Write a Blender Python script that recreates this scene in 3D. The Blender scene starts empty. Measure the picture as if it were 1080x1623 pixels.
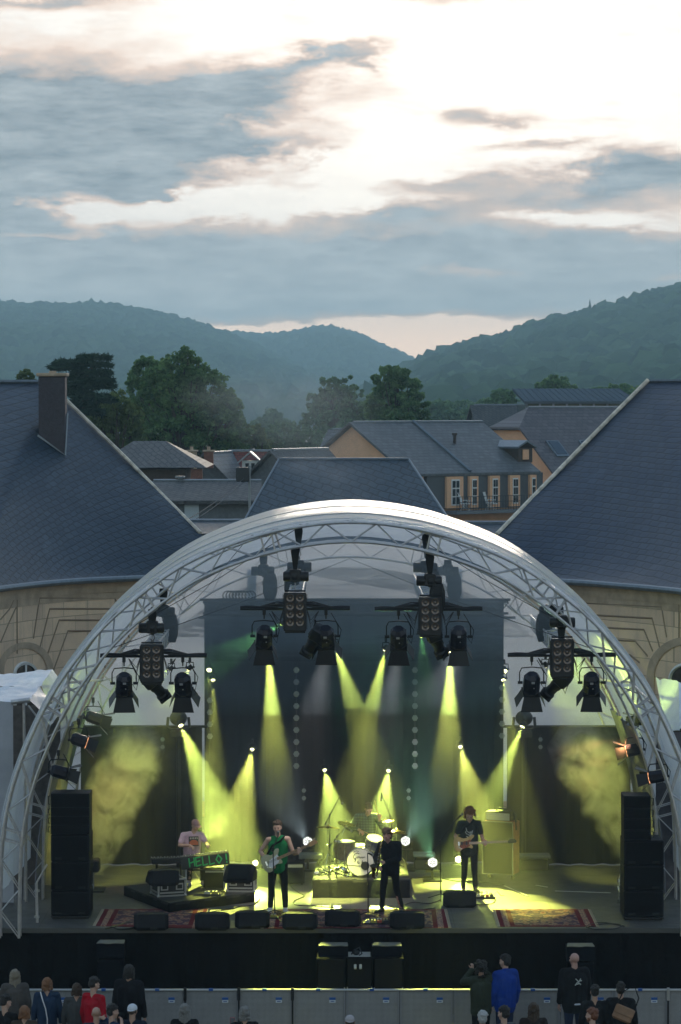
import bpy, math, random
import numpy as np
from mathutils import Vector, Matrix, Euler, Quaternion
R = math.radians
random.seed(7); rng = np.random.default_rng(7)
scene = bpy.context.scene
COL = scene.collection
# ---------------------------------------------------------------- camera
FPX, CX, CY, HZ = 4730.0, 540.0, 811.5, 645.0      # focal length in photo pixels, centre, eye line
CAMP = Vector((0, -57, 11.7)); TH = math.atan((CY-HZ)/FPX)
cam = bpy.data.cameras.new('camera'); camo = bpy.data.objects.new('camera', cam); COL.objects.link(camo)
cam.sensor_fit = 'VERTICAL'; cam.sensor_height = 36; cam.sensor_width = 24
cam.lens = FPX/1623*36; cam.clip_end = 30000; cam.clip_start = 0.5
camo.location = CAMP; camo.rotation_euler = (R(90)-TH, 0, 0)
scene.camera = camo
def W(px, py, Y):
    "point at depth Y that the photo shows at px, py"
    a = (px-CX)/FPX; b = (CY-py)/FPX
    d = Vector((a, math.cos(TH)+b*math.sin(TH), b*math.cos(TH)-math.sin(TH)))
    return CAMP + d*((Y-CAMP.y)/d.y)
def F(px, py, z=1.7):
    "point at height z that the photo shows at px, py"
    a = (px-CX)/FPX; b = (CY-py)/FPX
    d = Vector((a, math.cos(TH)+b*math.sin(TH), b*math.cos(TH)-math.sin(TH)))
    return CAMP + d*((z-CAMP.z)/d.z)
# ---------------------------------------------------------------- world: dusk sky, broken cloud
world = bpy.data.worlds.new('World'); scene.world = world; world.use_nodes = True
wn = world.node_tree; wn.nodes.clear()
class NG:
    "tiny expression helper for node trees"
    def __init__(s, t): s.t = t
    def n(s, typ, **kw):
        nd = s.t.nodes.new(typ)
        for k, v in kw.items(): setattr(nd, k, v)
        return nd
    def put(s, sock, v):
        if isinstance(v, bpy.types.NodeSocket): s.t.links.new(v, sock)
        else: sock.default_value = v
    def m(s, op, a, b=0.0, c=0.0, clamp=False):
        nd = s.n('ShaderNodeMath', operation=op, use_clamp=clamp)
        s.put(nd.inputs[0], a); s.put(nd.inputs[1], b); s.put(nd.inputs[2], c)
        return nd.outputs[0]
    def comb(s, x, y, z):
        nd = s.n('ShaderNodeCombineXYZ')
        for i, v in enumerate((x, y, z)): s.put(nd.inputs[i], v)
        return nd.outputs[0]
    def noise(s, vec, scale, detail=4, rough=.55, dist=0.0, out=0):
        nd = s.n('ShaderNodeTexNoise'); s.put(nd.inputs['Vector'], vec) if vec is not None else None
        nd.inputs['Scale'].default_value = scale; nd.inputs['Detail'].default_value = detail
        nd.inputs['Roughness'].default_value = rough; nd.inputs['Distortion'].default_value = dist
        return nd.outputs[out]
    def ramp(s, fac, stops, interp='LINEAR'):
        nd = s.n('ShaderNodeValToRGB'); s.put(nd.inputs[0], fac); cr = nd.color_ramp; cr.interpolation = interp
        while len(cr.elements) < len(stops): cr.elements.new(0.5)
        for e, (p, c) in zip(cr.elements, stops):
            e.position = p; e.color = (*c, 1) if len(c) == 3 else c
        return nd.outputs[0]
    def mix(s, fac, a, b, bt='MIX'):
        nd = s.n('ShaderNodeMix', data_type='RGBA', blend_type=bt)
        s.put(nd.inputs[0], fac)
        for i, v in ((6, a), (7, b)):
            s.put(nd.inputs[i], v if isinstance(v, bpy.types.NodeSocket) or len(v) == 4 else (*v, 1))
        return nd.outputs[2]
g = NG(wn)
SUN_AZ, SUN_EL = R(3.0), R(7.5)
tc = g.n('ShaderNodeTexCoord'); sep = g.n('ShaderNodeSeparateXYZ'); wn.links.new(tc.outputs['Generated'], sep.inputs[0])
dx, dy, dz = sep.outputs
sky = g.n('ShaderNodeTexSky', sky_type='NISHITA'); sky.sun_disc = False
sky.sun_elevation = SUN_EL; sky.sun_rotation = SUN_AZ; sky.air_density = 1.4; sky.dust_density = 1.6; sky.ozone_density = 2.5
yy = g.m('MAXIMUM', dy, .02)
u = g.m('ADD', g.m('MULTIPLY', g.m('DIVIDE', dx, yy), 4.73), .54)          # azimuth, in thousands of photo pixels
v = g.m('SUBTRACT', .645, g.m('MULTIPLY', g.m('DIVIDE', dz, yy), 4.73))     # falling elevation, same unit
v = g.m('ADD', v, 0.0)
wv = g.comb(g.m('MULTIPLY', u, 1.0), g.m('MULTIPLY', v, 2.6), 0.0)
n1 = g.noise(wv, 4.6, 10, .64, .1); n2 = g.noise(wv, 12.0, 9, .70, .15)
n3 = g.noise(g.comb(g.m('MULTIPLY', u, 1.0), g.m('MULTIPLY', v, 4.2), 5.0), 7.0, 9, .68, .1)
nb = g.noise(g.comb(g.m('ADD', u, 7.3), g.m('MULTIPLY', v, 2.2), 3.0), 2.6, 6, .6)
# wobble the coordinates so cloud edges are torn
nd = g.m('ADD', g.m('MULTIPLY', g.m('SUBTRACT', n1, .5), .34), g.m('MULTIPLY', g.m('SUBTRACT', n2, .5), .16))
ne = g.m('MULTIPLY', g.m('SUBTRACT', nb, .5), .34)
uu = g.m('ADD', u, nd); vv = g.m('ADD', g.m('ADD', v, g.m('MULTIPLY', nd, .18)), g.m('MULTIPLY', ne, .14))
def blob(cu, cv, a, b, amp, slope=0.0):
    p = g.m('DIVIDE', g.m('SUBTRACT', uu, cu), a)
    q = g.m('DIVIDE', g.m('SUBTRACT', g.m('SUBTRACT', vv, cv), g.m('MULTIPLY', g.m('SUBTRACT', uu, cu), slope)), b)
    e = g.m('ADD', g.m('MULTIPLY', p, p), g.m('MULTIPLY', q, q))
    return g.m('MULTIPLY', g.m('POWER', 2.718, g.m('MULTIPLY', e, -1.0)), amp)
CLOUDS = [(.12, .185, .34, .085, 1.15, .05), (.02, .255, .34, .055, .95, 0), (.36, .145, .16, .035, .6, -.12), (.54, .09, .09, .018, .55, -.25),
          (.40, .235, .14, .022, .55, -.08), (.10, .300, .30, .03, .45, .0),
          (.5, .450, .9, .075, 1.0, .0), (.0, .41, .4, .07, .7, 0), (.95, .40, .35, .045, .65, .0), (1.03, .272, .13, .028, .95, -.03), (.92, .315, .2, .028, .55, .0),
          (.76, .188, .06, .014, .5, 0), (.7, .295, .12, .012, .35, 0), (.62, .34, .18, .02, .5, 0), (.05, .005, .14, .012, .6, 0),
          (.70, .0, .12, .01, .3, 0), (.85, .23, .1, .008, .35, -.05), (.22, .312, .08, .018, .5, 0), (0.05, .345, .12, .028, .5, 0)]
dens = None
for c in CLOUDS:
    b_ = blob(*c); dens = b_ if dens is None else g.m('ADD', dens, b_)
# bright openings
for c in [(.32, .330, .20, .024, .95, -.05), (.12, .325, .06, .035, .9, .3), (.5, .25, .16, .05, .5, -.1), (.74, .433, .12, .014, .75, 0), (.93, .345, .10, .012, .7, 0), (.04, .215, .2, .012, .25, 0), (.06, .378, .1, .008, .5, 0), (.45, .522, .12, .009, 1.3, 0), (.68, .524, .20, .020, 1.7, .02),
          (1.06, .435, .06, .01, .4, 0), (.42, .205, .06, .02, .35, 0)]:
    dens = g.m('SUBTRACT', dens, blob(*c))
dens = g.m('ADD', dens, g.m('MULTIPLY', g.m('SUBTRACT', n2, .5), .42))
dens = g.m('ADD', dens, g.m('MULTIPLY', g.m('SUBTRACT', n3, .47), .5))
dens = g.m('ADD', dens, g.m('MULTIPLY', g.m('SUBTRACT', nb, .5), .3), clamp=True)
# how near the hidden sun
gl = g.m('ADD', g.m('MULTIPLY', g.m('SUBTRACT', u, .74), g.m('SUBTRACT', u, .74)), g.m('MULTIPLY', g.m('MULTIPLY', g.m('SUBTRACT', v, .14), g.m('SUBTRACT', v, .14)), 2.2))
glow = g.m('POWER', 2.718, g.m('MULTIPLY', gl, -3.2))
clear = g.mix(glow, (.44, .425, .40), (.68, .63, .56))
clear = g.mix(g.m('MULTIPLY', g.m('SUBTRACT', n3, .45), 2.2, clamp=True), clear, g.mix(1.0, clear, (.84,.83,.84), 'MULTIPLY'))
clear = g.mix(g.m('MULTIPLY', g.m('SUBTRACT', v, .42), 8.0, clamp=True), clear, (1.05, .74, .52))
# open sky -> peach rim -> blue grey heart
body = g.mix(g.m('MULTIPLY', g.m('SUBTRACT', v, .28), 3.0, clamp=True), (.112, .135, .152), (.310, .338, .352))
body = g.mix(g.m('MULTIPLY', g.m('SUBTRACT', n3, .34), 2.0, clamp=True), g.mix(1.0, body, (.92,.92,.93), 'MULTIPLY'), g.mix(.55, body, (.42, .44, .44)))
rim = (.42, .325, .265)
c1 = g.mix(g.m('MULTIPLY', g.m('SUBTRACT', dens, .06), 3.2, clamp=True), clear, rim)
c2 = g.mix(g.m('MULTIPLY', g.m('SUBTRACT', dens, .30), 2.4, clamp=True), c1, body)
skyl = g.mix(1.0, sky.outputs[0], (.10, .108, .125), 'MULTIPLY')
# thin high cloud over the rest of the dome
hi = g.noise(tc.outputs['Generated'], 3.0, 5)
skyl = g.mix(g.m('MULTIPLY', g.m('SUBTRACT', hi, .42), 3.0, clamp=True), skyl, (.25, .31, .37))
skyl = g.mix(g.m('MULTIPLY', g.m('ADD', dy, .45), 1.1, clamp=True), g.mix(1.0, skyl, (.95,.86,.76), 'MULTIPLY'), skyl)
front = g.m('MULTIPLY', g.m('SUBTRACT', v, -.75), 2.2, clamp=True)
front = g.m('MULTIPLY', front, g.m('MULTIPLY', g.m('SUBTRACT', dy, .35), 3.0, clamp=True))
final = g.mix(front, skyl, g.mix(1.0, c2, (.93, .92, .91), 'MULTIPLY'))
bg = g.n('ShaderNodeBackground'); wn.links.new(final, bg.inputs[0]); bg.inputs[1].default_value = 1.0
wo = g.n('ShaderNodeOutputWorld'); wn.links.new(bg.outputs[0], wo.inputs[0])
# ---------------------------------------------------------------- veiled sun, low behind the clouds ahead of the camera
sl = bpy.data.lights.new('sun', 'SUN'); sl.energy = 0.6; sl.angle = R(12); sl.color = (1, .86, .70)
so = bpy.data.objects.new('sun', sl); COL.objects.link(so)
sd = Vector((math.sin(SUN_AZ)*math.cos(SUN_EL), math.cos(SUN_AZ)*math.cos(SUN_EL), math.sin(SUN_EL)))
so.rotation_euler = (-sd).to_track_quat('-Z', 'Y').to_euler()
vs = scene.view_settings; vs.view_transform = 'Standard'; vs.look = 'None'; vs.exposure = 1.55; vs.gamma = 1
cy = scene.cycles
cy.use_denoising = True; cy.max_bounces = 6; cy.diffuse_bounces = 2; cy.glossy_bounces = 2; cy.transmission_bounces = 4
cy.volume_bounces = 0; cy.transparent_max_bounces = 24; cy.sample_clamp_indirect = 2.0; cy.caustics_reflective = False; cy.caustics_refractive = False
cy.volume_step_rate = 1.0; cy.volume_max_steps = 128; cy.use_adaptive_sampling = True; cy.adaptive_threshold = .015
# ---------------------------------------------------------------- materials
MATS = {}
def mat(name, col, rough=.7, metal=0.0, var=.0, vscale=6.0, bump=0.0, bscale=30.0, spec=.5, emit=None, estr=0.0, alpha=None):
    if name in MATS: return MATS[name]
    m = bpy.data.materials.new(name); m.use_nodes = True; t = m.node_tree; q = NG(t)
    p = t.nodes['Principled BSDF']; p.inputs['Base Color'].default_value = (*col, 1)
    p.inputs['Roughness'].default_value = rough; p.inputs['Metallic'].default_value = metal
    p.inputs['Specular IOR Level'].default_value = spec
    co = q.n('ShaderNodeTexCoord').outputs['Object']
    if var:
        nn = q.noise(co, vscale, 5, .6)
        a = tuple(max(0, c*(1-var)) for c in col); b = tuple(min(1, c*(1+var)) for c in col)
        t.links.new(q.ramp(nn, [(.3, a), (.7, b)]), p.inputs['Base Color'])
        t.links.new(q.m('ADD', q.m('MULTIPLY', nn, .3), rough-.15, clamp=True), p.inputs['Roughness'])
    if bump:
        bn = q.n('ShaderNodeBump'); bn.inputs['Strength'].default_value = bump; bn.inputs['Distance'].default_value = .02
        t.links.new(q.noise(co, bscale, 4), bn.inputs['Height']); t.links.new(bn.outputs[0], p.inputs['Normal'])
    if emit: p.inputs['Emission Color'].default_value = (*emit, 1); p.inputs['Emission Strength'].default_value = estr
    MATS[name] = m; return m
# ---------------------------------------------------------------- mesh builder
def basis(d, up=(0, 0, 1)):
    d = Vector(d).normalized(); u_ = Vector(up)
    if abs(d.dot(u_)) > .98: u_ = Vector((1, 0, 0))
    x = u_.cross(d).normalized(); return x, d.cross(x).normalized(), d
class MB:
    def __init__(s): s.v = []; s.f = []; s.uv = None
    def add(s, vs_, fs):
        o = len(s.v); s.v += [tuple(p) for p in vs_]; s.f += [tuple(i+o for i in f) for f in fs]; return s
    def box(s, c, size, rot=None):
        hx, hy, hz = size[0]/2, size[1]/2, size[2]/2; c = Vector(c)
        pts = [Vector((a*hx, b*hy, d*hz)) for a, b, d in ((-1,-1,-1),(1,-1,-1),(1,1,-1),(-1,1,-1),(-1,-1,1),(1,-1,1),(1,1,1),(-1,1,1))]
        if rot is not None:
            M = rot if isinstance(rot, Matrix) else Euler(rot).to_matrix(); pts = [M @ p for p in pts]
        return s.add([c+p for p in pts], [(0,3,2,1),(4,5,6,7),(0,1,5,4),(1,2,6,5),(2,3,7,6),(3,0,4,7)])
    def bbox(s, c, size, b=.02, rot=None):
        "box with chamfered vertical and horizontal edges"
        hx, hy, hz = size[0]/2, size[1]/2, size[2]/2; b = min(b, hx*.9, hy*.9, hz*.9)
        M = None if rot is None else (rot if isinstance(rot, Matrix) else Euler(rot).to_matrix())
        def ring(ix, iy, z):
            return [Vector(p) for p in ((-ix+b,-iy,z),(ix-b,-iy,z),(ix,-iy+b,z),(ix,iy-b,z),(ix-b,iy,z),(-ix+b,iy,z),(-ix,iy-b,z),(-ix,-iy+b,z))]
        rs = [ring(hx-b, hy-b, -hz), ring(hx, hy, -hz+b), ring(hx, hy, hz-b), ring(hx-b, hy-b, hz)]
        pts = [p for r_ in rs for p in r_]
        if M: pts = [M @ p for p in pts]
        fs = [tuple(reversed(range(8)))]
        for k in range(3): fs += [(k*8+i, k*8+(i+1) % 8, k*8+8+(i+1) % 8, k*8+8+i) for i in range(8)]
        fs.append(tuple(range(24, 32)))
        return s.add([Vector(c)+p for p in pts], fs)
    def cyl(s, p0, p1, r0, r1=None, n=8, caps=True):
        p0, p1 = Vector(p0), Vector(p1); r1 = r0 if r1 is None else r1
        x, y, d = basis(p1-p0)
        vs_ = [p+(x*math.cos(a)+y*math.sin(a))*r for p, r in ((p0, r0), (p1, r1)) for a in [2*math.pi*i/n for i in range(n)]]
        fs = [(i, (i+1) % n, n+(i+1) % n, n+i) for i in range(n)]
        if caps: fs += [tuple(reversed(range(n))), tuple(range(n, 2*n))]
        return s.add(vs_, fs)
    def tube(s, path, r, n=6, closed=False):
        path = [Vector(p) for p in path]; N = len(path); vs_ = []; up = None
        for i, p in enumerate(path):
            a = path[(i-1) % N] if (closed or i) else p; b = path[(i+1) % N] if (closed or i < N-1) else p
            d = (b-a).normalized() if (b-a).length > 1e-9 else Vector((0,0,1))
            if up is None: x, y, _ = basis(d)
            else:
                x = (up-d*up.dot(d)); x = x.normalized() if x.length > 1e-6 else basis(d)[0]; y = d.cross(x)
            up = x; rr = r[i] if isinstance(r, (list, tuple)) else r
            vs_ += [p+(x*math.cos(t)+y*math.sin(t))*rr for t in [2*math.pi*k/n for k in range(n)]]
        fs = []
        for i in range(N if closed else N-1):
            j = (i+1) % N; fs += [(i*n+k, i*n+(k+1) % n, j*n+(k+1) % n, j*n+k) for k in range(n)]
        if not closed: fs += [tuple(reversed(range(n))), tuple(range((N-1)*n, N*n))]
        return s.add(vs_, fs)
    def lathe(s, prof, o=(0,0,0), axis=(0,0,1), n=24):
        "prof: (radius, height) pairs along axis"
        x, y, d = basis(axis); o = Vector(o); vs_ = []
        for r, h in prof: vs_ += [o+d*h+(x*math.cos(t)+y*math.sin(t))*max(r, 1e-4) for t in [2*math.pi*k/n for k in range(n)]]
        fs = []
        for i in range(len(prof)-1): fs += [(i*n+k, i*n+(k+1) % n, (i+1)*n+(k+1) % n, (i+1)*n+k) for k in range(n)]
        fs += [tuple(reversed(range(n))), tuple(range((len(prof)-1)*n, len(prof)*n))]
        return s.add(vs_, fs)
    def cap(s, p0, p1, r0, r1=None, n=12, k=4, flat=1.0, fdir=None):
        "tapered capsule, optionally flattened along fdir"
        p0, p1 = Vector(p0), Vector(p1); r1 = r0 if r1 is None else r1
        d = p1-p0; L = d.length; x, y, d = basis(d if L > 1e-6 else (0,0,1))
        rings = []
        for i in range(k+1):
            a = math.pi/2*i/k; rings.append((p0-d*r0*math.cos(a), r0*math.sin(a)))
        for i in range(k+1):
            a = math.pi/2*i/k; rings.append((p1+d*r1*math.sin(a), r1*math.cos(a)))
        vs_ = []
        for c, r in rings: vs_ += [c+(x*math.cos(t)+y*math.sin(t))*max(r, 1e-4) for t in [2*math.pi*q/n for q in range(n)]]
        if flat != 1.0:
            fd = Vector(fdir or (0,1,0)).normalized(); m_ = (p0+p1)/2
            vs_ = [v_-fd*((v_-m_).dot(fd))*(1-flat) + fd*0 for v_ in vs_]
        fs = []
        for i in range(len(rings)-1): fs += [(i*n+q, i*n+(q+1) % n, (i+1)*n+(q+1) % n, (i+1)*n+q) for q in range(n)]
        fs += [tuple(reversed(range(n))), tuple(range((len(rings)-1)*n, len(rings)*n))]
        return s.add(vs_, fs)
    def ell(s, c, r, rot=None, n=16, k=10):
        c = Vector(c); M = Euler(rot).to_matrix() if rot is not None and not isinstance(rot, Matrix) else rot
        vs_ = []
        for i in range(k+1):
            a = math.pi*i/k
            for q in range(n):
                t = 2*math.pi*q/n; p = Vector((r[0]*math.sin(a)*math.cos(t), r[1]*math.sin(a)*math.sin(t), -r[2]*math.cos(a)))
                if i in (0, k): p.x += 1e-4*math.cos(t); p.y += 1e-4*math.sin(t)
                if M: p = M @ p
                vs_.append(c+p)
        fs = [(i*n+q, i*n+(q+1) % n, (i+1)*n+(q+1) % n, (i+1)*n+q) for i in range(k) for q in range(n)]
        fs += [tuple(reversed(range(n))), tuple(range(k*n, k*n+n))]
        return s.add(vs_, fs)
    def prism(s, pts, ext):
        "polygon (3-D points) pushed along ext"
        pts = [Vector(p) for p in pts]; e = Vector(ext); n = len(pts)
        return s.add(pts+[p+e for p in pts], [tuple(reversed(range(n))), tuple(range(n, 2*n))]+[(i, (i+1) % n, n+(i+1) % n, n+i) for i in range(n)])
    def grid(s, rows):
        o = len(rows[0]); return s.add([p for r_ in rows for p in r_], [(i*o+j, i*o+j+1, (i+1)*o+j+1, (i+1)*o+j) for i in range(len(rows)-1) for j in range(o-1)])
    def build(s, name, m=None, parent=None, smooth=False, world=True, uvf=None, recalc=False):
        me = bpy.data.meshes.new(name); off = Vector((0,0,0))
        if parent is not None and world:
            off = parent.location.copy()
            if parent.parent is not None: off += parent.parent.location
            if parent.type == 'MESH' and parent.parent is not None: off = parent.parent.location.copy()
        a = np.array(s.v, dtype=np.float64)-np.array(off); me.from_pydata(a.tolist(), [], s.f)
        if recalc:
            import bmesh
            b_ = bmesh.new(); b_.from_mesh(me); bmesh.ops.remove_doubles(b_, verts=b_.verts, dist=1e-4); bmesh.ops.holes_fill(b_, edges=b_.edges, sides=0); bmesh.ops.triangulate(b_, faces=b_.faces); bmesh.ops.recalc_face_normals(b_, faces=b_.faces); b_.to_mesh(me); b_.free()
        if smooth:
            me.polygons.foreach_set('use_smooth', [True]*len(me.polygons))
            try: me.set_sharp_from_angle(angle=R(40))
            except Exception: pass
        if uvf is not None:
            ul = me.uv_layers.new(name='UVMap'); li = np.zeros(len(me.loops), dtype=np.int32); me.loops.foreach_get('vertex_index', li)
            uvs = np.array([uvf(Vector(p)) for p in s.v]); ul.data.foreach_set('uv', uvs[li].ravel())
        if m is not None:
            for mm in (m if isinstance(m, (list, tuple)) else [m]): me.materials.append(mm)
        o = bpy.data.objects.new(name, me); COL.objects.link(o)
        if parent is not None: o.parent = parent
        me.update(); return o
def tag(o, label=None, cat=None, group=None, kind=None):
    if label: o['label'] = label
    if cat: o['category'] = cat
    if group: o['group'] = group
    if kind: o['kind'] = kind
    return o
def thing(name, loc, label, cat, group=None, rz=0.0):
    o = bpy.data.objects.new(name, None); o.empty_display_size = .2; COL.objects.link(o)
    o.location = loc; o.rotation_euler = (0, 0, rz); return tag(o, label, cat, group)
def copy_tree(o, loc=None, rz=None, label=None, parent=None, group=None):
    c = o.copy(); COL.objects.link(c); c.parent = parent
    if loc is not None: c.location = loc
    if rz is not None: c.rotation_euler = (0, 0, rz)
    if label: c['label'] = label
    if group: c['group'] = group
    for ch in KIDS(o): copy_tree(ch, parent=c)
    return c
def KIDS(o): return [x for x in list(COL.objects) if x.parent is o]
def spline(pts, n):
    "Catmull-Rom through pts, n samples per span"
    P = [Vector(p) for p in pts]; P = [P[0]*2-P[1]]+P+[P[-1]*2-P[-2]]; out = []
    for i in range(1, len(P)-2):
        for k in range(n):
            t = k/n; a, b, c, d = P[i-1:i+3]
            out.append(.5*((2*b)+(c-a)*t+(2*a-5*b+4*c-d)*t*t+(3*b-a-3*c+d)*t**3))
    out.append(P[-2].copy()); return out
# ================================================================ setting: ground, hills, woods, air
def npmesh(name, verts, faces, m, parent=None, smooth=False):
    verts = np.asarray(verts, dtype=np.float32); faces = np.asarray(faces, dtype=np.int32); k = faces.shape[1]
    me = bpy.data.meshes.new(name); me.vertices.add(len(verts)); me.vertices.foreach_set('co', verts.ravel())
    me.loops.add(faces.size); me.loops.foreach_set('vertex_index', faces.ravel())
    me.polygons.add(len(faces)); me.polygons.foreach_set('loop_start', np.arange(0, faces.size, k, dtype=np.int32))
    me.polygons.foreach_set('loop_total', np.full(len(faces), k, dtype=np.int32))
    if smooth: me.polygons.foreach_set('use_smooth', np.ones(len(faces), dtype=bool))
    me.update(calc_edges=True); me.validate(); me.materials.append(m)
    o = bpy.data.objects.new(name, me); COL.objects.link(o); o.parent = parent; return o
def leafmat(name, lo, hi, scale=.6, trans=.25):
    m = bpy.data.materials.new(name); m.use_nodes = True; t = m.node_tree; q = NG(t); t.nodes.clear()
    co = q.n('ShaderNodeTexCoord').outputs['Object']
    geo = q.n('ShaderNodeNewGeometry')
    nn = q.noise(co, scale, 4, .65)
    mixv = q.m('ADD', q.m('MULTIPLY', nn, .75), q.m('MULTIPLY', geo.outputs['Random Per Island'], .3))
    c = q.ramp(mixv, [(.35, lo), (.75, hi)])
    d = q.n('ShaderNodeBsdfDiffuse'); t.links.new(c, d.inputs[0])
    tr = q.n('ShaderNodeBsdfTranslucent'); t.links.new(c, tr.inputs[0])
    ms = q.n('ShaderNodeMixShader'); ms.inputs[0].default_value = trans
    t.links.new(d.outputs[0], ms.inputs[1]); t.links.new(tr.outputs[0], ms.inputs[2])
    o = q.n('ShaderNodeOutputMaterial'); t.links.new(ms.outputs[0], o.inputs[0]); return m
M_GROUND = mat('plaza_ground', (.06, .058, .055), .9, var=.35, vscale=.8, bump=.3, bscale=8)
gr = MB(); gr.grid([[(x, y, 0) for x in (-2500, -60, 60, 2500)] for y in (-90, -60, 60, 4900)])
tag(gr.build('ground', M_GROUND), kind='structure')
M_FOREST = leafmat('wood_foliage', (.014, .040, .022), (.085, .15, .07), .05, .25)
M_HILL = mat('hill_soil', (.03, .05, .02), .95)
import bmesh
_bm = bmesh.new(); bmesh.ops.create_icosphere(_bm, subdivisions=3, radius=1)
ICO_V = np.array([v_.co[:] for v_ in _bm.verts]); ICO_F = np.array([[v_.index for v_ in f.verts] for f in _bm.faces]); _bm.free()
_bm = bmesh.new(); bmesh.ops.create_icosphere(_bm, subdivisions=2, radius=1)
IC2_V = np.array([v_.co[:] for v_ in _bm.verts]); IC2_F = np.array([[v_.index for v_ in f.verts] for f in _bm.faces]); _bm.free()
def vnoise(p, seed=0):
    "cheap smooth pseudo-noise from sines, p (...,3)"
    r_ = np.random.default_rng(seed); out = 0
    for k in range(5):
        w = r_.normal(size=3)*(1.3**k)*1.6; out = out+np.sin(p @ w + r_.uniform(0, 6.28))/(1.15**k)
    return out/3.2
def hill(name, ridge, D, foot, back, tree_r, n_tree, label_forest, conif=(), jit=.12, seed=1, treelift=1.3):
    "terrain under a skyline given at distance D, with its woods"
    rp = [W(px, py, D-57) for px, py in ridge]; sp_ = spline(rp, 12)
    X = np.array([p.x for p in sp_]); Z = np.array([p.z for p in sp_])-tree_r*treelift*1.6
    xs = np.linspace(X.min(), X.max(), 140); zs = np.interp(xs, X, Z)
    ts = np.concatenate([np.linspace(-1, 0, 26), np.linspace(.1, 1, 8)])
    def H(x, t):
        z0 = np.interp(x, X, Z); a = np.where(t < 0, 1-(-t)**1.25, 1-t**1.5)
        w_ = vnoise(np.stack([x/(foot*.22), t*2.2, t*0+1], -1), seed)*(1-np.abs(t*2+1)**2).clip(0, 1)*.14
        w_ = np.where(t < 0, w_, 0)
        return z0*(a+w_)
    rows = []
    for t in ts:
        y = (D-57)+t*(foot if t < 0 else back)
        rows.append(np.stack([xs, np.full_like(xs, y), H(xs, np.full_like(xs, t))], -1))
    V = np.array(rows); nr, nc = V.shape[:2]; ii = np.arange(nr*nc).reshape(nr, nc)
    Fc = np.stack([ii[:-1, :-1], ii[:-1, 1:], ii[1:, 1:], ii[1:, :-1]], -1).reshape(-1, 4)
    tag(npmesh(name, V.reshape(-1, 3), Fc, M_HILL, smooth=True), kind='structure')
    r_ = np.random.default_rng(seed)
    # crowns: more of them where the slope shows
    tt = -np.concatenate([r_.uniform(0, 1, n_tree), r_.uniform(0, .03, n_tree//8)]); xx = r_.uniform(xs.min(), xs.max(), len(tt))
    zz = H(xx, tt); yv = (D-57)+tt*foot
    rr = tree_r*r_.uniform(.6, 1.25, len(tt)); N = len(tt)
    sc = np.stack([rr*r_.uniform(.85, 1.2, N), rr*r_.uniform(.85, 1.2, N), rr*r_.uniform(.8, 1.35, N)], -1)
    P = IC2_V[None]*(1+jit*r_.normal(size=(N, len(IC2_V), 1)))*sc[:, None]
    P = P+np.stack([xx, yv, zz+rr*.7], -1)[:, None]
    Fv = (IC2_F[None]+np.arange(N)[:, None, None]*len(IC2_V)).reshape(-1, 3)
    verts = [P.reshape(-1, 3)]; faces = [Fv]; off = N*len(IC2_V)
    for (px, h) in conif:
        x0 = W(px, 600, D-57).x; z0 = np.interp(x0, X, Z); n = 9; cv = []
        rad = h*.26
        for j in range(5):
            for rr_, hh in ((rad*(1-j*.19), z0+h*(.12+.17*j)), (rad*(1-j*.19)*.35, z0+h*(.30+.17*j))):
                cv += [(x0+rr_*math.cos(a)*r_.uniform(.7, 1.2), D-57+rr_*math.sin(a), hh+r_.normal()*h*.02) for a in np.linspace(0, 6.28, n, endpoint=False)]
        cv.append((x0, D-57, z0+h*1.12)); k = 10
        fs = [(off+i*n+q, off+i*n+(q+1) % n, off+(i+1)*n+(q+1) % n) for i in range(k-1) for q in range(n)]
        fs += [(off+i*n+q, off+(i+1)*n+(q+1) % n, off+(i+1)*n+q) for i in range(k-1) for q in range(n)]
        fs += [(off+(k-1)*n+q, off+(k-1)*n+(q+1) % n, off+k*n) for q in range(n)]
        verts.append(np.array(cv)); faces.append(np.array(fs)); off += len(cv)
    f = npmesh('forest', np.concatenate(verts), np.concatenate(faces), M_FOREST)
    tag(f, label_forest, 'forest', kind='stuff')
hill('right_hill', [(540,640),(600,606),(640,580),(700,557),(760,541),(830,519),(880,505),(940,491),(1000,472),(1080,455),(1200,432),(1400,400)], 2200, 1300, 600, 7.5, 5200,
     'dark green beech wood covering the near hill at the right', conif=[(645,14),(668,16),(700,13),(905,15),(921,17),(935,22),(943,18),(953,16),(1006,15),(984,14)], seed=3)
hill('left_hill', [(-300,486),(-120,480),(0,478),(60,481),(150,482),(230,491),(290,504),(350,523),(420,552),(500,592),(560,632),(600,650)], 3400, 1900, 500, 6.6, 9500,
     'hazy blue wooded ridge at the far left', conif=[(40,12),(262,11),(318,12)], seed=5)
hill('middle_hill', [(150,545),(250,535),(350,526),(430,528),(480,521),(520,517),(560,526),(600,543),(655,568),(720,602),(800,640)], 4500, 1800, 500, 6.8, 6500,
     'pale hazy wooded dome in the gap between the two hills', conif=[(372,12)], seed=8)
# the valley's air: one closed box of thin haze, sky outside
hz = MB(); hz.box((0, 2440, 79), (5200, 5080, 160))
hm = bpy.data.materials.new('valley_air'); hm.use_nodes = True; t = hm.node_tree; t.nodes.clear(); q = NG(t)
pv = q.n('ShaderNodeVolumePrincipled'); pv.inputs['Density'].default_value = .00031; pv.inputs['Color'].default_value = (.56, .86, 1.0, 1)
pv.inputs['Anisotropy'].default_value = .05
t.links.new(pv.outputs[0], q.n('ShaderNodeOutputMaterial').inputs['Volume'])
tag(hz.build('haze', hm), 'thin blue evening haze filling the valley', kind='stuff')
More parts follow.
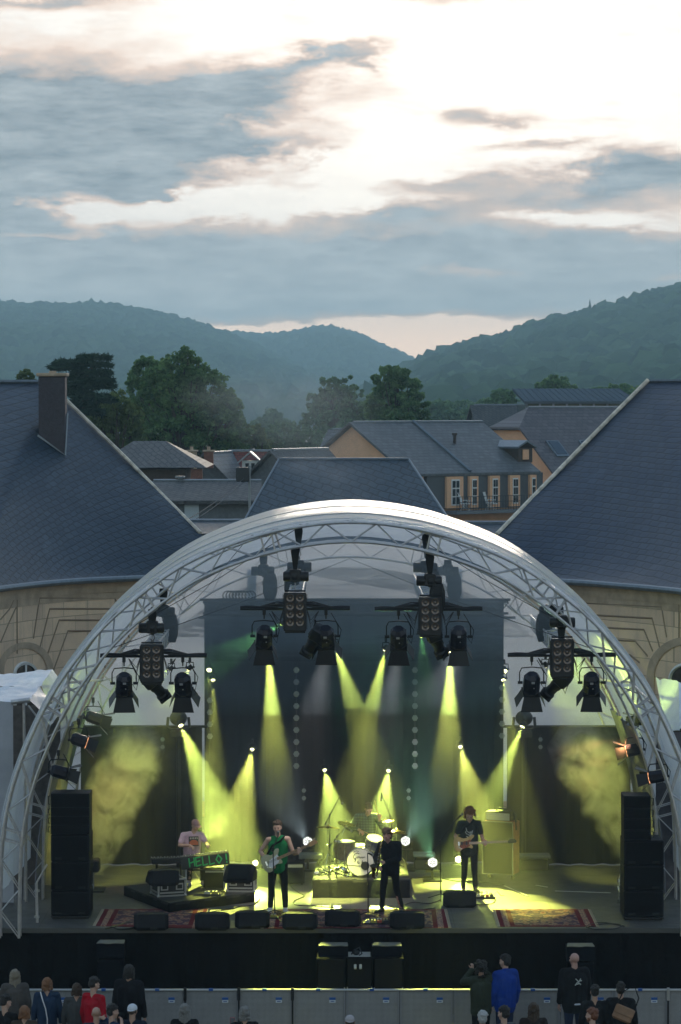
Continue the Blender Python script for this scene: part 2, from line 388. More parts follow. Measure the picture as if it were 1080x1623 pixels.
# ================================================================ trees
M_BARK = mat('bark', (.07, .055, .04), .9, bump=.6, bscale=14)
LEAF = {k: leafmat('foliage_'+k, *c) for k, c in dict(dark=((.04, .09, .04), (.13, .21, .07), .35, .5), mid=((.06, .14, .06), (.23, .36, .14), .4, .5),
        light=((.08, .13, .045), (.22, .28, .10), .5, .5), cedar=((.02, .045, .034), (.05, .09, .06), .6, .15), far=((.08, .16, .09), (.2, .32, .15), .4, .3)).items()}
def leaf_cloud(cs, rs, n, size, seed, shell=.55, up=.25, clumps=26):
    "n leaf-sprays round the ellipsoids cs/rs, gathered in clumps"
    r_ = np.random.default_rng(seed); cs = np.array(cs, float); rs = np.array(rs, float)
    wgt = (rs.prod(1))**.67; wgt /= wgt.sum(); K = len(cs)*clumps
    ci = r_.choice(len(cs), K, p=wgt); d = r_.normal(size=(K, 3)); d /= np.linalg.norm(d, axis=1)[:, None]
    rad = shell+(1-shell)*r_.uniform(0, 1, K)**.6
    cc = cs[ci]+d*rs[ci]*rad[:, None]; cr = rs[ci].mean(1)*r_.uniform(.12, .30, K)
    li = r_.choice(K, n); e = r_.normal(size=(n, 3)); e /= np.linalg.norm(e, axis=1)[:, None]
    p = cc[li]+e*(cr[li]*r_.uniform(.15, 1, n)**.5)[:, None]*np.array([1, 1, .72])
    nrm = e*.7+r_.normal(size=(n, 3))*.5+np.array([0, 0, up]); nrm /= np.linalg.norm(nrm, axis=1)[:, None]
    a = np.cross(nrm, r_.normal(size=(n, 3))); a /= np.linalg.norm(a, axis=1)[:, None]; b = np.cross(nrm, a)
    s = size*r_.uniform(.6, 1.35, n)[:, None]
    V = np.stack([p-a*s*.5, p+b*s*.34, p+a*s*.55, p-b*s*.34], 1).reshape(-1, 3)
    return V, np.arange(4*n).reshape(-1, 4), cc
def tree(label, base, lobes, leaf, n=22000, size=.24, trunk_r=.35, seed=1, group=None, name='tree', cat='tree', clumps=60, shell=.5):
    "lobes: (dx, dy, z, rx, ry, rz) above base"
    root = thing(name, base, label, cat, group); r_ = random.Random(seed)
    cs = [(l[0], l[1], l[2]) for l in lobes]; rs = [(l[3], l[4], l[5]) for l in lobes]
    V, Fc, cc = leaf_cloud(cs, rs, n, size, seed, clumps=clumps, shell=shell)
    npmesh('crown', V, Fc, LEAF[leaf], root)
    top = max(c[2] for c in cs); tb = MB()
    tb.tube([(0, 0, -.3), (r_.uniform(-.2, .2), 0, top*.35), (r_.uniform(-.4, .4), 0, top*.7), (0, 0, top)], [trunk_r, trunk_r*.75, trunk_r*.45, trunk_r*.12], 8)
    for c in cs + [tuple(cc[i]) for i in range(0, len(cc), 5)]:
        z0 = min(c[2]*.75, top*.8)*r_.uniform(.55, .95); tb.tube([(0, 0, z0), (c[0]*.5, c[1]*.5, (z0+c[2])/2+.2), c], [trunk_r*.32, trunk_r*.18, trunk_r*.05], 5)
    tb.build('trunk', M_BARK, root, world=False); return root
def at_ground(px, Y): p = W(px, 645, Y); return (p.x, Y, 0)
def sz(Y): return (Y+57)/FPX            # metres per photo pixel at depth Y
def tree_px(label, px, Y, ell_px, leaf, **k):
    "lobes given as photo pixels (x, y, rx, ry) at depth Y"
    b = at_ground(px, Y); s = sz(Y); L = []
    for i, (x, y, rx, ry) in enumerate(ell_px):
        w_ = W(x, y, Y); L.append((w_.x-b[0], ((i*37) % 7-3)*.25*rx*s*.5, w_.z, rx*s, rx*s*.9, ry*s))
    return tree(label, b, L, leaf, **k)
tree_px('tallest broad dark tree of the left group, rising above the slate roof hip', 300, 145,
        [(292,585,34,32),(262,612,36,36),(325,625,44,40),(300,660,62,46),(350,670,40,40),(270,690,52,36),(330,705,52,30),(310,600,30,32),(358,640,26,28),(366,690,32,34),(240,640,28,34)], 'mid', n=42000, size=.27, seed=11)
tree_px('rounded green tree crowding the left side of the tallest tree', 236, 152, [(236,590,26,28),(222,612,24,30),(248,640,30,38),(226,650,28,34),(262,575,10,14)], 'mid', n=17000, size=.27, seed=12)
tree_px('small light green tree beside the stone chimney', 182, 128, [(184,650,34,30),(160,668,28,24),(205,668,26,28),(190,690,42,22),(150,660,16,14)], 'light', n=18000, size=.2, seed=13)
tree_px('wispy young tree left of the chimney top', 42, 120, [(42,600,14,14),(30,612,14,12),(52,615,14,14)], 'light', n=2600, size=.2, seed=14, trunk_r=.15)
# cedar with flat tiers
def conifer_px(label, px, Y, pads, **k):
    b = at_ground(px, Y); s = sz(Y); root = thing('cedar_tree', b, label, 'tree'); r_ = np.random.default_rng(5)
    Vs, Fs, o = [], [], 0; tb = MB(); top = W(px, pads[0][1], Y).z
    tb.tube([(0,0,-.3),(0,0,top*.5),(0,0,top)], [.4,.25,.05], 8)
    for (x, y, rx, ry) in pads:
        w_ = W(x, y, Y); c = np.array([w_.x-b[0], 0, w_.z]); n = int(30*rx)
        u_ = r_.uniform(-1, 1, n); dep = r_.normal(size=n)*.35
        p = np.stack([c[0]+u_*rx*s, dep*rx*s, c[2]+np.abs(u_)**1.5*-ry*s*.2+r_.normal(size=n)*ry*s*.26], 1)
        a = r_.normal(size=(n, 3))*np.array([1, .6, .45]); a /= np.linalg.norm(a, axis=1)[:, None]; bb = np.cross(a, r_.normal(size=(n, 3))); bb /= np.linalg.norm(bb, axis=1)[:, None]
        z = .30*r_.uniform(.5, 1.3, n)[:, None]
        Vs.append(np.stack([p-a*z, p+bb*z*.18, p+a*z, p-bb*z*.18], 1).reshape(-1, 3)); Fs.append(np.arange(4*n).reshape(-1, 4)+o); o += 4*n
        tb.tube([(0,0,c[2]-.5),(c[0]*.6,0,c[2]-.15),tuple(c)], [.1,.06,.02], 5)
    npmesh('crown', np.concatenate(Vs), np.concatenate(Fs), LEAF['cedar'], root); tb.build('trunk', M_BARK, root, world=False)
conifer_px('dark cedar with ragged flat tiers behind the stone chimney', 132, 118, [(150,566,24,5),(118,574,30,6),(160,578,16,5),(108,582,28,6),(146,590,30,7),(112,598,22,6),(152,602,28,7),(128,610,30,8),(165,612,16,5),(120,622,26,8),(145,628,28,8),(125,640,28,9),(140,652,24,8),(170,634,12,4)])
tree_px('blue green misty tree behind the smoke, left of the dark poplar', 525, 215, [(520,615,16,20),(545,612,18,18),(503,640,18,24),(530,645,32,32),(560,640,22,28),(540,672,44,24),(500,670,24,22)], 'far', n=17000, size=.34, seed=21)
tree_px('dense dark tree standing right behind the tan gabled house', 632, 190, [(612,600,22,20),(632,592,16,14),(640,620,28,30),(612,640,32,32),(655,650,26,30),(632,670,46,26),(600,665,24,26),(665,672,18,18)], 'mid', n=30000, size=.3, seed=22)
tree_px('low pale bush in the drifting smoke between the trees', 460, 170, [(450,690,34,20),(485,700,30,22),(428,700,22,18),(465,715,44,18),(505,712,22,18)], 'far', n=12000, size=.28, seed=23, trunk_r=.15)
tree_px('small yellowish bush under the tallest tree', 415, 150, [(402,690,18,18),(388,700,16,18),(415,705,18,14)], 'light', n=5000, size=.22, seed=24, trunk_r=.12)
tree_px('distant round tree in the valley floor gap', 430, 420, [(430,668,20,18),(412,675,16,12),(450,676,18,12),(395,680,16,10)], 'far', n=9000, size=.6, seed=25)
tree_px('rounded tree top above the purple slate roof', 795, 260, [(798,632,20,16),(782,640,14,12),(812,640,12,12),(795,655,26,14)], 'far', n=9000, size=.36, seed=26)
tree_px('wide tree top rising over the metal clerestory roof', 880, 290, [(880,608,24,12),(862,616,16,10),(900,616,14,12),(880,628,34,14)], 'mid', n=9000, size=.4, seed=27)
tree_px('low hedge-like tree showing along the right end of the clerestory roof', 980, 300, [(980,616,20,8),(955,618,16,6),(1005,618,14,7),(940,622,12,6),(980,630,50,12)], 'mid', n=6000, size=.4, seed=28)
for i, (px, lab) in enumerate([(770, 'hazy rounded tree low at the foot of the right hill'), (700, 'hazy tree at the hill foot right of the dense dark tree'), (735, 'hazy broad tree at the hill foot over the tan house ridge')]):
    tree_px(lab, px, 380+i*40, [(px,650,26,16),(px-20,658,18,12),(px+20,660,18,12),(px,668,34,14)], 'far', n=6000, size=.6, seed=31+i)
# ================================================================ slate and walls
def slate(name, c1, c2, sx=.34, sy=.22, rot=0.0, warp=.05, rough=.5, mortar=(.006, .008, .011), bump=1.0, msize=.030):
    m = bpy.data.materials.new(name); m.use_nodes = True; t = m.node_tree; q = NG(t); p = t.nodes['Principled BSDF']; p.inputs['Specular IOR Level'].default_value = .28
    uv = q.n('ShaderNodeUVMap').outputs[0]; mp = q.n('ShaderNodeMapping'); t.links.new(uv, mp.inputs[0]); mp.inputs['Rotation'].default_value = (0, 0, rot)
    w1 = q.noise(uv, 1.1, 3, .5, out=1); w2 = q.noise(uv, 5.5, 3, .5, out=1)
    va = q.n('ShaderNodeVectorMath', operation='MULTIPLY_ADD'); t.links.new(w1, va.inputs[0]); va.inputs[1].default_value = (warp*3,)*3; t.links.new(mp.outputs[0], va.inputs[2])
    vb = q.n('ShaderNodeVectorMath', operation='MULTIPLY_ADD'); t.links.new(w2, vb.inputs[0]); vb.inputs[1].default_value = (warp,)*3; t.links.new(va.outputs[0], vb.inputs[2])
    br = q.n('ShaderNodeTexBrick'); t.links.new(vb.outputs[0], br.inputs['Vector']); br.offset = .5
    br.inputs['Scale'].default_value = 1; br.inputs['Brick Width'].default_value = sx; br.inputs['Row Height'].default_value = sy
    br.inputs['Mortar Size'].default_value = msize; br.inputs['Mortar Smooth'].default_value = .35; br.inputs['Bias'].default_value = 0
    br.inputs['Color1'].default_value = (*c1, 1); br.inputs['Color2'].default_value = (*c2, 1); br.inputs['Mortar'].default_value = (*mortar, 1)
    big = q.noise(uv, .35, 5, .65); st = q.noise(uv, 14, 3, .6)
    c = q.mix(q.m('MULTIPLY', big, .6), br.outputs[0], tuple(x*1.7 for x in c2)); 
    moss = q.noise(uv, .9, 7, .7, .6); c = q.mix(q.m('MULTIPLY', q.m('SUBTRACT', moss, .56), 2.4, clamp=True), c, tuple(x*1.9+.01 for x in c2))
    c = q.mix(q.m('MULTIPLY', q.m('SUBTRACT', .42, moss), 2.5, clamp=True), c, tuple(x*.6 for x in c1))
    c = q.mix(q.m('MULTIPLY', q.m('SUBTRACT', st, .45), .9, clamp=True), c, tuple(x*.5 for x in c1))
    t.links.new(c, p.inputs['Base Color']); t.links.new(q.m('ADD', q.m('MULTIPLY', big, .3), rough-.15), p.inputs['Roughness'])
    # each course tilts out at its lower edge
    bn = q.n('ShaderNodeBump'); bn.inputs['Strength'].default_value = bump; bn.inputs['Distance'].default_value = .02
    t.links.new(q.m('ADD', q.m('MULTIPLY', br.outputs['Fac'], -1.0), q.m('MULTIPLY', st, .35)), bn.inputs['Height']); t.links.new(bn.outputs[0], p.inputs['Normal'])
    return m
S_LEFT = slate('slate_scale', (.013, .024, .040), (.030, .047, .070), .34, .24, R(-24), .07, .48)
S_RIGHT = slate('slate_courses', (.012, .020, .040), (.026, .040, .068), .40, .27, R(5), .05, .48)
S_MID = slate('slate_hip', (.022, .037, .052), (.040, .060, .078), .34, .24, R(25), .07, .5)
S_VIL = slate('slate_village', (.050, .055, .062), (.11, .115, .12), .5, .34, 0, .05, .5, (.012, .012, .014))
S_PUR = slate('slate_purple', (.055, .048, .055), (.12, .105, .11), .5, .36, 0, .05, .5, (.012, .012, .014))
S_OLD = slate('slate_old', (.05, .052, .055), (.10, .10, .10), .4, .26, R(45), .08, .7)
S_RED = slate('red_tiles', (.13, .035, .028), (.20, .06, .045), .3, .25, 0, .04, .7)
M_STONE = bpy.data.materials.new('sandstone'); M_STONE.use_nodes = True; t = M_STONE.node_tree; q = NG(t); p = t.nodes['Principled BSDF']; p.inputs['Roughness'].default_value = .88; p.inputs['Specular IOR Level'].default_value = .2
co = q.n('ShaderNodeTexCoord').outputs['Object']; sp_ = q.n('ShaderNodeSeparateXYZ'); t.links.new(co, sp_.inputs[0])
br = q.n('ShaderNodeTexBrick'); t.links.new(q.comb(q.m('ADD', sp_.outputs[0], q.m('MULTIPLY', sp_.outputs[1], .75)), sp_.outputs[2], 0.0), br.inputs[0]); br.offset = .5
br.inputs['Scale'].default_value = 1; br.inputs['Brick Width'].default_value = 1.15; br.inputs['Row Height'].default_value = .46; br.inputs['Mortar Size'].default_value = .012; br.inputs['Bias'].default_value = -.1
br.inputs['Color1'].default_value = (.84,.62,.43,1); br.inputs['Color2'].default_value = (.68,.50,.36,1); br.inputs['Mortar'].default_value = (.46,.34,.24,1)
st_n = q.noise(co, 1.1, 7, .7, .5); c = q.mix(q.m('MULTIPLY', q.m('SUBTRACT', st_n, .45), 1.8, clamp=True), br.outputs[0], (.50,.38,.28)); vs_n = q.n('ShaderNodeMapping'); t.links.new(co, vs_n.inputs[0]); vs_n.inputs['Scale'].default_value = (3,3,.25)
c = q.mix(q.m('MULTIPLY', q.m('SUBTRACT', q.noise(vs_n.outputs[0], 1.5, 5, .6), .52), 2.0, clamp=True), c, (.42,.33,.26)); t.links.new(c, p.inputs['Base Color'])
bn = q.n('ShaderNodeBump'); bn.inputs['Strength'].default_value = .5; bn.inputs['Distance'].default_value = .02; t.links.new(q.m('ADD', q.m('MULTIPLY', br.outputs['Fac'], -1.0), q.m('MULTIPLY', q.noise(co, 20, 4), .4)), bn.inputs['Height']); t.links.new(bn.outputs[0], p.inputs['Normal'])
M_STONE_D = mat('sandstone_weathered', (.46, .35, .25), .9, var=.25, vscale=2, bump=.3)
M_GROOVE = mat('open_joint', (.26, .19, .13), .95)
M_TAN = mat('tan_render', (.80, .45, .26), .85, var=.08, vscale=1.5)
M_WOODD = mat('dark_timber', (.06, .04, .032), .8, var=.3)
M_WHITE = mat('white_paint', (.75, .75, .74), .5)
M_ZINC = mat('zinc', (.16, .19, .22), .45, .5, var=.2)
M_GLASS = mat('window_glass', (.02, .025, .03), .08, spec=.9)
M_BRICK = mat('chimney_brick', (.20, .085, .06), .85, var=.3, vscale=9, bump=.4)
M_GREYW = mat('grey_render', (.13, .14, .15), .85, var=.2)
M_VERGE_LIT = mat('verge_mortar_lit', (.66, .58, .48), .9, var=.4, vscale=4, bump=.6, bscale=9)  # mortar lightened in its colour to stand for sky light on the hips
# ---- palace wings: curved eave, swept slate roof, rusticated wall
def wing(name, label, eave_px, z_e, top, smat, side, uang, ztop):
    "eave_px: (px, py) along the eave; top: (px, py, Y) along ridge then hip"
    E = [F(px, py, z_e) for px, py in eave_px]; E = spline(E, 10)
    T = [W(*a) for a in top]
    def resamp(P, n):
        d = [0]
        for a, b in zip(P, P[1:]): d.append(d[-1]+(b-a).length)
        out = []
        for i in range(n):
            s_ = d[-1]*i/(n-1); k = max(0, min(len(P)-2, next((j for j in range(len(d)-1) if d[j+1] >= s_-1e-9), len(P)-2)))
            f = (s_-d[k])/max(1e-9, d[k+1]-d[k]); out.append(P[k].lerp(P[k+1], f))
        return out
    n = 61; E = resamp(E, n)
    nk = len(T)-1; per = (n-1)//nk; T2 = []
    for i in range(nk): T2 += [T[i].lerp(T[i+1], k/per) for k in range(per)]
    T2.append(T[-1]); T2 = T2[:n]+[T[-1]]*(n-len(T2))
    root = thing(name, (E[n//2].x, E[n//2].y, 0), label, 'building')
    ca, sa = math.cos(uang), math.sin(uang)
    m = 24; rows = []
    for j in range(m+1):
        f = j/m; rows.append([E[i].lerp(T2[i], f)+Vector((0, 0, -.55*math.sin(math.pi*f)*(1-f)*1.2)) for i in range(n)])
    top_b = [p+Vector((0, .25, -.35)) for p in T2]; back = [p+Vector((0, 9, -5.0)) for p in T2]
    mb = MB(); mb.grid(rows+[top_b, back]); mb.grid([[p+Vector((0, 0, -.12)) for p in rows[0]], rows[0]])
    mb.build('roof', smat, root, smooth=True, uvf=lambda p: (p.x*ca+p.y*sa, (p.z-z_e)*1.9))
    gt = MB(); gt.tube([p+Vector((0, -.10, -.05)) for p in E], .085, 8); gt.build('gutter', M_ZINC, root, smooth=True)
    # wall set back under the eave
    ins = [p+Vector((0, .35, 0)) for p in E]
    wl = MB(); wl.grid([[Vector((p.x, p.y, 0)) for p in ins], [Vector((p.x, p.y, z_e-.62)) for p in ins]])
    wl.grid([[Vector((p.x, p.y+.6, 0)) for p in ins], [Vector((p.x, p.y+.6, z_e)) for p in ins]]); wl.build('wall', M_STONE, root)
    co_ = MB()
    for dz0, dz1, o in ((-.14, -.02, -.22), (-.24, -.14, -.14), (-.42, -.24, -.08), (-.62, -.42, -.03)):
        a = [p+Vector((0, o, dz0)) for p in ins]; b = [p+Vector((0, o, dz1)) for p in ins]; co_.grid([[p+Vector((0, .5, 0)) for p in a], a, b, [p+Vector((0, .5, 0)) for p in b]])
    co_.build('cornice', M_STONE_D, root)
    # hip verge: mortar, painted pale to imitate sky light along the edge
    hipP = [p for p in T2 if p is not None][(n-1)//nk*(nk-1 if side < 0 else 0):] if side < 0 else T2[:]
    return root, E, ins, T2, n
def wallpt(ins, px, py, o=-.03):
    "nearest point of the wall line seen at px, then height from py"
    best = min(range(len(ins)), key=lambda i: abs((ins[i].x-CAMP.x)/(ins[i].y-CAMP.y)*FPX+CX-px)); p = ins[best]
    # refine between neighbours
    def pxo(a): return (a.x-CAMP.x)/(a.y-CAMP.y)*FPX+CX
    for k in (best-1, best):
        if 0 <= k < len(ins)-1:
            a, b = pxo(ins[k]), pxo(ins[k+1])
            if min(a, b) <= px <= max(a, b) and abs(b-a) > 1e-6: p = ins[k].lerp(ins[k+1], (px-a)/(b-a)); break
    q_ = W(px, py, p.y+o); return Vector((p.x, p.y+o, q_.z))
def grooves(root, ins, lines):
    gb = MB()
    for ln in lines:
        pts = []
        for (a, b) in zip(ln, ln[1:]):
            k = max(2, int(math.hypot(b[0]-a[0], b[1]-a[1])/8)); pts += [(a[0]+(b[0]-a[0])*i/k, a[1]+(b[1]-a[1])*i/k) for i in range(k)]
        pts.append(ln[-1]); gb.tube([wallpt(ins, x, y, -.002) for x, y in pts], .026, 4)
    gb.build('masonry_joint', M_GROOVE, root)
rootL, EL, insL, TL, nL = wing('palace_wing', 'left palace wing with scale slate hipped roof, chimney and curved sandstone wall', [(-150,952),(-60,938),(0,930),(60,923),(120,918),(180,915),(250,912),(300,909),(335,907)], 7.0,
    [(-260,605,33),(73,605,33),(200,728,31.5),(320,848,28.5),(336,868,27.9)], S_LEFT, -1, R(50), 12.4)
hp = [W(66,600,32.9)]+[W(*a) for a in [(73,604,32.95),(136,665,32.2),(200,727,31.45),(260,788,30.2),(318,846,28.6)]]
vb = MB(); vb.tube([p+Vector((0,-.06,.03)) for p in hp[1:]], .055, 6); vb.build('verge', M_VERGE_LIT, rootL)
rb = MB(); rb.tube([W(-260,605,32.9), W(73,605,32.9)], .07, 6); rb.build('ridge_cap', M_ZINC, rootL)
ch = MB(); c0 = W(84,650,30.0); s_ = sz(30.0)
cw, cd = 42*s_, .62
ch.bbox((c0.x, 30.0, (W(84,597,30).z+W(84,735,30).z)/2), (cw, cd, W(84,597,30).z-W(84,735,30).z), .02)
chimL = ch.build('chimney', mat('slate_clad_chimney', (.055, .050, .062), .8, var=.25, vscale=12, bump=.7, bscale=24), rootL)
cc = MB(); cc.bbox((c0.x, 30.0, W(84,594,30).z), (cw+.12, cd+.12, .1), .02); cc.cyl((c0.x, 30.0, W(84,593,30).z), (c0.x, 30.0, W(84,588,30).z), .11, n=10); cc.build('chimney_cap', M_STONE_D, chimL)
fl = MB(); fl.tube([W(60,690,29.6), W(104,722,29.55), W(107,655,30.1)], .035, 5); fl.build('flashing', mat('lead', (.28, .31, .34), .5, .4), chimL)
lines = []
for k, (x0, x1, x2, x3, y0, y1) in enumerate([(52,62,176,192,948,1020),(66,78,170,182,965,1030),(80,93,160,172,983,1040),(96,107,150,160,1000,1052)]):
    lines.append([(x0-4*k, y1-8+6*k), (x1, y0), (x2+6, y0), (x3+18-4*k, y1+6)])
lines += [[(0,1000-18),(14,966),(22,948)],[(0,1018),(12,990),(26,960)],[(0,940),(240,938)],[(26,950),(26,1036)],[(196,946),(196,1080)]]
grooves(rootL, insL, lines)
def archwin(root, ins, cx, cy, r_out, r_in, w, py0, half=None):
    mo = MB(); a0 = [math.pi*i/24 for i in range(25)]
    po = [wallpt(ins, cx+math.cos(a)*r_out, cy-math.sin(a)*r_out, -.06) for a in a0]; pi_ = [wallpt(ins, cx+math.cos(a)*r_in, cy-math.sin(a)*r_in, -.06) for a in a0]
    po = [wallpt(ins, cx+r_out, py0, -.06)]+po+[wallpt(ins, cx-r_out, py0, -.06)]; pi_ = [wallpt(ins, cx+r_in, py0, -.06)]+pi_+[wallpt(ins, cx-r_in, py0, -.06)]
    mo.grid([po, pi_]); mo.grid([pi_, [p+Vector((0, .3, 0)) for p in pi_]]); mo.grid([[p+Vector((0, .1, 0)) for p in po], po])
    f = mo.build('window', M_STONE_D, root)
    gl_ = MB(); gl_.prism([wallpt(ins, cx+math.cos(a)*r_in*.5, cy+6-math.sin(a)*r_in*.5, -.03) for a in a0]+[wallpt(ins, cx-r_in*.5, py0, -.03), wallpt(ins, cx+r_in*.5, py0, -.03)], (0, .02, 0)); gl_.build('pane', M_GLASS, f)
    fr = MB(); P = [wallpt(ins, cx+math.cos(a)*r_in*.5, cy+6-math.sin(a)*r_in*.5, -.07) for a in a0]; P = [wallpt(ins, cx+r_in*.5, py0, -.07)]+P+[wallpt(ins, cx-r_in*.5, py0, -.07)]
    fr.tube(P, .05, 4); fr.tube([wallpt(ins, cx, cy-r_in*.5+6, -.07), wallpt(ins, cx, py0, -.07)], .04, 4); fr.build('sash', M_WHITE, f)
archwin(rootL, insL, 40, 1062, 44, 34, 20, 1200)
rootR, ER, insR, TR, nR = wing('palace_wing', 'right palace wing with evenly coursed slate roof and curved sandstone wall', [(770,909),(830,914),(880,918),(930,921),(980,925),(1030,929),(1080,934),(1150,942),(1240,956)], 7.0,
    [(772,868,27.6),(786,850,28.2),(906,727,31.4),(1027,604,33),(1360,602,33)], S_RIGHT, 1, R(-50), 12.4)
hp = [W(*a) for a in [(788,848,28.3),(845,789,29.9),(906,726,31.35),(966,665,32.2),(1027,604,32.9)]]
vb = MB(); vb.tube([p+Vector((0,-.06,.03)) for p in hp], .065, 6); vb.build('verge', M_VERGE_LIT, rootR)
rb = MB(); rb.tube([W(1027,604,32.9), W(1360,602,32.9)], .06, 6); rb.build('ridge_cap', M_ZINC, rootR)
grooves(rootR, insR, [[(880,953),(1050,962),(1058,1010)],[(890,972),(1035,980),(1048,1030)],[(905,992),(1022,998),(1036,1032)],[(920,1012),(1008,1016),(1028,1040)],[(940,1035),(1000,1038),(1015,1050)],[(1078,950),(1078,1012)],[(860,938),(1080,950)]])
archwin(rootR, insR, 1088, 1072, 62, 50, 20, 1200)
# ---- central pavilion behind the stage
def hip_roof(A, z_e, z_r, hipl, hipr, mat_, root, over=.0, uvs=1.0):
    "A: four eave corners front-left, front-right, back-right, back-left; ridge set in by hipl / hipr"
    fl_, fr_, br_, bl_ = [Vector((a[0], a[1], z_e)) for a in A]
    ml, mr = (fl_+bl_)/2, (fr_+br_)/2; d = (mr-ml).normalized(); r0 = ml+d*hipl+Vector((0,0,z_r-z_e)); r1 = mr-d*hipr+Vector((0,0,z_r-z_e))
    mb = MB(); mb.add([fl_, fr_, br_, bl_, r0, r1], [(0,1,5,4),(2,3,4,5),(3,0,4),(1,2,5),(3,2,1,0)])
    ax = d; return mb.build('roof', mat_, root, uvf=lambda p: (p.dot(ax)*uvs, (p.z-z_e)*1.5*uvs+p.z*0)), r0, r1, (fl_, fr_, br_, bl_)
def walls_of(A, z0, z1, ins_, mat_, root, name='wall'):
    c = sum((Vector((a[0], a[1], 0)) for a in A), Vector())/4; P = [Vector((a[0], a[1], 0)).lerp(c, ins_) for a in A]
    mb = MB(); mb.prism([Vector((p.x, p.y, z0)) for p in P], (0, 0, z1-z0)); return mb.build(name, mat_, root), P
pav = thing('palace_pavilion', (.2, 34, 0), 'low central palace roof of dark slate directly behind the canopy top', 'building')
A = [(-3.45, 28), (3.95, 28), (3.95, 42), (-3.45, 42)]
_, r0, r1, cs_ = hip_roof(A, 7.2, W(548,727,36).z, 1.55, 1.85, S_MID, pav)
# measured ridge ends
mb = MB(); mb.tube([r0, r1], .06, 6); mb.tube([cs_[0], r0], .04, 5); mb.tube([cs_[1], r1], .04, 5); mb.build('ridge_cap', M_ZINC, pav)
walls_of(A, 0, 7.2, .06, M_STONE, pav)
mb = MB(); mb.tube([cs_[0]+Vector((-.1,-.1,0)), cs_[1]+Vector((.1,-.1,0))], .09, 8); mb.build('gutter', M_ZINC, pav)
mb = MB(); mb.box((.25, 27.95, 6.85), (7.2, .7, .3)); mb.build('cornice', M_STONE_D, pav)
# ---- village houses
def frame_dir(a): return Vector((math.cos(a), math.sin(a), 0)), Vector((math.sin(a), -math.cos(a), 0))
def gable_house(name, label, P0, a, L, hw, z_e, z_r, wallm, roofm, halfhip=0.0, over=.35, hipend=0.0, z0=0.0, cat='house', uvs=1.0):
    "P0: ridge start (nearest gable) in plan; ridge runs along a; hw half width"
    r, n = frame_dir(a); P0 = Vector((P0[0], P0[1], 0)); root = thing(name, P0, label, cat)
    # walls
    A0, A1 = P0-n*hw, P0+n*hw; B0, B1 = A0+r*L, A1+r*L; up = Vector((0,0,1)); rise = z_r-z_e
    wl = MB(); gz = z_r-.06; k = halfhip
    top = [(P0+n*hw*k+up*(z_r-rise*k-.08)), (P0-n*hw*k+up*(z_r-rise*k-.08))] if k else [P0+up*gz]
    poly = [A0+up*z0, A1+up*z0, A1+up*(z_e-.05)]+top+[A0+up*(z_e-.05)]
    wl.prism(poly, r*L); wl.build('wall', wallm, root)
    # roof as two slabs
    th = .16; ro = MB(); e = over; drop = rise/hw*e
    for sgn in (1, -1):
        rs = P0+up*z_r-r*(0 if k else e) + (r*hw*k if k else Vector()); re_ = P0+r*(L+e)+up*z_r
        es = P0+n*sgn*(hw+e)+up*(z_e-drop)-r*e; ee = P0+n*sgn*(hw+e)+r*(L+e)+up*(z_e-drop)
        if k:
            ks = P0+n*sgn*(hw*k+.05)+up*(z_r-rise*k-.02)-r*e; pl = [rs, ks, es, ee, re_]
        else: pl = [rs, es, ee, re_]
        ro.prism(pl, up*th)
    if k: ro.prism([P0+up*z_r+r*hw*k, P0+n*(hw*k+.05)+up*(z_r-rise*k-.02)-r*e, P0-n*(hw*k+.05)+up*(z_r-rise*k-.02)-r*e], up*th)
    sl_ = math.hypot(rise, hw)/max(rise, .01)
    ro.build('roof', roofm, root, uvf=lambda p: (p.dot(r)*uvs, (p.z-z_e)*sl_*uvs))
    rc = MB(); rc.tube([P0+up*(z_r+th)+r*(hw*k), P0+r*(L+e)+up*(z_r+th)], .09, 5); rc.build('ridge_cap', M_ZINC, root)
    return root, r, n, P0
# tan house with balconies
Yt = 133; P = W(560,673,Yt); a_ = R(43); zr, ze = P.z, 7.55
tan, r_, n_, P0 = gable_house('balcony_house', 'long tan house with slate roof, dormer and balconies between the central and right palace roofs', P, a_, 11.4, 5.0, ze, zr, M_TAN, S_VIL, z0=0, uvs=1.0)
def on_front(root_P0, r, n, hw, px, z):
    "point of the front wall line seen at px"
    o = root_P0+n*hw; k = (px-CX)/FPX; s__ = (k*(o.y-CAMP.y)-(o.x-CAMP.x))/(r.x-k*r.y); p = o+r*s__; return Vector((p.x, p.y, z)), s__
# dark mansard storey front with tan bays, windows, balcony
mb = MB()
p0, s0 = on_front(P0, r_, n_, 5.0, 672, 0); p1, s1 = on_front(P0, r_, n_, 5.0, 856, 0)
c = (p0+p1)/2+n_*.12; rotz = Euler((0,0,a_)).to_matrix()
mb.box((c.x, c.y, 6.35), ((p1-p0).length, .3, 2.2), rotz); mb.build('slate_front', S_VIL, tan)
for i, (x0, x1, ww) in enumerate([(706,732,1),(742,756,0),(774,790,0),(806,822,0),(838,848,0)]):
    a1, _ = on_front(P0, r_, n_, 5.3, x0, 0); b1, _ = on_front(P0, r_, n_, 5.3, x1, 0); c = (a1+b1)/2+n_*.06; wd = (b1-a1).length
    mb = MB(); mb.box((c.x, c.y, 6.3), (wd, .2, 2.0), rotz); w_ = mb.build('window_bay', M_TAN, tan)
    mb = MB(); cg = c+n_*.13; mb.box((cg.x, cg.y, 6.3), (wd*.5, .05, 1.65), rotz); mb.build('window_frame', M_WHITE, w_)
    mb = MB(); cg = c+n_*.17
    for k in (-1, 1):
        for j in (-1, 0, 1): g_ = cg+r_*wd*.115*k; mb.box((g_.x, g_.y, 6.3+j*.52), (wd*.17, .03, .44), rotz)
    mb.build('pane', M_GLASS, w_)
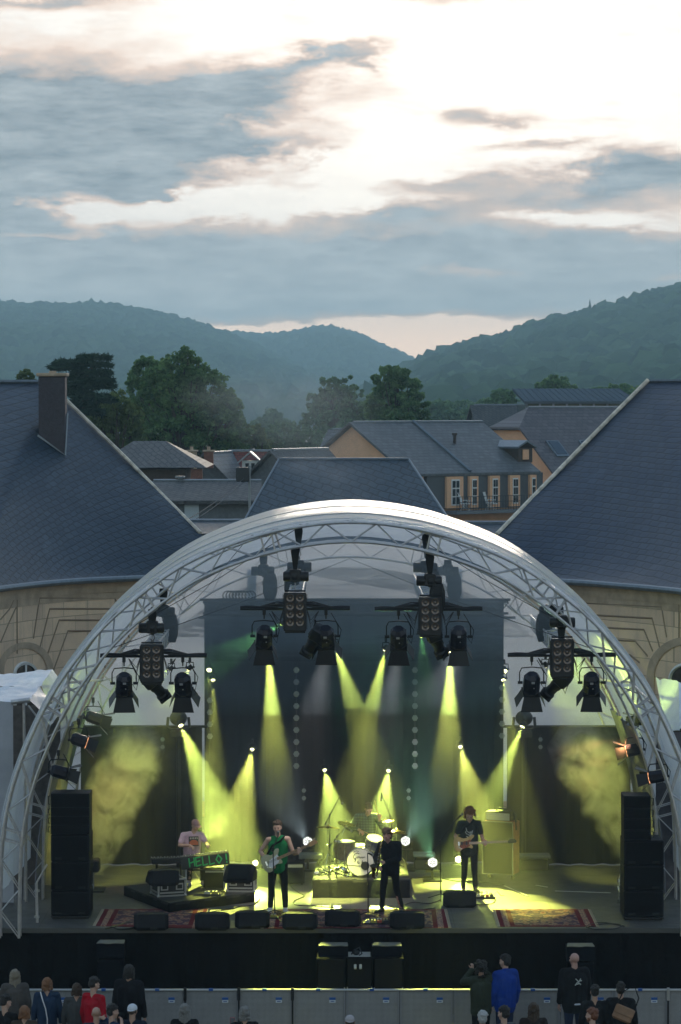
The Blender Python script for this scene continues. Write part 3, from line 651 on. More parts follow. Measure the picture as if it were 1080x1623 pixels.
pa, _ = on_front(P0, r_, n_, 5.9, 712, 0); pb, _ = on_front(P0, r_, n_, 5.9, 852, 0); c = (pa+pb)/2; Lb = (pb-pa).length
mb = MB(); mb.box((c.x, c.y, 5.05), (Lb, 1.5, .18), rotz); bal = mb.build('balcony', mat('balcony_slab', (.16,.17,.18), .8), tan)
mb = MB(); e_ = c+n_*.7
for h in (5.3, 5.7, 6.05): mb.box((e_.x, e_.y, h), (Lb, .035, .035), rotz)
for k in range(34): g_ = e_+r_*Lb*(k/33-.5); mb.box((g_.x, g_.y, 5.6), (.025, .025, .95), rotz)
mb.build('railing', mat('railing_iron', (.05,.055,.06), .6, .3), bal)
def patio_chair(px, lab):
    p, _ = on_front(P0, r_, n_, 5.85, px, 5.14); ro = thing('garden_chair', p, lab, 'chair'); mb = MB(); h = .23
    mb.box((0,0,.44), (.5,.5,.04)); mb.build('seat', M_WHITE, ro, world=False)
    mb = MB()
    for k in range(6): mb.box((-.2+.08*k, .33, .78), (.035, .03, .72), (R(-18),0,0))
    mb.box((0,.43,1.12), (.5,.03,.05)); mb.build('backrest', M_WHITE, ro, world=False)
    for sx_ in (-1, 1):
        mb = MB(); mb.tube([(sx_*h,-.3,0),(sx_*h,.25,.46)], .02, 5); mb.tube([(sx_*h,.3,0),(sx_*h,-.25,.64)], .02, 5); mb.build('leg', M_WHITE, ro, world=False)
        mb = MB(); mb.box((sx_*.25,-.02,.66), (.05,.5,.03)); mb.build('armrest', M_WHITE, ro, world=False)
    ro.rotation_euler = (0,0,R(70)); return ro
patio_chair(738, 'white folding garden chair at the left end of the balcony'); patio_chair(778, 'white folding garden chair further right on the balcony')
# roof step line, flue, dormer
def roofpt(s, t): return P0+r_*s+n_*(5.0*t)+Vector((0,0,zr-(zr-ze)*t+.2))
mb = MB(); mb.tube([roofpt(5.3,0), roofpt(5.3,1.05)], .12, 5); mb.build('roof_step', M_ZINC, tan)
_, sd_ = on_front(P0, r_, n_, 2.6, 803, 0); dc = P0+r_*sd_+n_*3.0
mb = MB(); mb.box((dc.x, dc.y, 8.55), (1.35, 2.6, .95), rotz); dm = mb.build('dormer', M_WOODD, tan)
mb = MB()
for sg in (1,-1): 
    o = dc+n_*1.5; mb.prism([o+Vector((0,0,9.42)), o+r_*sg*.9+Vector((0,0,9.0)), o+r_*sg*.9-n_*2.6+Vector((0,0,9.0)), o-n_*2.6+Vector((0,0,9.42))], (0,0,.12))
mb.build('dormer_roof', M_ZINC, dm)
mb = MB(); o = dc+n_*1.34; mb.box((o.x,o.y,8.6), (.55,.06,.65), rotz); mb.build('dormer_window', M_TAN, dm)
mb = MB(); o = roofpt(6.9, .45); mb.cyl(o-Vector((0,0,.3)), o+Vector((0,0,.45)), .1); mb.cyl(o+Vector((0,0,.45)), o+Vector((0,0,.6)), .17); mb.build('flue', M_WOODD, tan)
# house with half hip right of it
P = W(806,649,152); hb, r2, n2, P2 = gable_house('tan_house', 'tan rendered house with purple slate half-hipped roof and skylights left of the right palace roof', P, R(33), 16, 6.2, 6.6, P.z, M_TAN, S_PUR, halfhip=.28)
for px_, py_ in ((884,706),(936,712)):
    sl_ = math.hypot(P.z-6.6, 6.2); 
    _, s3 = on_front(P2, r2, n2, 3.7, px_, 0); o = P2+r2*s3+n2*3.7+Vector((0,0,P.z-(P.z-6.6)*3.7/6.2+.22)); sl_a = math.atan2(P.z-6.6, 6.2)
    mb = MB(); Mx = Euler((0,0,R(33))).to_matrix() @ Euler((sl_a,0,0)).to_matrix(); mb.box(o, (1.1,1.7,.12), Mx); f = mb.build('skylight', M_ZINC, hb)
    mb = MB(); mb.box(o+Vector((0,0,.07)), (.85,1.4,.06), Mx); mb.build('pane', M_GLASS, f)
P = W(752,645,190); gable_house('back_house', 'weathered brown slate roof peeking out behind the tan house ridge', P, R(8), 12, 5, 8.2, P.z, M_GREYW, S_OLD)
P = W(528,684,150); gable_house('side_house', 'small pale slate roof showing just left of the tan gable', P, R(-20), 5, 3.6, P.z-2.6, P.z, M_GREYW, S_VIL)
# clerestory hall
ch_ = thing('glazed_hall', W(920,645,175), 'modern hall with ribbed metal roof over a glazed clerestory, above the right houses', 'building')
x0, x1 = W(832,0,170).x, W(1012,0,170).x; zt = W(0,617,178).z; zm = W(0,636,170).z; zb = W(0,662,170).z
mb = MB(); mb.prism([(x0,169.4,zm),(x0,185,zt+.1),(x0,185,zt-.1),(x0,169.4,zm-.18)], (x1-x0,0,0))
for k in range(19): xx = x0+(x1-x0)*k/18; mb.box((xx,177.2,(zm+zt)/2+.06), (.05,15.8,.06), (math.atan2(zt+.1-zm,15.6),0,0))
mb.build('roof', mat('metal_roof', (.10,.125,.15), .95, 0, spec=.0), ch_)
mb = MB(); mb.box(((x0+x1)/2,178,zb/2), (x1-x0-.4,15,zb)); mb.build('wall', M_GREYW, ch_)
mb = MB(); mb.box(((x0+x1)/2,177,(zb+zm)/2), (x1-x0-.6,14,zm-zb)); mb.build('glazing', mat('green_glass', (.05,.08,.06), .15, spec=.8), ch_)
mb = MB()
for k in range(9): mb.box((x0+.2+(x1-x0-.4)*k/8,169.9,(zb+zm)/2), (.16,.14,zm-zb))
mb.box(((x0+x1)/2,169.9,zb+.05), (x1-x0-.3,.18,.14)); mb.build('mullion', M_ZINC, ch_)
# barn at left
Yb = 100; s_ = sz(Yb); b0 = W(150,0,Yb).x; b1 = W(318,0,Yb).x
brn = thing('barn', ((b0+b1)/2, Yb+5, 0), 'dark timber barn with hipped grey slate roof beside the left palace hip', 'barn')
A = [(b0-.3,Yb-.3),(b1+.3,Yb-.3),(b1+.3,Yb+9),(b0-.3,Yb+9)]; hip_roof(A, W(0,741,Yb).z, W(0,699,Yb+4).z, 2.0, 2.4, S_OLD, brn)
mb = MB(); zt = W(0,743,Yb).z; mb.box(((b0+b1)/2-.3,Yb+4.3,zt/2), (b1-b0-1.0,8,zt)); mb.build('wall', M_WOODD, brn)
mb = MB(); mb.box((b1-.25,Yb+.3,zt/2), (.6,.6,zt-.02)); mb.build('brick_pier', M_BRICK, brn)
# long low shed
Ys = 72; x0, x1 = W(235,0,Ys).x, W(398,0,Ys).x; P = (x0, Ys+3.0)
sh, r3, n3, P3 = gable_house('long_shed', 'long low grey shed with weathered roof below the barn', P, R(2), x1-x0, 3.2, W(0,796,Ys).z, W(0,768,Ys+3).z, M_GREYW, S_OLD, cat='shed')
mb = MB(); w_ = W(304,812,Ys-.3); mb.box((w_.x,Ys-.22,w_.z), (.62,.06,1.1)); mb.build('door', mat('pale_door', (.42,.47,.5), .7), sh)
mb = MB(); w_ = W(286,768,Ys+3); mb.cyl((w_.x,Ys+3,w_.z-.1),(w_.x,Ys+3,w_.z+.3), .1); mb.cyl((w_.x,Ys+3,w_.z+.3),(w_.x,Ys+3,w_.z+.38), .22); mb.build('vent_pipe', M_ZINC, sh)
# low link roof in front of the shed, seen over the canopy
P = W(325,833,50); lk, *_ = gable_house('link_building', 'narrow slate link roof joining left wing and central palace roof', (P.x-1, 50), R(0), 7.5, 2.0, W(0,850,48).z, P.z, M_GREYW, S_MID)
P = W(690,836,50); lk, *_ = gable_house('link_building', 'narrow slate link roof joining the central palace roof and right wing', (P.x-.4, 50), R(0), 5.5, 2.0, W(0,866,48).z, P.z, M_GREYW, S_MID)
# little houses with chimneys
P = W(326,722,118); g1, *_ = gable_house('cottage', 'little cottage with grey slate roof and two chimney stacks', P, R(70), 6, 2.0, P.z-1.9, P.z, M_GREYW, S_VIL)
for px, w_, h, m_ in ((304, 16, 34, M_STONE_D), (331, 15, 26, M_BRICK)):
    p = W(px,716,116); s_ = sz(116); mb = MB(); mb.bbox((p.x,116,p.z-h*s_/2), (w_*s_,w_*s_,h*s_), .02); c_ = mb.build('chimney', m_, g1)
    mb = MB(); mb.bbox((p.x,116,p.z+.05), ((w_+4)*s_,(w_+4)*s_,.1), .02)
    mb.cyl((p.x,116,p.z+.1),(p.x,116,p.z+.3), .1); mb.build('chimney_cap', M_STONE_D, c_)
P = W(362,719,122); h1, rr3, nn3, P4 = gable_house('red_roof_house', 'house with dark red tiled roof and white gabled dormer', P, R(4), 3.6, 3.4, P.z-2.3, P.z, M_GREYW, S_RED)
p = W(397,738,117.8); s_ = sz(118); mb = MB(); mb.box((p.x,118,p.z-.1), (.95,1.2,.8)); dm = mb.build('dormer', M_WHITE, h1)
mb = MB()
for sg in (1,-1): mb.prism([(p.x,117,p.z+.75),(p.x+sg*.75,117,p.z+.1),(p.x+sg*.75,120,p.z+.1),(p.x,120,p.z+.75)], (0,0,.09))
mb.build('dormer_roof', mat('pale_slates', (.33,.36,.38), .5, var=.2), dm)
mb = MB(); mb.box((p.x-.17,117.37,p.z-.1), (.2,.05,.5)); mb.box((p.x+.17,117.37,p.z-.1), (.2,.05,.5)); mb.build('dormer_window', M_GLASS, dm)
P = W(432,718,104); gable_house('mossy_house', 'mossy slate roof just left of the central palace roof', (P.x, 104), R(62), 6, 2.6, P.z-2.4, P.z, M_GREYW, S_OLD)
# pole and wires
pl_ = thing('utility_pole', (W(395,0,66).x, 66, 0), 'slim pole carrying black service wires beside the long shed', 'pole')
mb = MB(); zt = W(0,738,66).z; mb.cyl((W(395,0,66).x,66,0),(W(395,0,66).x,66,zt), .07, .05); mb.build('mast', mat('weathered_pole', (.28,.29,.29), .8), pl_)
mb = MB(); p = W(385,752,66); mb.bbox((p.x,66,p.z), (.55,.4,.6), .04); mb.build('junction_box', mat('black_box', (.03,.03,.032), .6), pl_)
for k in range(2):
    mb = MB(); a = W(388,757+k*6,66); b = W(200,860+k*8,45); mb.tube([a.lerp(b, t_)+Vector((0,0,-1.0*4*t_*(1-t_)*.4)) for t_ in [i/12 for i in range(13)]], .018, 4); mb.build('wire', mat('cable_black', (.015,.015,.016), .6), pl_)
# ================================================================ the stage
M_ALU = mat('truss_aluminium', (.50, .48, .48), .40, .65, var=.15, vscale=8)
M_BLK = mat('black_metal', (.010, .010, .012), .45, .2)
M_BLKP = mat('black_paint', (.011, .011, .014), .5, var=.3, vscale=12)
M_RUB = mat('black_rubber', (.007, .007, .008), .7)
M_DECK = None
def deckmat():
    m = bpy.data.materials.new('stage_deck'); m.use_nodes = True; t = m.node_tree; q = NG(t); p = t.nodes['Principled BSDF']
    co = q.n('ShaderNodeTexCoord').outputs['Object']; br = q.n('ShaderNodeTexBrick'); t.links.new(co, br.inputs[0]); br.offset = 0
    br.inputs['Scale'].default_value = 1; br.inputs['Brick Width'].default_value = 2; br.inputs['Row Height'].default_value = 1; br.inputs['Mortar Size'].default_value = .008
    br.inputs['Color1'].default_value = (.075, .073, .070, 1); br.inputs['Color2'].default_value = (.095, .092, .087, 1); br.inputs['Mortar'].default_value = (.02, .02, .02, 1)
    n_ = q.noise(co, 3.2, 6, .65); n2_ = q.noise(co, 38, 3, .6)
    c = q.mix(q.m('MULTIPLY', n_, .7), br.outputs[0], (.06, .058, .054)); c = q.mix(q.m('MULTIPLY', n2_, .35), c, (.10, .097, .09))
    t.links.new(c, p.inputs['Base Color']); t.links.new(q.m('ADD', q.m('MULTIPLY', n_, .35), .38), p.inputs['Roughness']); return m
def clothmat(name, col, bscale=18, bump=.4, trans=0.0, rough=.9):
    return mat(name, col, rough, var=.25, vscale=3, bump=bump, bscale=bscale, spec=.2)
M_DRAPE = clothmat('black_drape', (.004, .005, .008))
AX = .2                                             # centre line of the canopy
PROF = [(6.72,1.55),(6.71,2.4),(6.66,3.45),(6.47,4.41),(6.12,5.37),(5.62,6.34),(4.92,7.27),(4.18,7.98),(3.12,8.72),(1.92,9.2),(.95,9.42),(0,9.5)]
PROF = PROF+[(-x, z) for x, z in reversed(PROF[:-1])]
PS = spline([(x, 0, z) for x, z in PROF], 6)
def arch(kx, dz, kz=1.0, off=0.0):
    "outline scaled by kx, lifted so the feet stay down; off moves it outward along its normal"
    out = []
    for i, p in enumerate(PS):
        a, b = PS[max(0, i-1)], PS[min(len(PS)-1, i+1)]; d = (b-a).normalized(); nrm = Vector((-d.z, 0, d.x))*-1
        if nrm.x*p.x < 0 and abs(p.x) > .5: nrm = -nrm
        if abs(p.x) <= .5: nrm = Vector((0, 0, 1))
        f = (p.z-1.55)/7.95; out.append(Vector((AX+(p.x+nrm.x*off)*kx, 0, 1.55+(p.z-1.55)*(1+dz/7.95)*kz+nrm.z*off)))
    return out
def at(P, s):
    "point at fraction s of polyline length"
    L = [0]
    for a, b in zip(P, P[1:]): L.append(L[-1]+(b-a).length)
    t_ = s*L[-1]; k = 0
    while k < len(L)-2 and L[k+1] < t_: k += 1
    return P[k].lerp(P[k+1], (t_-L[k])/max(1e-9, L[k+1]-L[k]))
A1, A2, A3 = (1.0, 0.0), (.985, .24), (.955, -.72)
canopy = thing('stage_canopy', (AX, 4, 0), 'arched open-air stage roof of aluminium truss hoops under a clear plastic skin', 'stage roof')
def hoop(Y, kx, dz, depth=.22, r=.028, rb=.0145, nseg=48, mt=M_ALU):
    O, I = arch(kx, dz, off=0.0), arch(kx, dz, off=-.37); mb = MB()
    for P in (O, I):
        for y in (Y, Y+depth): mb.tube([p+Vector((0, y, 0)) for p in P], r, 7)
    for k in range(nseg):
        s0, s1 = k/nseg, (k+1)/nseg
        for y in (Y, Y+depth):
            a = at(O if k % 2 else I, s0); b = at(I if k % 2 else O, s1); mb.cyl(a+Vector((0,y,0)), b+Vector((0,y,0)), rb, n=5, caps=False)
        for P in (O, I):
            mb.cyl(at(P, s0)+Vector((0,Y,0)), at(P, s1)+Vector((0,Y+depth,0)), rb*.8, n=4, caps=False)
    # bolted section joints: close pairs of rungs with fork couplers
    for s_ in (.085, .20, .315, .43, .57, .685, .80, .915):
        for d_ in (-.0045, .0045):
            a, b = at(O, s_+d_), at(I, s_+d_)
            for y in (Y, Y+depth): mb.cyl(a+Vector((0,y,0)), b+Vector((0,y,0)), rb*1.1, n=5, caps=False)
        for P in (O, I):
            for y in (Y, Y+depth): mb.cyl(at(P, s_-.006)+Vector((0,y,0)), at(P, s_+.006)+Vector((0,y,0)), r*1.45, n=7)
    return mb
hoop(-.25, *A1).build('truss_hoop', M_ALU, canopy, smooth=True)
hoop(3.3, *A2, r=.022, rb=.010, depth=.18).build('truss_hoop', M_ALU, canopy, smooth=True)
hoop(8.3, *A3, nseg=46, r=.02, rb=.008, depth=.12).build('truss_hoop', M_ALU, canopy, smooth=True)
# skin: loft over the hoops, stretched a little above them
def skinrow(Y, n=120):
    "outline of the skin at depth Y"
    keys = [(-.30, A1, .03), (-.1, A1, .05), (1.6, (.995, .18), .07), (3.45, A2, .08), (5.8, (.975, -.05), .1), (8.6, A3, .08)]
    for (y0, a, o0), (y1, b, o1) in zip(keys, keys[1:]):
        if y0 <= Y <= y1+1e-6:
            f = (Y-y0)/(y1-y0); P = arch(a[0]+(b[0]-a[0])*f, a[1]+(b[1]-a[1])*f, off=o0+(o1-o0)*f+.05*math.sin(math.pi*f)); break
    return [at(P, .03+.94*i/n)+Vector((0, Y, 0)) for i in range(n+1)]
mb = MB(); ys = [-.16, -.1, .3, .8, 1.3, 1.6, 2.1, 2.7, 3.2, 3.45, 3.8, 4.4, 5.1, 5.8, 6.5, 7.2, 7.9, 8.3, 8.6]
mb.grid([skinrow(y) for y in ys])
def plastic(name, t0=.72, tint=(.80, .86, .90), rough=.22, diff=(.75, .78, .8), gl=.35, bsc=2.2, trn=.5):
    m = bpy.data.materials.new(name); m.use_nodes = True; t = m.node_tree; q = NG(t); t.nodes.clear()
    co = q.n('ShaderNodeTexCoord').outputs['Object']; mp = q.n('ShaderNodeMapping'); t.links.new(co, mp.inputs[0]); mp.inputs['Scale'].default_value = (.5, 2.6, .5)
    bn = q.n('ShaderNodeBump'); bn.inputs['Strength'].default_value = .35; bn.inputs['Distance'].default_value = .12; t.links.new(q.noise(mp.outputs[0], bsc, 4, .55, .8), bn.inputs['Height'])
    tr = q.n('ShaderNodeBsdfTransparent'); tr.inputs[0].default_value = (*tint, 1)
    df = q.n('ShaderNodeBsdfDiffuse'); df.inputs[0].default_value = (*diff, 1); tl = q.n('ShaderNodeBsdfTranslucent'); tl.inputs[0].default_value = (*diff, 1)
    gs = q.n('ShaderNodeBsdfGlossy'); gs.inputs[0].default_value = (1, 1, 1, 1); gs.inputs['Roughness'].default_value = rough
    for nd_ in (df, tl, gs): t.links.new(bn.outputs[0], nd_.inputs['Normal'])
    s1 = q.n('ShaderNodeMixShader'); s1.inputs[0].default_value = trn; t.links.new(df.outputs[0], s1.inputs[1]); t.links.new(tl.outputs[0], s1.inputs[2])
    lw = q.n('ShaderNodeLayerWeight'); lw.inputs[0].default_value = .45
    dirt = q.noise(co, 1.4, 5, .65)
    fac = q.m('ADD', q.m('MULTIPLY', q.m('POWER', lw.outputs['Facing'], 1.6), .75), q.m('ADD', 1-t0, q.m('MULTIPLY', q.m('SUBTRACT', dirt, .5), .25)), clamp=True)
    s2 = q.n('ShaderNodeMixShader'); t.links.new(fac, s2.inputs[0]); t.links.new(tr.outputs[0], s2.inputs[1]); t.links.new(s1.outputs[0], s2.inputs[2])
    fr = q.n('ShaderNodeFresnel'); fr.inputs[0].default_value = 1.45; t.links.new(bn.outputs[0], fr.inputs['Normal'])
    s3 = q.n('ShaderNodeMixShader'); t.links.new(q.m('MULTIPLY', fr.outputs[0], gl*2.2, clamp=True), s3.inputs[0]); t.links.new(s2.outputs[0], s3.inputs[1]); t.links.new(gs.outputs[0], s3.inputs[2])
    t.links.new(s3.outputs[0], q.n('ShaderNodeOutputMaterial').inputs[0]); return m
M_SKIN = plastic('clear_skin', .73, diff=(.76,.78,.80), gl=.07, trn=.72)
sk = mb.build('plastic_skin', M_SKIN, canopy, smooth=True)
# welded seams and keder edge
mb = MB()
for y in (-.15, .45, 1.6, 3.45, 5.8):
    mb.tube([p+Vector((0,0,.004)) for p in skinrow(y)], .008, 4)
mb.build('seam', mat('seam_pvc', (.62,.65,.68), .35), canopy, smooth=True)
# purlins between hoops
for i, s_ in enumerate((.2, .315, .43, .57, .685, .8)):
    mb = MB(); a, b, c = at(arch(*A1, off=-.05), s_), at(arch(*A2, off=-.05), s_), at(arch(*A3, off=-.05), s_)
    mb.tube([a+Vector((0,-.1,0)), b+Vector((0,3.45,0)), c+Vector((0,8.4,0))], .025, 6)
    mb.build('purlin', M_ALU, canopy)
for (sa, sb, ya, yb, Aa, Ab) in ((.30,.45,0,3.4,A1,A2),(.70,.55,0,3.4,A1,A2),(.27,.5,.1,8.3,A1,A3),(.73,.5,.1,8.3,A1,A3),(.40,.3,3.4,8.3,A2,A3),(.6,.7,3.4,8.3,A2,A3)):
    mb = MB(); a = at(arch(*Aa, off=-.4), sa)+Vector((0,ya,0)); b = at(arch(*Ab, off=-.4), sb)+Vector((0,yb,0))
    mb.tube([a, a.lerp(b,.5)-Vector((0,0,.06)), b], .008, 4); mb.build('bracing_wire', M_BLK, canopy)
# rear plastic wall
P = arch(*A3, off=-.05); n = 60; mb = MB(); top = [at(P, .06+.88*i/n) for i in range(n+1)]
rows = []
for j in range(9): f = j/8; rows.append([Vector((p.x, 8.62+.03*math.sin(i*.9)*math.sin(3*f), 3.0+(p.z-3.0)*f)) for i, p in enumerate(top)])
mb.grid(rows); mb.build('rear_skin', plastic('rear_skin_plastic', .30, (.78,.82,.86), .3, (.88,.91,.95), .10, trn=.82), canopy, smooth=True)
for px in (399, 727):
    mb = MB(); p = W(px, 0, 8.75); mb.bbox((p.x, 8.8, 4.95), (.20, .15, 6.4), .02); mb.build('rear_post', mat('post_grey', (.16,.19,.22), .6), canopy)
# ---- deck and skirt
stage = thing('stage', (AX, 4.5, 0), 'large raised stage platform with grey deck and black front skirt', 'stage')
mb = MB(); mb.box((AX, 4.6, 1.65), (14.4, 9.2, .10)); mb.build('deck', deckmat(), stage)
mb = MB(); mb.box((AX, -.02, 1.655), (14.4, .035, .085)); mb.build('deck_edge', mat('edge_rail', (.10,.10,.095), .5, .6), stage)
def folds(x0, x1, y, z0, z1, amp=.035, wl=.28, seed=1, nz=10, lean=0.0, sagtop=0.0, step=.05):
    r_ = np.random.default_rng(seed); xs = np.arange(x0, x1+.001, step); ph = np.cumsum(r_.normal(1, .5, len(xs)).clip(.2, 2))*step/wl*6.28
    am = amp*(.5+r_.uniform(0, 1, len(xs))); am = np.convolve(am, np.ones(9)/9, 'same')
    rows = []
    for j in range(nz+1):
        f = j/nz; rows.append([(x, y+np.sin(p_+.5*math.sin(3*f))*a*(1.15-.75*f)+lean*(1-f), z0+(z1-z0)*f-(sagtop*abs(math.sin(x*2.1)) if j == nz else 0)) for x, p_, a in zip(xs, ph, am)])
    return MB().grid(rows)
folds(-9.2, 9.6, .0, .02, 1.60, .03, .45, 4).build('skirt', clothmat('skirt_cloth', (.0045,.0045,.0055), 9, .8), stage, smooth=True)
for sx in (-8.05, 8.45):
    mb = MB(); mb.box((sx, 3.4, 1.62), (2.05, 6.5, .1)); mb.build('side_deck', mat('side_deck_ply', (.03,.03,.03), .8), stage)
# ---- black drapes
def drape(px0, px1, py_top, Y, label, seed):
    a, b = W(px0, py_top, Y), W(px1, py_top, Y); t_ = thing('stage_drape', ((a.x+b.x)/2, Y, 1.7), label, 'curtain')
    folds(a.x, b.x, Y, 1.72, a.z, .07, .5, seed, nz=14).build('cloth', M_DRAPE, t_, smooth=True)
    mb = MB(); mb.cyl((a.x-.1, Y, a.z+.02), (b.x+.1, Y, a.z+.02), .03); mb.build('top_rail', M_BLK, t_); return t_
drape(324, 802, 952, 8.15, 'tall black backdrop curtain hanging behind the drummer', 21)
drape(128, 322, 1153, 7.9, 'low black side curtain at the left rear of the stage', 22)
drape(804, 1003, 1153, 7.9, 'low black side curtain at the right rear of the stage', 23)
# header beam above backdrop with coiled cable
hb_ = thing('rear_beam', (AX, 8.0, W(0,950,8).z), 'dark header truss along the top of the backdrop', 'truss')
a, b = W(322,958,7.95), W(806,958,7.95); mb = MB()
for dy, dz_ in ((0,0),(.25,0),(0,.25),(.25,.25)): mb.cyl((a.x,7.9+dy,a.z-.2+dz_),(b.x,7.9+dy,a.z-.2+dz_), .022, n=6)
N = 34
for k in range(N):
    x0 = a.x+(b.x-a.x)*k/N; x1 = a.x+(b.x-a.x)*(k+1)/N; u0, u1 = (0,.25) if k % 2 else (.25,0)
    mb.cyl((x0,7.9,a.z-.2+u0),(x1,7.9,a.z-.2+u1), .011, n=4); mb.cyl((x0,7.9+u0,a.z+.05),(x1,7.9+u1,a.z+.05), .011, n=4)
mb.build('truss', M_BLKP, hb_)
mb = MB(); random.seed(3)
for px in range(362, 400, 5):
    c = W(px, 944, 7.95); mb.tube([c+Vector((.12*math.cos(t_), .02*t_/6, .1*math.sin(t_))) for t_ in [k*.5 for k in range(13)]], .012, 4)
for k in range(14): mb.box((a.x+(b.x-a.x)*random.random(), 7.85, a.z-.28), (.35, .12, .05))
mb.build('cable_coil', M_RUB, hb_)
# ================================================================ rig: fixtures
def spot(name, p, tgt, watts, deg, col, blend=.35, r=.04, parent=None):
    l = bpy.data.lights.new(name, 'SPOT'); l.energy = watts; l.spot_size = R(deg); l.spot_blend = blend; l.color = col; l.shadow_soft_size = r
    o = bpy.data.objects.new(name, l); COL.objects.link(o); p = Vector(p); tgt = Vector(tgt); q_ = (tgt-p).to_track_quat('-Z', 'Y')
    if parent is not None: o.parent = parent; o.location = p-parent.location
    else: o.location = p
    o.rotation_mode = 'QUATERNION'; o.rotation_quaternion = q_; return o
YEL = (.93, 1.0, .17); YG = (.80, 1.0, .17); GRN = (.35, 1.0, .22); WHT = (.75, .95, 1.0); ORA = (1.0, .42, .16)
def lensmat(name, col, s): return mat(name, (.05,.05,.05), .3, emit=col, estr=s)
def aim(d):
    "matrix whose -Z looks along d"
    return Vector(d).to_track_quat('-Z', 'Y').to_matrix()
def par_can(p, d, label, lit=None, lstr=0, size=1.0, name='par_lamp', group=None, floor=False, body=M_BLK):
    "p: lens centre, d: direction of light"
    d = Vector(d).normalized(); p = Vector(p); M = aim(d); t_ = thing(name, p, label, 'stage lamp', group); r = .105*size; L = .26*size
    mb = MB(); mb.lathe([(r*.55, 0), (r*.8, .03*size), (r*.9, L*.5), (r, L*.6), (r*1.05, L*.97), (r*.98, L)], p-d*L*.99, d, 20); mb.build('housing', body, t_, smooth=True)
    mb = MB(); mb.lathe([(r*.93, 0), (r*.93, .004), (r*.5, .012), (0.001, .015)], p+d*.004, d, 20); le = mb.build('lens', lensmat('lens_'+lit[0], lit[1], lstr) if lit else mat('dark_lens', (.12,.10,.08), .15), t_, smooth=True)
    if lit:
        mb = MB(); x, y, _ = basis(d)
        for (i, j) in [(0,0)]+[(math.cos(a)*.6, math.sin(a)*.6) for a in [k*math.pi/3 for k in range(6)]]:
            c = p+(x*i+y*j)*r+d*.020; mb.tube([c+(x*math.cos(a)+y*math.sin(a))*r*.26 for a in [k*math.pi/4 for k in range(8)]], .006, 4, closed=True)
        mb.build('lens_ring', M_BLK, le)
    x, y, _ = basis(d); c = p-d*L*.5; s = -1 if floor else 1; Z = Vector((0,0,s))
    mb = MB(); mb.tube([c+x*(r+.03), c+x*(r+.03)+Z*(r+.05), c-x*(r+.03)+Z*(r+.05), c-x*(r+.03)], .012, 5)
    for sg in (1,-1): mb.cyl(c+x*sg*(r+.05), c+x*sg*r*.8, .02)
    mb.build('yoke', M_BLK, t_)
    if floor:
        mb = MB(); mb.box(c+Z*(r+.06), (.3,.2,.02)); mb.build('foot', M_BLK, t_)
    else:
        mb = MB(); mb.bbox(c+Z*(r+.10), (.05,.06,.10), .008); mb.build('clamp', M_BLK, t_)
    return t_
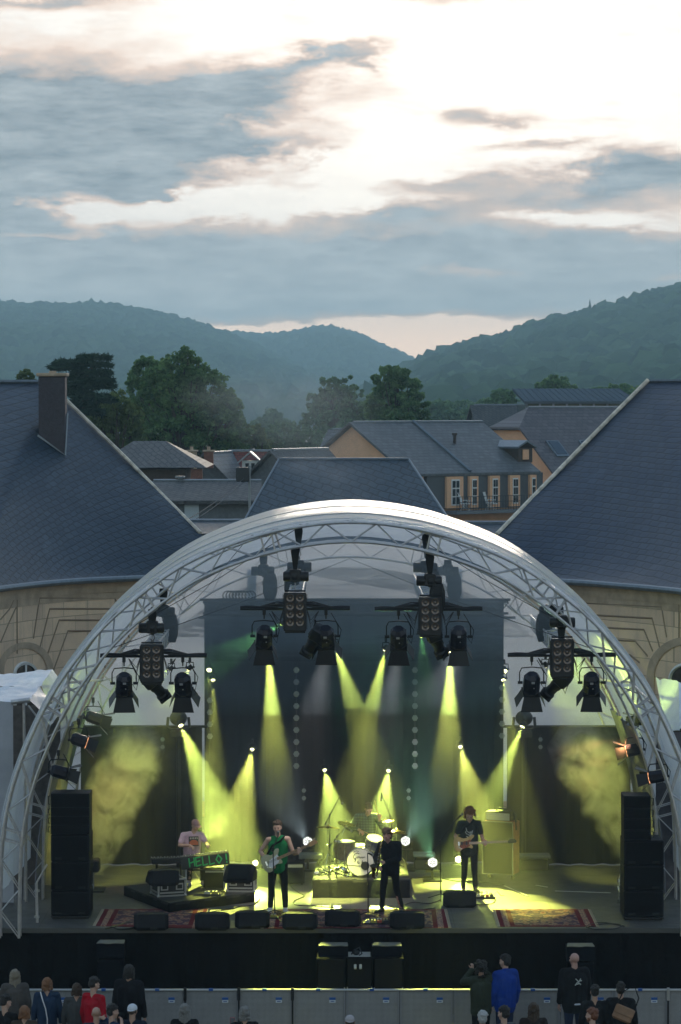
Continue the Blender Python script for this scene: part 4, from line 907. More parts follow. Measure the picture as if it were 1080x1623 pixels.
def fresnel(p, label, yaw=0.0, tilt=35, warm=False, s=1.0, doors=28):
    "p: clamp point; looks into the stage and down"
    t_ = thing('fresnel_lamp', p, label, 'stage lamp', 'lamps with barn doors'); M_SHELL = mat('lamp_shell', (.018,.018,.030), .32, .4)
    def B(mb, nm, m_, par_=None, sm=False): return mb.build(nm, m_, par_ or t_, smooth=sm, world=False)
    mb = MB(); mb.bbox((0,0,-.03), (.06,.07,.12), .01); mb.cyl((0,0,-.08),(0,0,-.16), .014); B(mb, 'clamp', M_BLK)
    w_ = .19*s; mb = MB(); mb.tube([(-w_,0,-.40*s),(-w_,0,-.24*s),(-w_*.82,0,-.17*s),(0,0,-.155*s),(w_*.82,0,-.17*s),(w_,0,-.24*s),(w_,0,-.40*s)], .013, 6)
    for sg in (1,-1): mb.cyl((sg*w_*1.15,0,-.40*s),(sg*w_*.75,0,-.40*s), .028, n=8)
    B(mb, 'yoke', M_BLK, sm=True)
    Mt = Euler((R(tilt),0,0)).to_matrix(); c = Vector((0,0,-.40*s))
    def T(mb): mb.v = [tuple(Euler((0,0,yaw)).to_matrix() @ (Mt @ (Vector(v_)-c))+c) for v_ in mb.v]; return mb
    mb = MB(); h = .17*s
    mb.add([Vector((x*.125*s, y*.12*s, c.z+z*h)) for z, k in ((.95,.62),(.6,.95),(-.75,1.0),(-1,.9)) for x, y in [(math.cos(a)*k*1.12, math.sin(a)*k*1.12) for a in [math.pi/8+q_*math.pi/4 for q_ in range(8)]]],
           [tuple(range(8)), tuple(reversed(range(24,32)))]+[(i*8+(j+1) % 8, i*8+j, i*8+8+j, i*8+8+(j+1) % 8) for i in range(3) for j in range(8)])
    for k in range(4): mb.box((0, -.135*s, c.z+h*(.45-.22*k)), (.17*s,.012,.012))
    B(T(mb), 'housing', M_SHELL)
    mb = MB(); mb.box((.0,-.137*s,c.z+.08*s), (.05*s,.01,.035*s)); mb.box((.02*s,-.14*s,c.z-.02*s), (.02,.012,.02)); B(T(mb), 'type_plate', mat('plate_grey', (.38,.38,.40), .4))
    mb = MB(); mb.lathe([(.12*s,0),(.12*s,.01)], (0,0,c.z-h-.006), (0,0,1), 20); B(T(mb), 'lens', mat('warm_lens' if warm else 'dark_lens', (.12,.10,.08), .15, emit=(1,.45,.2) if warm else None, estr=.7))
    mb = MB(); mb.box((0,0,c.z-h-.015), (.27*s,.27*s,.02)); B(T(mb), 'door_frame', M_BLK)
    for k in range(4):
        a = k*math.pi/2; w1, w2, L = ((.125,.175,.24) if k % 2 == 0 else (.10,.13,.22)); fl_ = R(doors)
        pts = [(-w1*s,0,0),(w1*s,0,0),(w2*s,math.sin(fl_)*L*s,-math.cos(fl_)*L*s),(-w2*s,math.sin(fl_)*L*s,-math.cos(fl_)*L*s)]
        mb = MB(); Mz = Euler((0,0,a)).to_matrix(); mb.prism([Mz @ (Vector(p_)+Vector((0,.13*s,0)))+Vector((0,0,c.z-h-.02)) for p_ in pts], Mz @ Vector((0,-.006,.0)))
        B(T(mb), 'barn_door', M_BLKP)
    mb = MB(); mb.tube([(.1*s,-.1*s,-.35*s),(.2*s,-.12*s,-.5*s),(.24*s,-.05,-.3*s),(.1,0,-.05)], .008, 5); B(mb, 'cable', M_RUB)
    return t_
def blinder(p, label):
    t_ = thing('blinder_lamp', p, label, 'stage lamp', 'eight-cell audience blinders'); w_, h, d_ = .43, .74, .16
    mb = MB()
    mb.bbox((0,0,-h/2), (w_,d_,h), .015); mb.build('housing', M_BLKP, t_, world=False)
    for i in (-1, 1):
        for j in range(4):
            c = Vector((i*.093, -d_/2, -.10-j*.155)); mb = MB()
            mb.lathe([(.072,0),(.078,.012),(.074,.018),(.060,.010),(.03,-.0),(.012,.008),(.001,.012)], c+Vector((0,.004,0)), (0,-1,0), 16)
            mb.build('lamp', mat('blinder_bulb', (.20,.15,.12), .25, .6), t_, smooth=True, world=False)
    mb = MB(); 
    for i in (-1,1): mb.box((i*(w_/2+.012),0,-h/2), (.012,.05,h*.9))
    mb.cyl((-.2,0,.03),(.2,0,.03), .016); mb.box((0,0,-h-.02),(w_*.9,.08,.03)); mb.build('bracket', M_BLK, t_, world=False); return t_
def profile_lamp(p, ang, label, s=1.0, yaw=0.0):
    "long-barrelled lamp, ang: lean of the barrel seen from the front"
    t_ = thing('profile_lamp', p, label, 'stage lamp', 'barrel lamps slung under the light bars')
    M = Euler((R(32),0,0)).to_matrix(); M = Euler((0,R(ang),yaw)).to_matrix() @ M; c = Vector((0,0,-.26)); X = M @ Vector((0,0,-1))
    mb = MB(); mb.cyl((0,0,.10),(0,0,-.12), .018); mb.tube([c+M @ Vector((-.15,0,0)), c+M @ Vector((-.15,0,.15)), c+M @ Vector((.15,0,.15)), c+M @ Vector((.15,0,0))], .012, 5); mb.build('yoke', M_BLK, t_, world=False)
    mb = MB(); mb.bbox(c-X*.12*s, (.25*s,.25*s,.26*s), .035, M); mb.lathe([(.10*s,0),(.105*s,.1*s),(.09*s,.12*s),(.09*s,.26*s),(.115*s,.28*s),(.115*s,.34*s)], c, X, 16)
    mb.build('barrel', M_BLKP, t_, smooth=True, world=False)
    mb = MB(); mb.bbox(c+X*.35*s, (.22*s,.22*s,.05*s), .01, M); mb.build('colour_frame', M_BLK, t_, world=False)
    mb = MB(); mb.tube([c-X*.2, c-X*.3+Vector((.1,0,-.05)), Vector((.16,.03,-.35)), Vector((.12,.02,-.48)), Vector((.07,0,-.35)), Vector((.1,0,0))], .008, 5); mb.build('cable', M_RUB, t_, world=False); return t_
def hoist(p, top, label, bag=1, flip=1, s=1.0):
    "chain motor at p hanging from top"
    t_ = thing('chain_hoist', p, label, 'hoist', 'chain hoists'); H = top-p.z
    mb = MB(); mb.prism([(-.075,-.04,H+.03),(.075,-.04,H+.03),(.085,-.03,H-.06),(.03,-.02,H-.46),(-.03,-.02,H-.46),(-.085,-.03,H-.06)], (0,.10,0)); mb.build('sling', mat('black_webbing', (.02,.02,.021), .9, bump=.5, bscale=60), t_, world=False)
    z = H-.47; mb = MB(); mb.tube([(0,0,z+.02),(.035,0,z-.01),(.045,0,z-.06),(.01,0,z-.105),(-.035,0,z-.08)], .013, 6); mb.cyl((0,0,z+.03),(0,0,z+.08), .02)
    mb.cyl((0,0,z-.16),(0,0,z-.1), .03); mb.build('hook', mat('hook_steel', (.22,.20,.19), .4, .8), t_, smooth=True, world=False)
    k = int(max(1, (z-.16-.14)/.05)); mb = MB()
    for i in range(k): zz = .14+(z-.16-.14)*(i+.5)/k; mb.box((0,0,zz), (.03,.012,.045) if i % 2 else (.012,.03,.045))
    mb.build('chain', M_ALU, t_, world=False)
    mb = MB(); mb.lathe([(.085,-.26),(.10,-.24),(.10,-.05),(.12,-.03),(.12,.05),(.10,.07),(.10,.2),(.08,.23)], (0,0,0), (flip,0,0), 14); mb.bbox((0,0,.02), (.22,.2,.24), .02); mb.build('motor', M_BLKP, t_, smooth=True, world=False)
    mb = MB(); mb.tube([(0,0,-.1),(0,0,-.3)], .012, 4); mb.build('load_hook', M_ALU, t_, world=False)
    if bag:
        mb = MB(); mb.add([(x*k_*.14+flip*.14, y*.11*k_, zz) for zz, k_ in ((-.06,.8),(-.2,1.05),(-.45,1.1),(-.62,.75)) for x, y in ((-.8,-1),(.8,-1),(1,-.6),(1,.6),(.8,1),(-.8,1),(-1,.6),(-1,-.6))],
            [tuple(range(8)), tuple(reversed(range(24,32)))]+[(i*8+(j+1) % 8, i*8+j, i*8+8+j, i*8+8+(j+1) % 8) for i in range(3) for j in range(8)]); mb.build('chain_bag', mat('bag_cloth', (.02,.02,.022), .85, bump=.5), t_, world=False)
    return t_
def chord_z(x, a=A1, off=-.40):
    P = arch(*a, off=off); best = [p.z for p, q_ in zip(P, P[1:]) if min(p.x, q_.x) <= x <= max(p.x, q_.x)]
    return max(best) if best else 8
NM = ['far left', 'left of centre', 'right of centre', 'far right']
RIG = [(241, 1021, 1041, [(197,1048),(290,1042)], (243,1080,-38), 1.0), (468, 939, 966, [(419,974),(517,973)], (500,1008,30), -1.0),
       (682, 946, 967, [(632,975),(727,972)], (690,1008,-22), 1.0), (891, 1012, 1040, [(843,1044),(938,1046)], (886,1078,42), -1.0)]
TX = []
for i, (bx, by, ay, fres, prof, fl_) in enumerate(RIG):
    Y0 = .15; pb = W(bx, by, Y0-.12); x = pb.x; zt = W(bx, ay, Y0).z+.02; TX.append((x, zt))
    t_ = thing('lighting_truss', (x, 4, zt), 'lighting truss running back from the front arch, %s of four' % NM[i], 'truss', 'trusses running front to back')
    mb = MB(); hw = .13
    for a in (-hw, hw):
        for c in (0, .26): mb.cyl((x+a, Y0+.05, zt+c), (x+a, 7.4, zt+c), .021, n=6)
    N = 24
    for k in range(N):
        y0, y1 = Y0+.05+(7.2)*k/N, Y0+.05+7.2*(k+1)/N; u0, u1 = (0,.26) if k % 2 else (.26,0); v0, v1 = (-hw,hw) if k % 2 else (hw,-hw)
        for a in (-hw, hw): mb.cyl((x+a,y0,zt+u0),(x+a,y1,zt+u1), .011, n=4)
        mb.cyl((x+v0,y0,zt+.26),(x+v1,y1,zt+.26), .011, n=4); mb.cyl((x+v0,y0,zt),(x+v1,y1,zt), .011, n=4)
    mb.build('truss', M_ALU if i in (0, 2) else M_ALU, t_)
    # cross bar wrapped in black cloth, looms of cable
    L, Rr = W(fres[0][0]-38, ay, Y0).x, W(fres[1][0]+38, ay, Y0).x; mb = MB(); mb.cyl((L, Y0, zt-.01), (Rr, Y0, zt-.01), .026, n=8); mb.build('cross_bar', M_BLK, t_)
    mb = MB(); K = 26; rn = random.Random(i)
    for sg, x0, x1 in ((-1, L, x-.1), (1, x+.1, Rr)):
        pts = []; rad = []
        for k in range(K+1):
            f = k/K; ff = f if sg > 0 else 1-f; pts.append((x0+(x1-x0)*f, Y0+.02, zt+.02+.03*math.sin(f*9)*.4+(1-ff)**2*.06)); rad.append(.022+.03*math.sin(math.pi*min(1, ff*1.6))*(.7+.5*rn.random()))
        mb.tube(pts, rad, 7)
    mb.build('cloth_wrap', mat('wrap_cloth', (.028,.028,.036), .75, bump=1.0, bscale=22), t_, smooth=True)
    for sg, xe in ((-1, L+.35), (1, Rr-.35)):
        mb = MB()
        for k in range(3):
            mb.tube([(x+sg*.18, Y0-.02, zt+.12-.03*k), ((x+xe)/2, Y0-.05, zt+.13-.05*k), (xe, Y0-.03, zt+.03)], .012, 4)
            mb.tube([(x+sg*.22, Y0-.05, zt), (x+sg*.3, Y0-.1, zt-.22-.07*k), (x+sg*.45, Y0-.05, zt-.05)], .009, 4)
        mb.build('cable_loom', mat('loom_cable', (.10,.08,.07) if i in (1, 2) else (.05,.05,.055), .6), t_)
    blinder(Vector((x, Y0-.14, pb.z)), 'eight-cell blinder lamp facing the crowd on the %s lighting truss' % NM[i])
    for j, (fx, fy) in enumerate(fres):
        p = W(fx, fy, Y0); fresnel(Vector((p.x, Y0, zt-.04)), 'barn-door lamp under the %s arm of the %s lighting truss' % (('left','right')[j], NM[i]), yaw=R(random.Random(i*2+j).uniform(-9,9)), tilt=28+4*((i+j) % 3), s=1.22)
    p = W(prof[0], prof[1], Y0+.15); profile_lamp(Vector((p.x, Y0+.1, p.z+.22)), prof[2], 'tilted barrel lamp hanging below the blinder of the %s lighting truss' % NM[i], s=1.15)
    tz = chord_z(x); hoist(Vector((x, Y0+.02, pb.z+.30)), tz, 'front chain hoist holding the %s lighting truss' % NM[i], bag=(i in (2,)), flip=fl_)
    tz2 = chord_z(x, A2); hoist(Vector((x+.02, 3.45, zt+.62)), tz2, 'middle chain hoist above the %s lighting truss' % NM[i], bag=1, flip=fl_, )
    tz3 = chord_z(x, A3)
    if tz3 > zt+.9: hoist(Vector((x, 7.9, zt+.5)), tz3, 'rear chain hoist of the %s lighting truss' % NM[i], bag=0, flip=fl_)
# small pair of hoists over the backdrop
for px, py, lab in ((418, 905, 'hazy chain hoist above the left part of the backdrop header'), (710, 905, 'hazy chain hoist above the right part of the backdrop header')):
    p = W(px, py, 6.6); hoist(p, chord_z(p.x, (.965,-.3)), lab, bag=1, flip=1)
# ================================================================ lit lamps, beams in the stage smoke
LY = ('yellow', (1.0,1.0,.45)); LW = ('white', (.95,1.0,.92)); LG = ('lime', (.7,1.0,.2))
def lit_lamp(px, py, Y, tpx, tpy, tz, watts, deg, col, label, lens=LY, size=.42, lstr=5, blend=.6, floor=False, tY=None, ahead=.03):
    p = W(px, py, Y); tg = W(tpx, tpy, tY) if tY is not None else F(tpx, tpy, tz); d = (tg-p).normalized()
    t_ = par_can(p, d, label, lens, lstr, size, floor=floor)
    spot('beam_source', p+d*ahead, tg, watts, deg, col, blend, parent=t_); return t_
G_ = 2.0
lit_lamp(287,1150,7.2, 400,1418,1.7, 2600*G_,24,YG, 'glaring yellow lamp at top left corner of the left side curtain', size=.5)
lit_lamp(828,1152,7.2, 722,1400,1.7, 2300*G_,22,YG, 'glaring yellow lamp at top left corner of the right side curtain', size=.5)
lit_lamp(400,1188,7.5, 352,1418,1.7, 1500*G_,25,YEL, 'bright yellow lamp pointing down behind the keyboard player')
lit_lamp(730,1184,7.5, 790,1425,1.7, 1000*G_,26,YEL, 'bright yellow lamp above and behind the bass player')
lit_lamp(515,1221,7.6, 556,1420,1.7, 1500*G_,25,YG, 'bright lime lamp above left of the drummer')
lit_lamp(616,1222,7.6, 584,1420,1.7, 1700*G_,25,YG, 'bright lime lamp above right of the drummer')
lit_lamp(338,1078,6.4, 345,1440,1.7, 700*G_,13,YEL, 'small yellow lamp at the rear end of the far left truss', size=.42)
lit_lamp(798,1078,6.4, 850,1440,1.7, 700*G_,15,YEL, 'small yellow lamp at the rear end of the far right truss', size=.42)
lit_lamp(332,1062,6.9, 300,1450,1.7, 60,30,YEL, 'little lit lamp facing forward beside the backdrop left edge', size=.55, lstr=4)
lit_lamp(800,1064,6.9, 860,1450,1.7, 60,30,YEL, 'little lit lamp facing forward beside the backdrop right edge', size=.55, lstr=4)
lit_lamp(426,1034,1.6, 452,1480,1.75, 2400*G_,18,YEL, 'yellow lamp hidden behind the left barn-door lamp left of centre', size=.42)
lit_lamp(714,1034,1.6, 706,1480,1.75, 2600*G_,19,YEL, 'yellow lamp hidden behind the right barn-door lamp right of centre', size=.42)
lit_lamp(532,1024,1.6, 650,1400,1.75, 2100*G_,18,YEL, 'yellow lamp behind the right barn-door lamp left of centre', size=.42)
lit_lamp(611,1030,1.6, 520,1420,1.75, 2100*G_,18,YEL, 'yellow lamp behind the left barn-door lamp right of centre', size=.42)
lit_lamp(447,988,3.0, 300,1075,0, 260*G_,20,GRN, 'lamp throwing a dim green beam leftward from the left of centre truss', lens=LG, tY=5.5, size=.42)
lit_lamp(668,1008,3.0, 690,1200,0, 90*G_,22,GRN, 'lime lamp behind the blinder right of centre', lens=LG, tY=5.5, size=.42)
lit_lamp(300,1060,1.4, 188,1265,1.7, 520*G_,30,YEL, 'yellow lamp on the far left truss aimed at the left smoke', tY=5.0, lens=LY, size=.42)
lit_lamp(866,1055,1.4, 962,1265,0, 560*G_,28,YEL, 'yellow lamp on the far right truss aimed at the right smoke', tY=5.0, lens=LY, size=.42)
lit_lamp(895,1050,3.4, 990,1085,0, 520*G_,44,YG, 'yellow lamp on the far right truss washing the plastic skin', tY=7.0, lens=LY, size=.42)
lit_lamp(270,1060,3.4, 160,1120,0, 130*G_,44,YG, 'yellow lamp on the far left truss washing the plastic skin', tY=6.0, lens=LY, size=.42)
# floor lamps facing the crowd
def floor_lamp(px, py, Y, tpx, tpy, tY, watts, deg, col, label, lens=LW, lstr=.9, size=1.0):
    p = W(px, py, Y); tg = W(tpx, tpy, tY); t_ = par_can(p, (Vector((CAMP.x,CAMP.y,CAMP.z))-p).normalized()*.8+Vector((0,0,.1)), label, lens, lstr, size, floor=True)
    d = (tg-p).normalized(); spot('beam_source', p+Vector((0,-.06,0)), tg, watts, deg, col, .6, parent=t_)
    mb = MB(); z0 = p.z-1.7
    if z0 > .35: mb.box((0,.12,-z0+.02), (.4,.4,.03)); mb.cyl((0,.12,-z0),(0,.12,-.15), .025); mb.build('stand', M_BLK, t_, world=False)
    return t_
floor_lamp(488,1334,7.0, 425,1225,3.4, 140,22,WHT, 'white floor lamp between the guitarist and the drum riser')
floor_lamp(643,1333,7.0, 715,1215,3.4, 170,24,(.55,1,.85), 'white floor lamp to the right of the drum riser')
floor_lamp(686,1367,5.6, 645,1235,3.0, 240,24,(.35,1,.5), 'white floor lamp beside the bass player microphone stand')
lit_lamp(405,1368,5.4, 400,1420,0, 150,36,YG, 'small yellow lamp tilted over the flight case near the guitarist', lens=LY, tY=3.2, size=.6, floor=True)
lit_lamp(727,1362,6.4, 760,1440,0, 130,34,YG, 'floor lamp shining between the bass player legs', lens=LY, tY=2.2, size=.7, floor=True)
# moving heads on the side curtain tops
for px, lab in ((283, 'moving head lamp on top of the left side curtain'), (831, 'moving head lamp on top of the right side curtain')):
    p = W(px, 1138, 7.5); t_ = thing('moving_head', p, lab, 'stage lamp'); mb = MB(); mb.ell((0,0,0), (.19,.17,.17)); mb.build('head', M_BLKP, t_, True, False)
    mb = MB(); mb.tube([(-.22,0,.02),(-.24,0,-.2),(-.15,0,-.26),(.15,0,-.26),(.24,0,-.2),(.22,0,.02)], .035, 6); mb.build('yoke', M_BLKP, t_, True, False)
    mb = MB(); mb.bbox((0,0,-.34), (.34,.28,.14), .02); mb.build('base', M_BLKP, t_, world=False)
    mb = MB(); mb.cyl((0,0,-.4),(0,0,-p.z+1.72), .05); mb.build('stand', M_BLK, t_, world=False)
# strings of round lamp discs in front of the backdrop
def disc_string(px, ys, label, r=.068, Y=7.6):
    p0 = W(px, ys[0], Y); t_ = thing('lamp_string', p0, label, 'stage lamp', 'hanging strings of round lamps'); mb = MB(); zl = W(px, ys[-1], Y).z
    mb.cyl((p0.x, Y+.04, p0.z+.1), (p0.x, Y+.04, zl-.1), .012, n=5); mb.build('cord', M_BLK, t_)
    for y in ys:
        c = W(px, y, Y); mb = MB(); mb.lathe([(r*.55,.03),(r,.0),(r,-.02),(r*.4,-.028),(r*.35,-.012),(0,-.012)], c, (0,1,0), 6); mb.build('disc', mat('frosted_disc', (.26,.28,.30), .35), t_)
disc_string(470, [1062+19*k for k in range(9)], 'string of pale discs on the left half of the backdrop')
disc_string(658, [1062+19*k for k in range(9)], 'string of pale discs on the right half of the backdrop')
disc_string(796, [1090+19*k for k in range(5)], 'string of pale discs at the right edge of the backdrop')
disc_string(333, [1110+19*k for k in range(4)], 'string of pale discs at the left edge of the backdrop')
disc_string(482, [1253, 1265], 'pair of small pale discs low on the backdrop left of the drummer', .05)
disc_string(648, [1253, 1265], 'pair of small pale discs low on the backdrop right of the drummer', .05)
disc_string(258, [1172, 1184], 'pair of small pale discs on the left side curtain', .05, 7.4)
disc_string(857, [1172, 1184], 'pair of small pale discs on the right side curtain', .05, 7.4)
# side lamps clamped to the second hoop
def side_lamp(px, py, Y, d, label, warm=False, s=1.0):
    p = W(px, py, Y); t_ = fresnel(p+Vector((0,0,.3)), label, s=s, warm=warm); t_['group'] = 'lamps clamped to the arch legs'
    yaw = math.atan2(d[0], d[1]); 
    for o in [c_ for c_ in COL.objects if c_.parent is t_ and c_.name.split('.')[0] in ('housing','type_plate','lens','door_frame','barn_door')]:
        c = Vector((0,0,-.40*s)); M = Euler((R(28),0,0)).to_matrix().inverted(); M2 = aim(d)
        for v_ in o.data.vertices: v_.co = M2 @ (M @ (v_.co-c))+c
    return t_
side_lamp(93,1215,1.6, (1,.25,-.45), 'barn-door lamp aimed inward low on the left arch leg')
side_lamp(125,1165,3.6, (1,.1,-.5), 'barn-door lamp with warm-lit doors on the second left arch leg', warm=True)
side_lamp(148,1130,6.0, (1,.1,-.5), 'hazy lamp high behind the left arch legs')
side_lamp(1043,1222,1.6, (-1,.25,-.35), 'barn-door lamp with orange glowing doors on the right arch leg', warm=True)
side_lamp(1006,1180,4.2, (-1,.1,-.35), 'dark lamp throwing orange light into the right smoke', warm=True)
side_lamp(1022,1130,6.0, (-1,.1,-.5), 'hazy lamp high behind the right arch legs')
spot('warm_beam', W(1000,1170,4.0), W(900,1250,5.0), 200, 60, ORA, .8, .08)
spot('warm_beam', W(135,1170,3.8), W(200,1300,4.8), 30, 60, ORA, .8, .08)
# front wash added at the barn-door lamps; the last spot only brightens the drummer
for (fx, fy, tx, ty) in ((197,1090,330,1370), (519,1030,440,1370), (632,1035,560,1370), (938,1090,745,1370), (727,1030,590,1300)):
    spot('front_light', W(fx, fy, .4), F(tx, ty+40, 1.9), 420, 30, (1,.88,.84), .9, .1)
# ================================================================ smoke
def smoke_mat(name, dens, col=(.97,.98,.98), aniso=.2, noise=None):
    m = bpy.data.materials.new(name); m.use_nodes = True; t = m.node_tree; t.nodes.clear(); q = NG(t)
    pv = q.n('ShaderNodeVolumePrincipled'); pv.inputs['Color'].default_value = (*col, 1); pv.inputs['Anisotropy'].default_value = aniso
    if noise: t.links.new(noise(q, t), pv.inputs['Density'])
    else: pv.inputs['Density'].default_value = dens
    t.links.new(pv.outputs[0], q.n('ShaderNodeOutputMaterial').inputs['Volume']); return m
def hull(Y0, Y1):
    rows = []
    for Y, (kx, dz) in ((Y0, A1), (3.4, A2), (Y1, A3)):
        P = arch(kx, dz, off=-.5); rows.append([Vector((p.x, Y, max(1.78, p.z))) for p in P])
    mb = MB(); mb.grid(rows); n = len(rows[0])
    for r_, rev in ((0, False), (2, True)): mb.f.append(tuple(range(r_*n, r_*n+n)) if rev else tuple(reversed(range(r_*n, r_*n+n))))
    return mb
mb = hull(.5, 7.7)
sm = mb.build('stage_haze', smoke_mat('thin_stage_smoke', .019, aniso=.35), recalc=True); tag(sm, 'thin even stage smoke filling the canopy and showing the beams', kind='stuff')
def above(P, zc, n=40):
    "the part of outline P that lies above zc, resampled"
    i0 = next(i for i, p in enumerate(P) if p.z > zc); i1 = max(i for i, p in enumerate(P) if p.z > zc)
    def cut(a, b): return a.lerp(b, (zc-a.z)/(b.z-a.z))
    Q = [cut(P[i0-1], P[i0])]+P[i0:i1+1]+[cut(P[i1+1], P[i1])]; return [at(Q, i/n) for i in range(n+1)]
for zc, dn_ in ((5.7, .030), (6.7, .060)):
    mb = MB(); rows = [[Vector((p.x, Y, p.z)) for p in above(arch(kx, dz, off=-.55), zc)] for Y, (kx, dz) in ((.6, A1), (3.4, A2), (7.75, A3))]
    mb.grid(rows); n = len(rows[0]); mb.f += [tuple(reversed(range(n))), tuple(range(2*n, 3*n)), (0, n, 2*n, 3*n-1, 2*n-1, n-1)]
    tag(mb.build('upper_haze', smoke_mat('upper_smoke_%g' % zc, dn_, (.62,.84,1.0), .2), recalc=True), 'bluish smoke gathered under the top of the canopy', kind='stuff')
def plume(name, label, axis, dens, seed, nscale=1.7, thr=.40, aniso=.1):
    "axis: [(x, y, z, r)] of a rising column"
    mb = MB(); mb.tube([a[:3] for a in axis], [a[3] for a in axis], 14)
    zs = [a[2] for a in axis]; z0, z1 = min(zs), max(zs); ax = sorted(axis, key=lambda a: a[2])
    def dn(q, t):
        co = q.n('ShaderNodeTexCoord').outputs['Object']; sp_ = q.n('ShaderNodeSeparateXYZ'); t.links.new(co, sp_.inputs[0])
        def curve(idx):
            v0 = ax[0][idx]; out = None
            for a, b in zip(ax, ax[1:]):
                f = q.m('DIVIDE', q.m('SUBTRACT', sp_.outputs[2], a[2]), b[2]-a[2], clamp=True); term = q.m('MULTIPLY', f, b[idx]-a[idx]); out = term if out is None else q.m('ADD', out, term)
            return q.m('ADD', out, v0)
        nz = q.noise(co, nscale, 10, .70, 1.6); n2_ = q.noise(co, nscale, 2, .5, 0, out=1); s2 = q.n('ShaderNodeSeparateXYZ'); t.links.new(n2_, s2.inputs[0])
        ex = q.m('DIVIDE', q.m('ADD', q.m('SUBTRACT', sp_.outputs[0], curve(0)), q.m('MULTIPLY', q.m('SUBTRACT', s2.outputs[0], .5), .9)), curve(3)); ey = q.m('DIVIDE', q.m('SUBTRACT', sp_.outputs[1], curve(1)), curve(3))
        rr = q.m('SQRT', q.m('ADD', q.m('MULTIPLY', ex, ex), q.m('MULTIPLY', ey, ey))); fall = q.m('MULTIPLY', q.m('SUBTRACT', 1.0, rr), 1.3, clamp=True)
        tf = q.m('MULTIPLY', q.m('SUBTRACT', z1, sp_.outputs[2]), 1.2, clamp=True)
        d_ = q.m('MULTIPLY', q.m('SUBTRACT', nz, thr), 2.6, clamp=True)
        return q.m('MULTIPLY', q.m('MULTIPLY', q.m('MULTIPLY', d_, fall), tf), dens)
    o = mb.build(name, smoke_mat(name+'_vol', 0, aniso=aniso, noise=dn), recalc=True); tag(o, label, kind='stuff'); return o
def pa(px, py, Y, r): p = W(px, py, Y); return (p.x, p.y, p.z, r)
plume('smoke_plume', 'billowing yellow-lit smoke at the left of the stage', [pa(150,1385,5,.22), pa(160,1340,5,.5), pa(180,1280,5,.75), pa(205,1215,5,.8), pa(215,1165,5,.65), pa(220,1140,5,.3)], 5.5, 1)
plume('smoke_plume', 'billowing yellow and orange-lit smoke at the right of the stage', [pa(992,1370,5,.2), pa(985,1330,5,.38), pa(962,1275,5,.62), pa(940,1215,5,.85), pa(925,1170,5,.8), pa(920,1130,5,.3)], 5.5, 2)
plume('smoke_wisp', 'drifting smoke caught in the beam over the keyboard player', [pa(330,1330,5,.4), pa(325,1270,5,.8), pa(300,1200,5.2,.8), pa(290,1150,5.2,.3)], .4, 3)

plume('drifting_smoke', 'pale smoke drifting up over the canopy and the palace roof toward the valley', [pa(560,800,13,.8), pa(520,750,17,1.5), pa(475,690,24,2.6), pa(440,630,30,3.4), pa(420,570,34,2.0)], .16, 4, nscale=.35, thr=.36, aniso=0)
# ================================================================ gear on the stage
M_CAB = mat('cabinet_black', (.010,.010,.014), .6, spec=.22, var=.25, vscale=20, bump=.4, bscale=90)
M_GRILL = mat('steel_grille', (.007,.007,.009), .6, .1, spec=.2, bump=.8, bscale=160)
M_CHROME = mat('chrome', (.75,.75,.74), .18, 1.0)
M_BRASS = mat('cymbal_brass', (.62,.45,.16), .28, 1.0, var=.15, vscale=20)
M_ALT = mat('case_edge', (.50,.50,.50), .35, .8)
M_CASE = mat('case_laminate', (.014,.014,.016), .5, var=.2)
M_CBL = mat('stage_cable', (.012,.012,.012), .55)
ST = 1.7
def P2(px, py, z=ST): p = F(px, py, z); return p
def wedge(px, py, label, w=.66, yaw=0.0, z=ST, s=1.0, spare=0):
    "floor monitor: its back toward the crowd, grille sloping up to the player"
    p = F(px, py, z); t_ = thing('floor_monitor', p, label, 'floor monitor', 'wedge monitors'); t_.rotation_euler = (0,0,yaw)
    prof = [(-.21,.0),(.26,.0),(.28,.05),(-.05,.315),(-.11,.335),(-.19,.31),(-.24,.06)]; hw = w/2
    def sec(x, k): return [Vector((x, (y-.02)*k*s+.02, max(0,(z_-.17)*k+.17)*s)) for y, z_ in prof]
    R_ = [sec(-hw,.80), sec(-hw+.07,1), sec(hw-.07,1), sec(hw,.80)]; n = len(prof); mb = MB()
    mb.add([v_ for r_ in R_ for v_ in r_], [tuple(range(n)), tuple(reversed(range(3*n,4*n)))]+[(i*n+(j+1) % n, i*n+j, i*n+n+j, i*n+n+(j+1) % n) for i in range(3) for j in range(n)])
    mb.build('cabinet', M_CAB, t_, world=False)
    mb = MB(); mb.prism([(-hw+.09,.277*s,.075*s),(hw-.09,.277*s,.075*s),(hw-.09,-.035*s,.315*s),(-hw+.09,-.035*s,.315*s)], (0,.012,.012)); mb.build('grille', M_GRILL, t_, world=False)
    for sg in (-1,1):
        mb = MB(); mb.bbox((sg*(hw-.012),.03,.16*s), (.02,.16,.05), .008); mb.build('handle', M_RUB, t_, world=False)
    mb = MB(); mb.box((.05,-.236*s,.05), (.14,.012,.05)); mb.build('socket_plate', M_RUB, t_, world=False)
    return t_
for px, py, yw, lab in [(240,1473,.05,'wedge monitor on the left rug, leftmost of the front row'), (337,1473,0,'second wedge monitor of the front row, on bare deck right of the left rug'), (400,1470,.06,'third wedge monitor of the front row, just left of the guitarist shoes'),
                    (476,1472,-.06,'fourth wedge monitor of the front row, just right of the guitarist'), (544,1468,-.14,'fifth wedge monitor of the front row, left of the centre pedals'), (645,1471,.05,'wedge monitor at the right end of the front row, before the saxophone player'),
                    (729,1437,-.05,'wedge monitor standing back in front of the bass player')]:
    wedge(px, py-1, lab, yaw=yw)
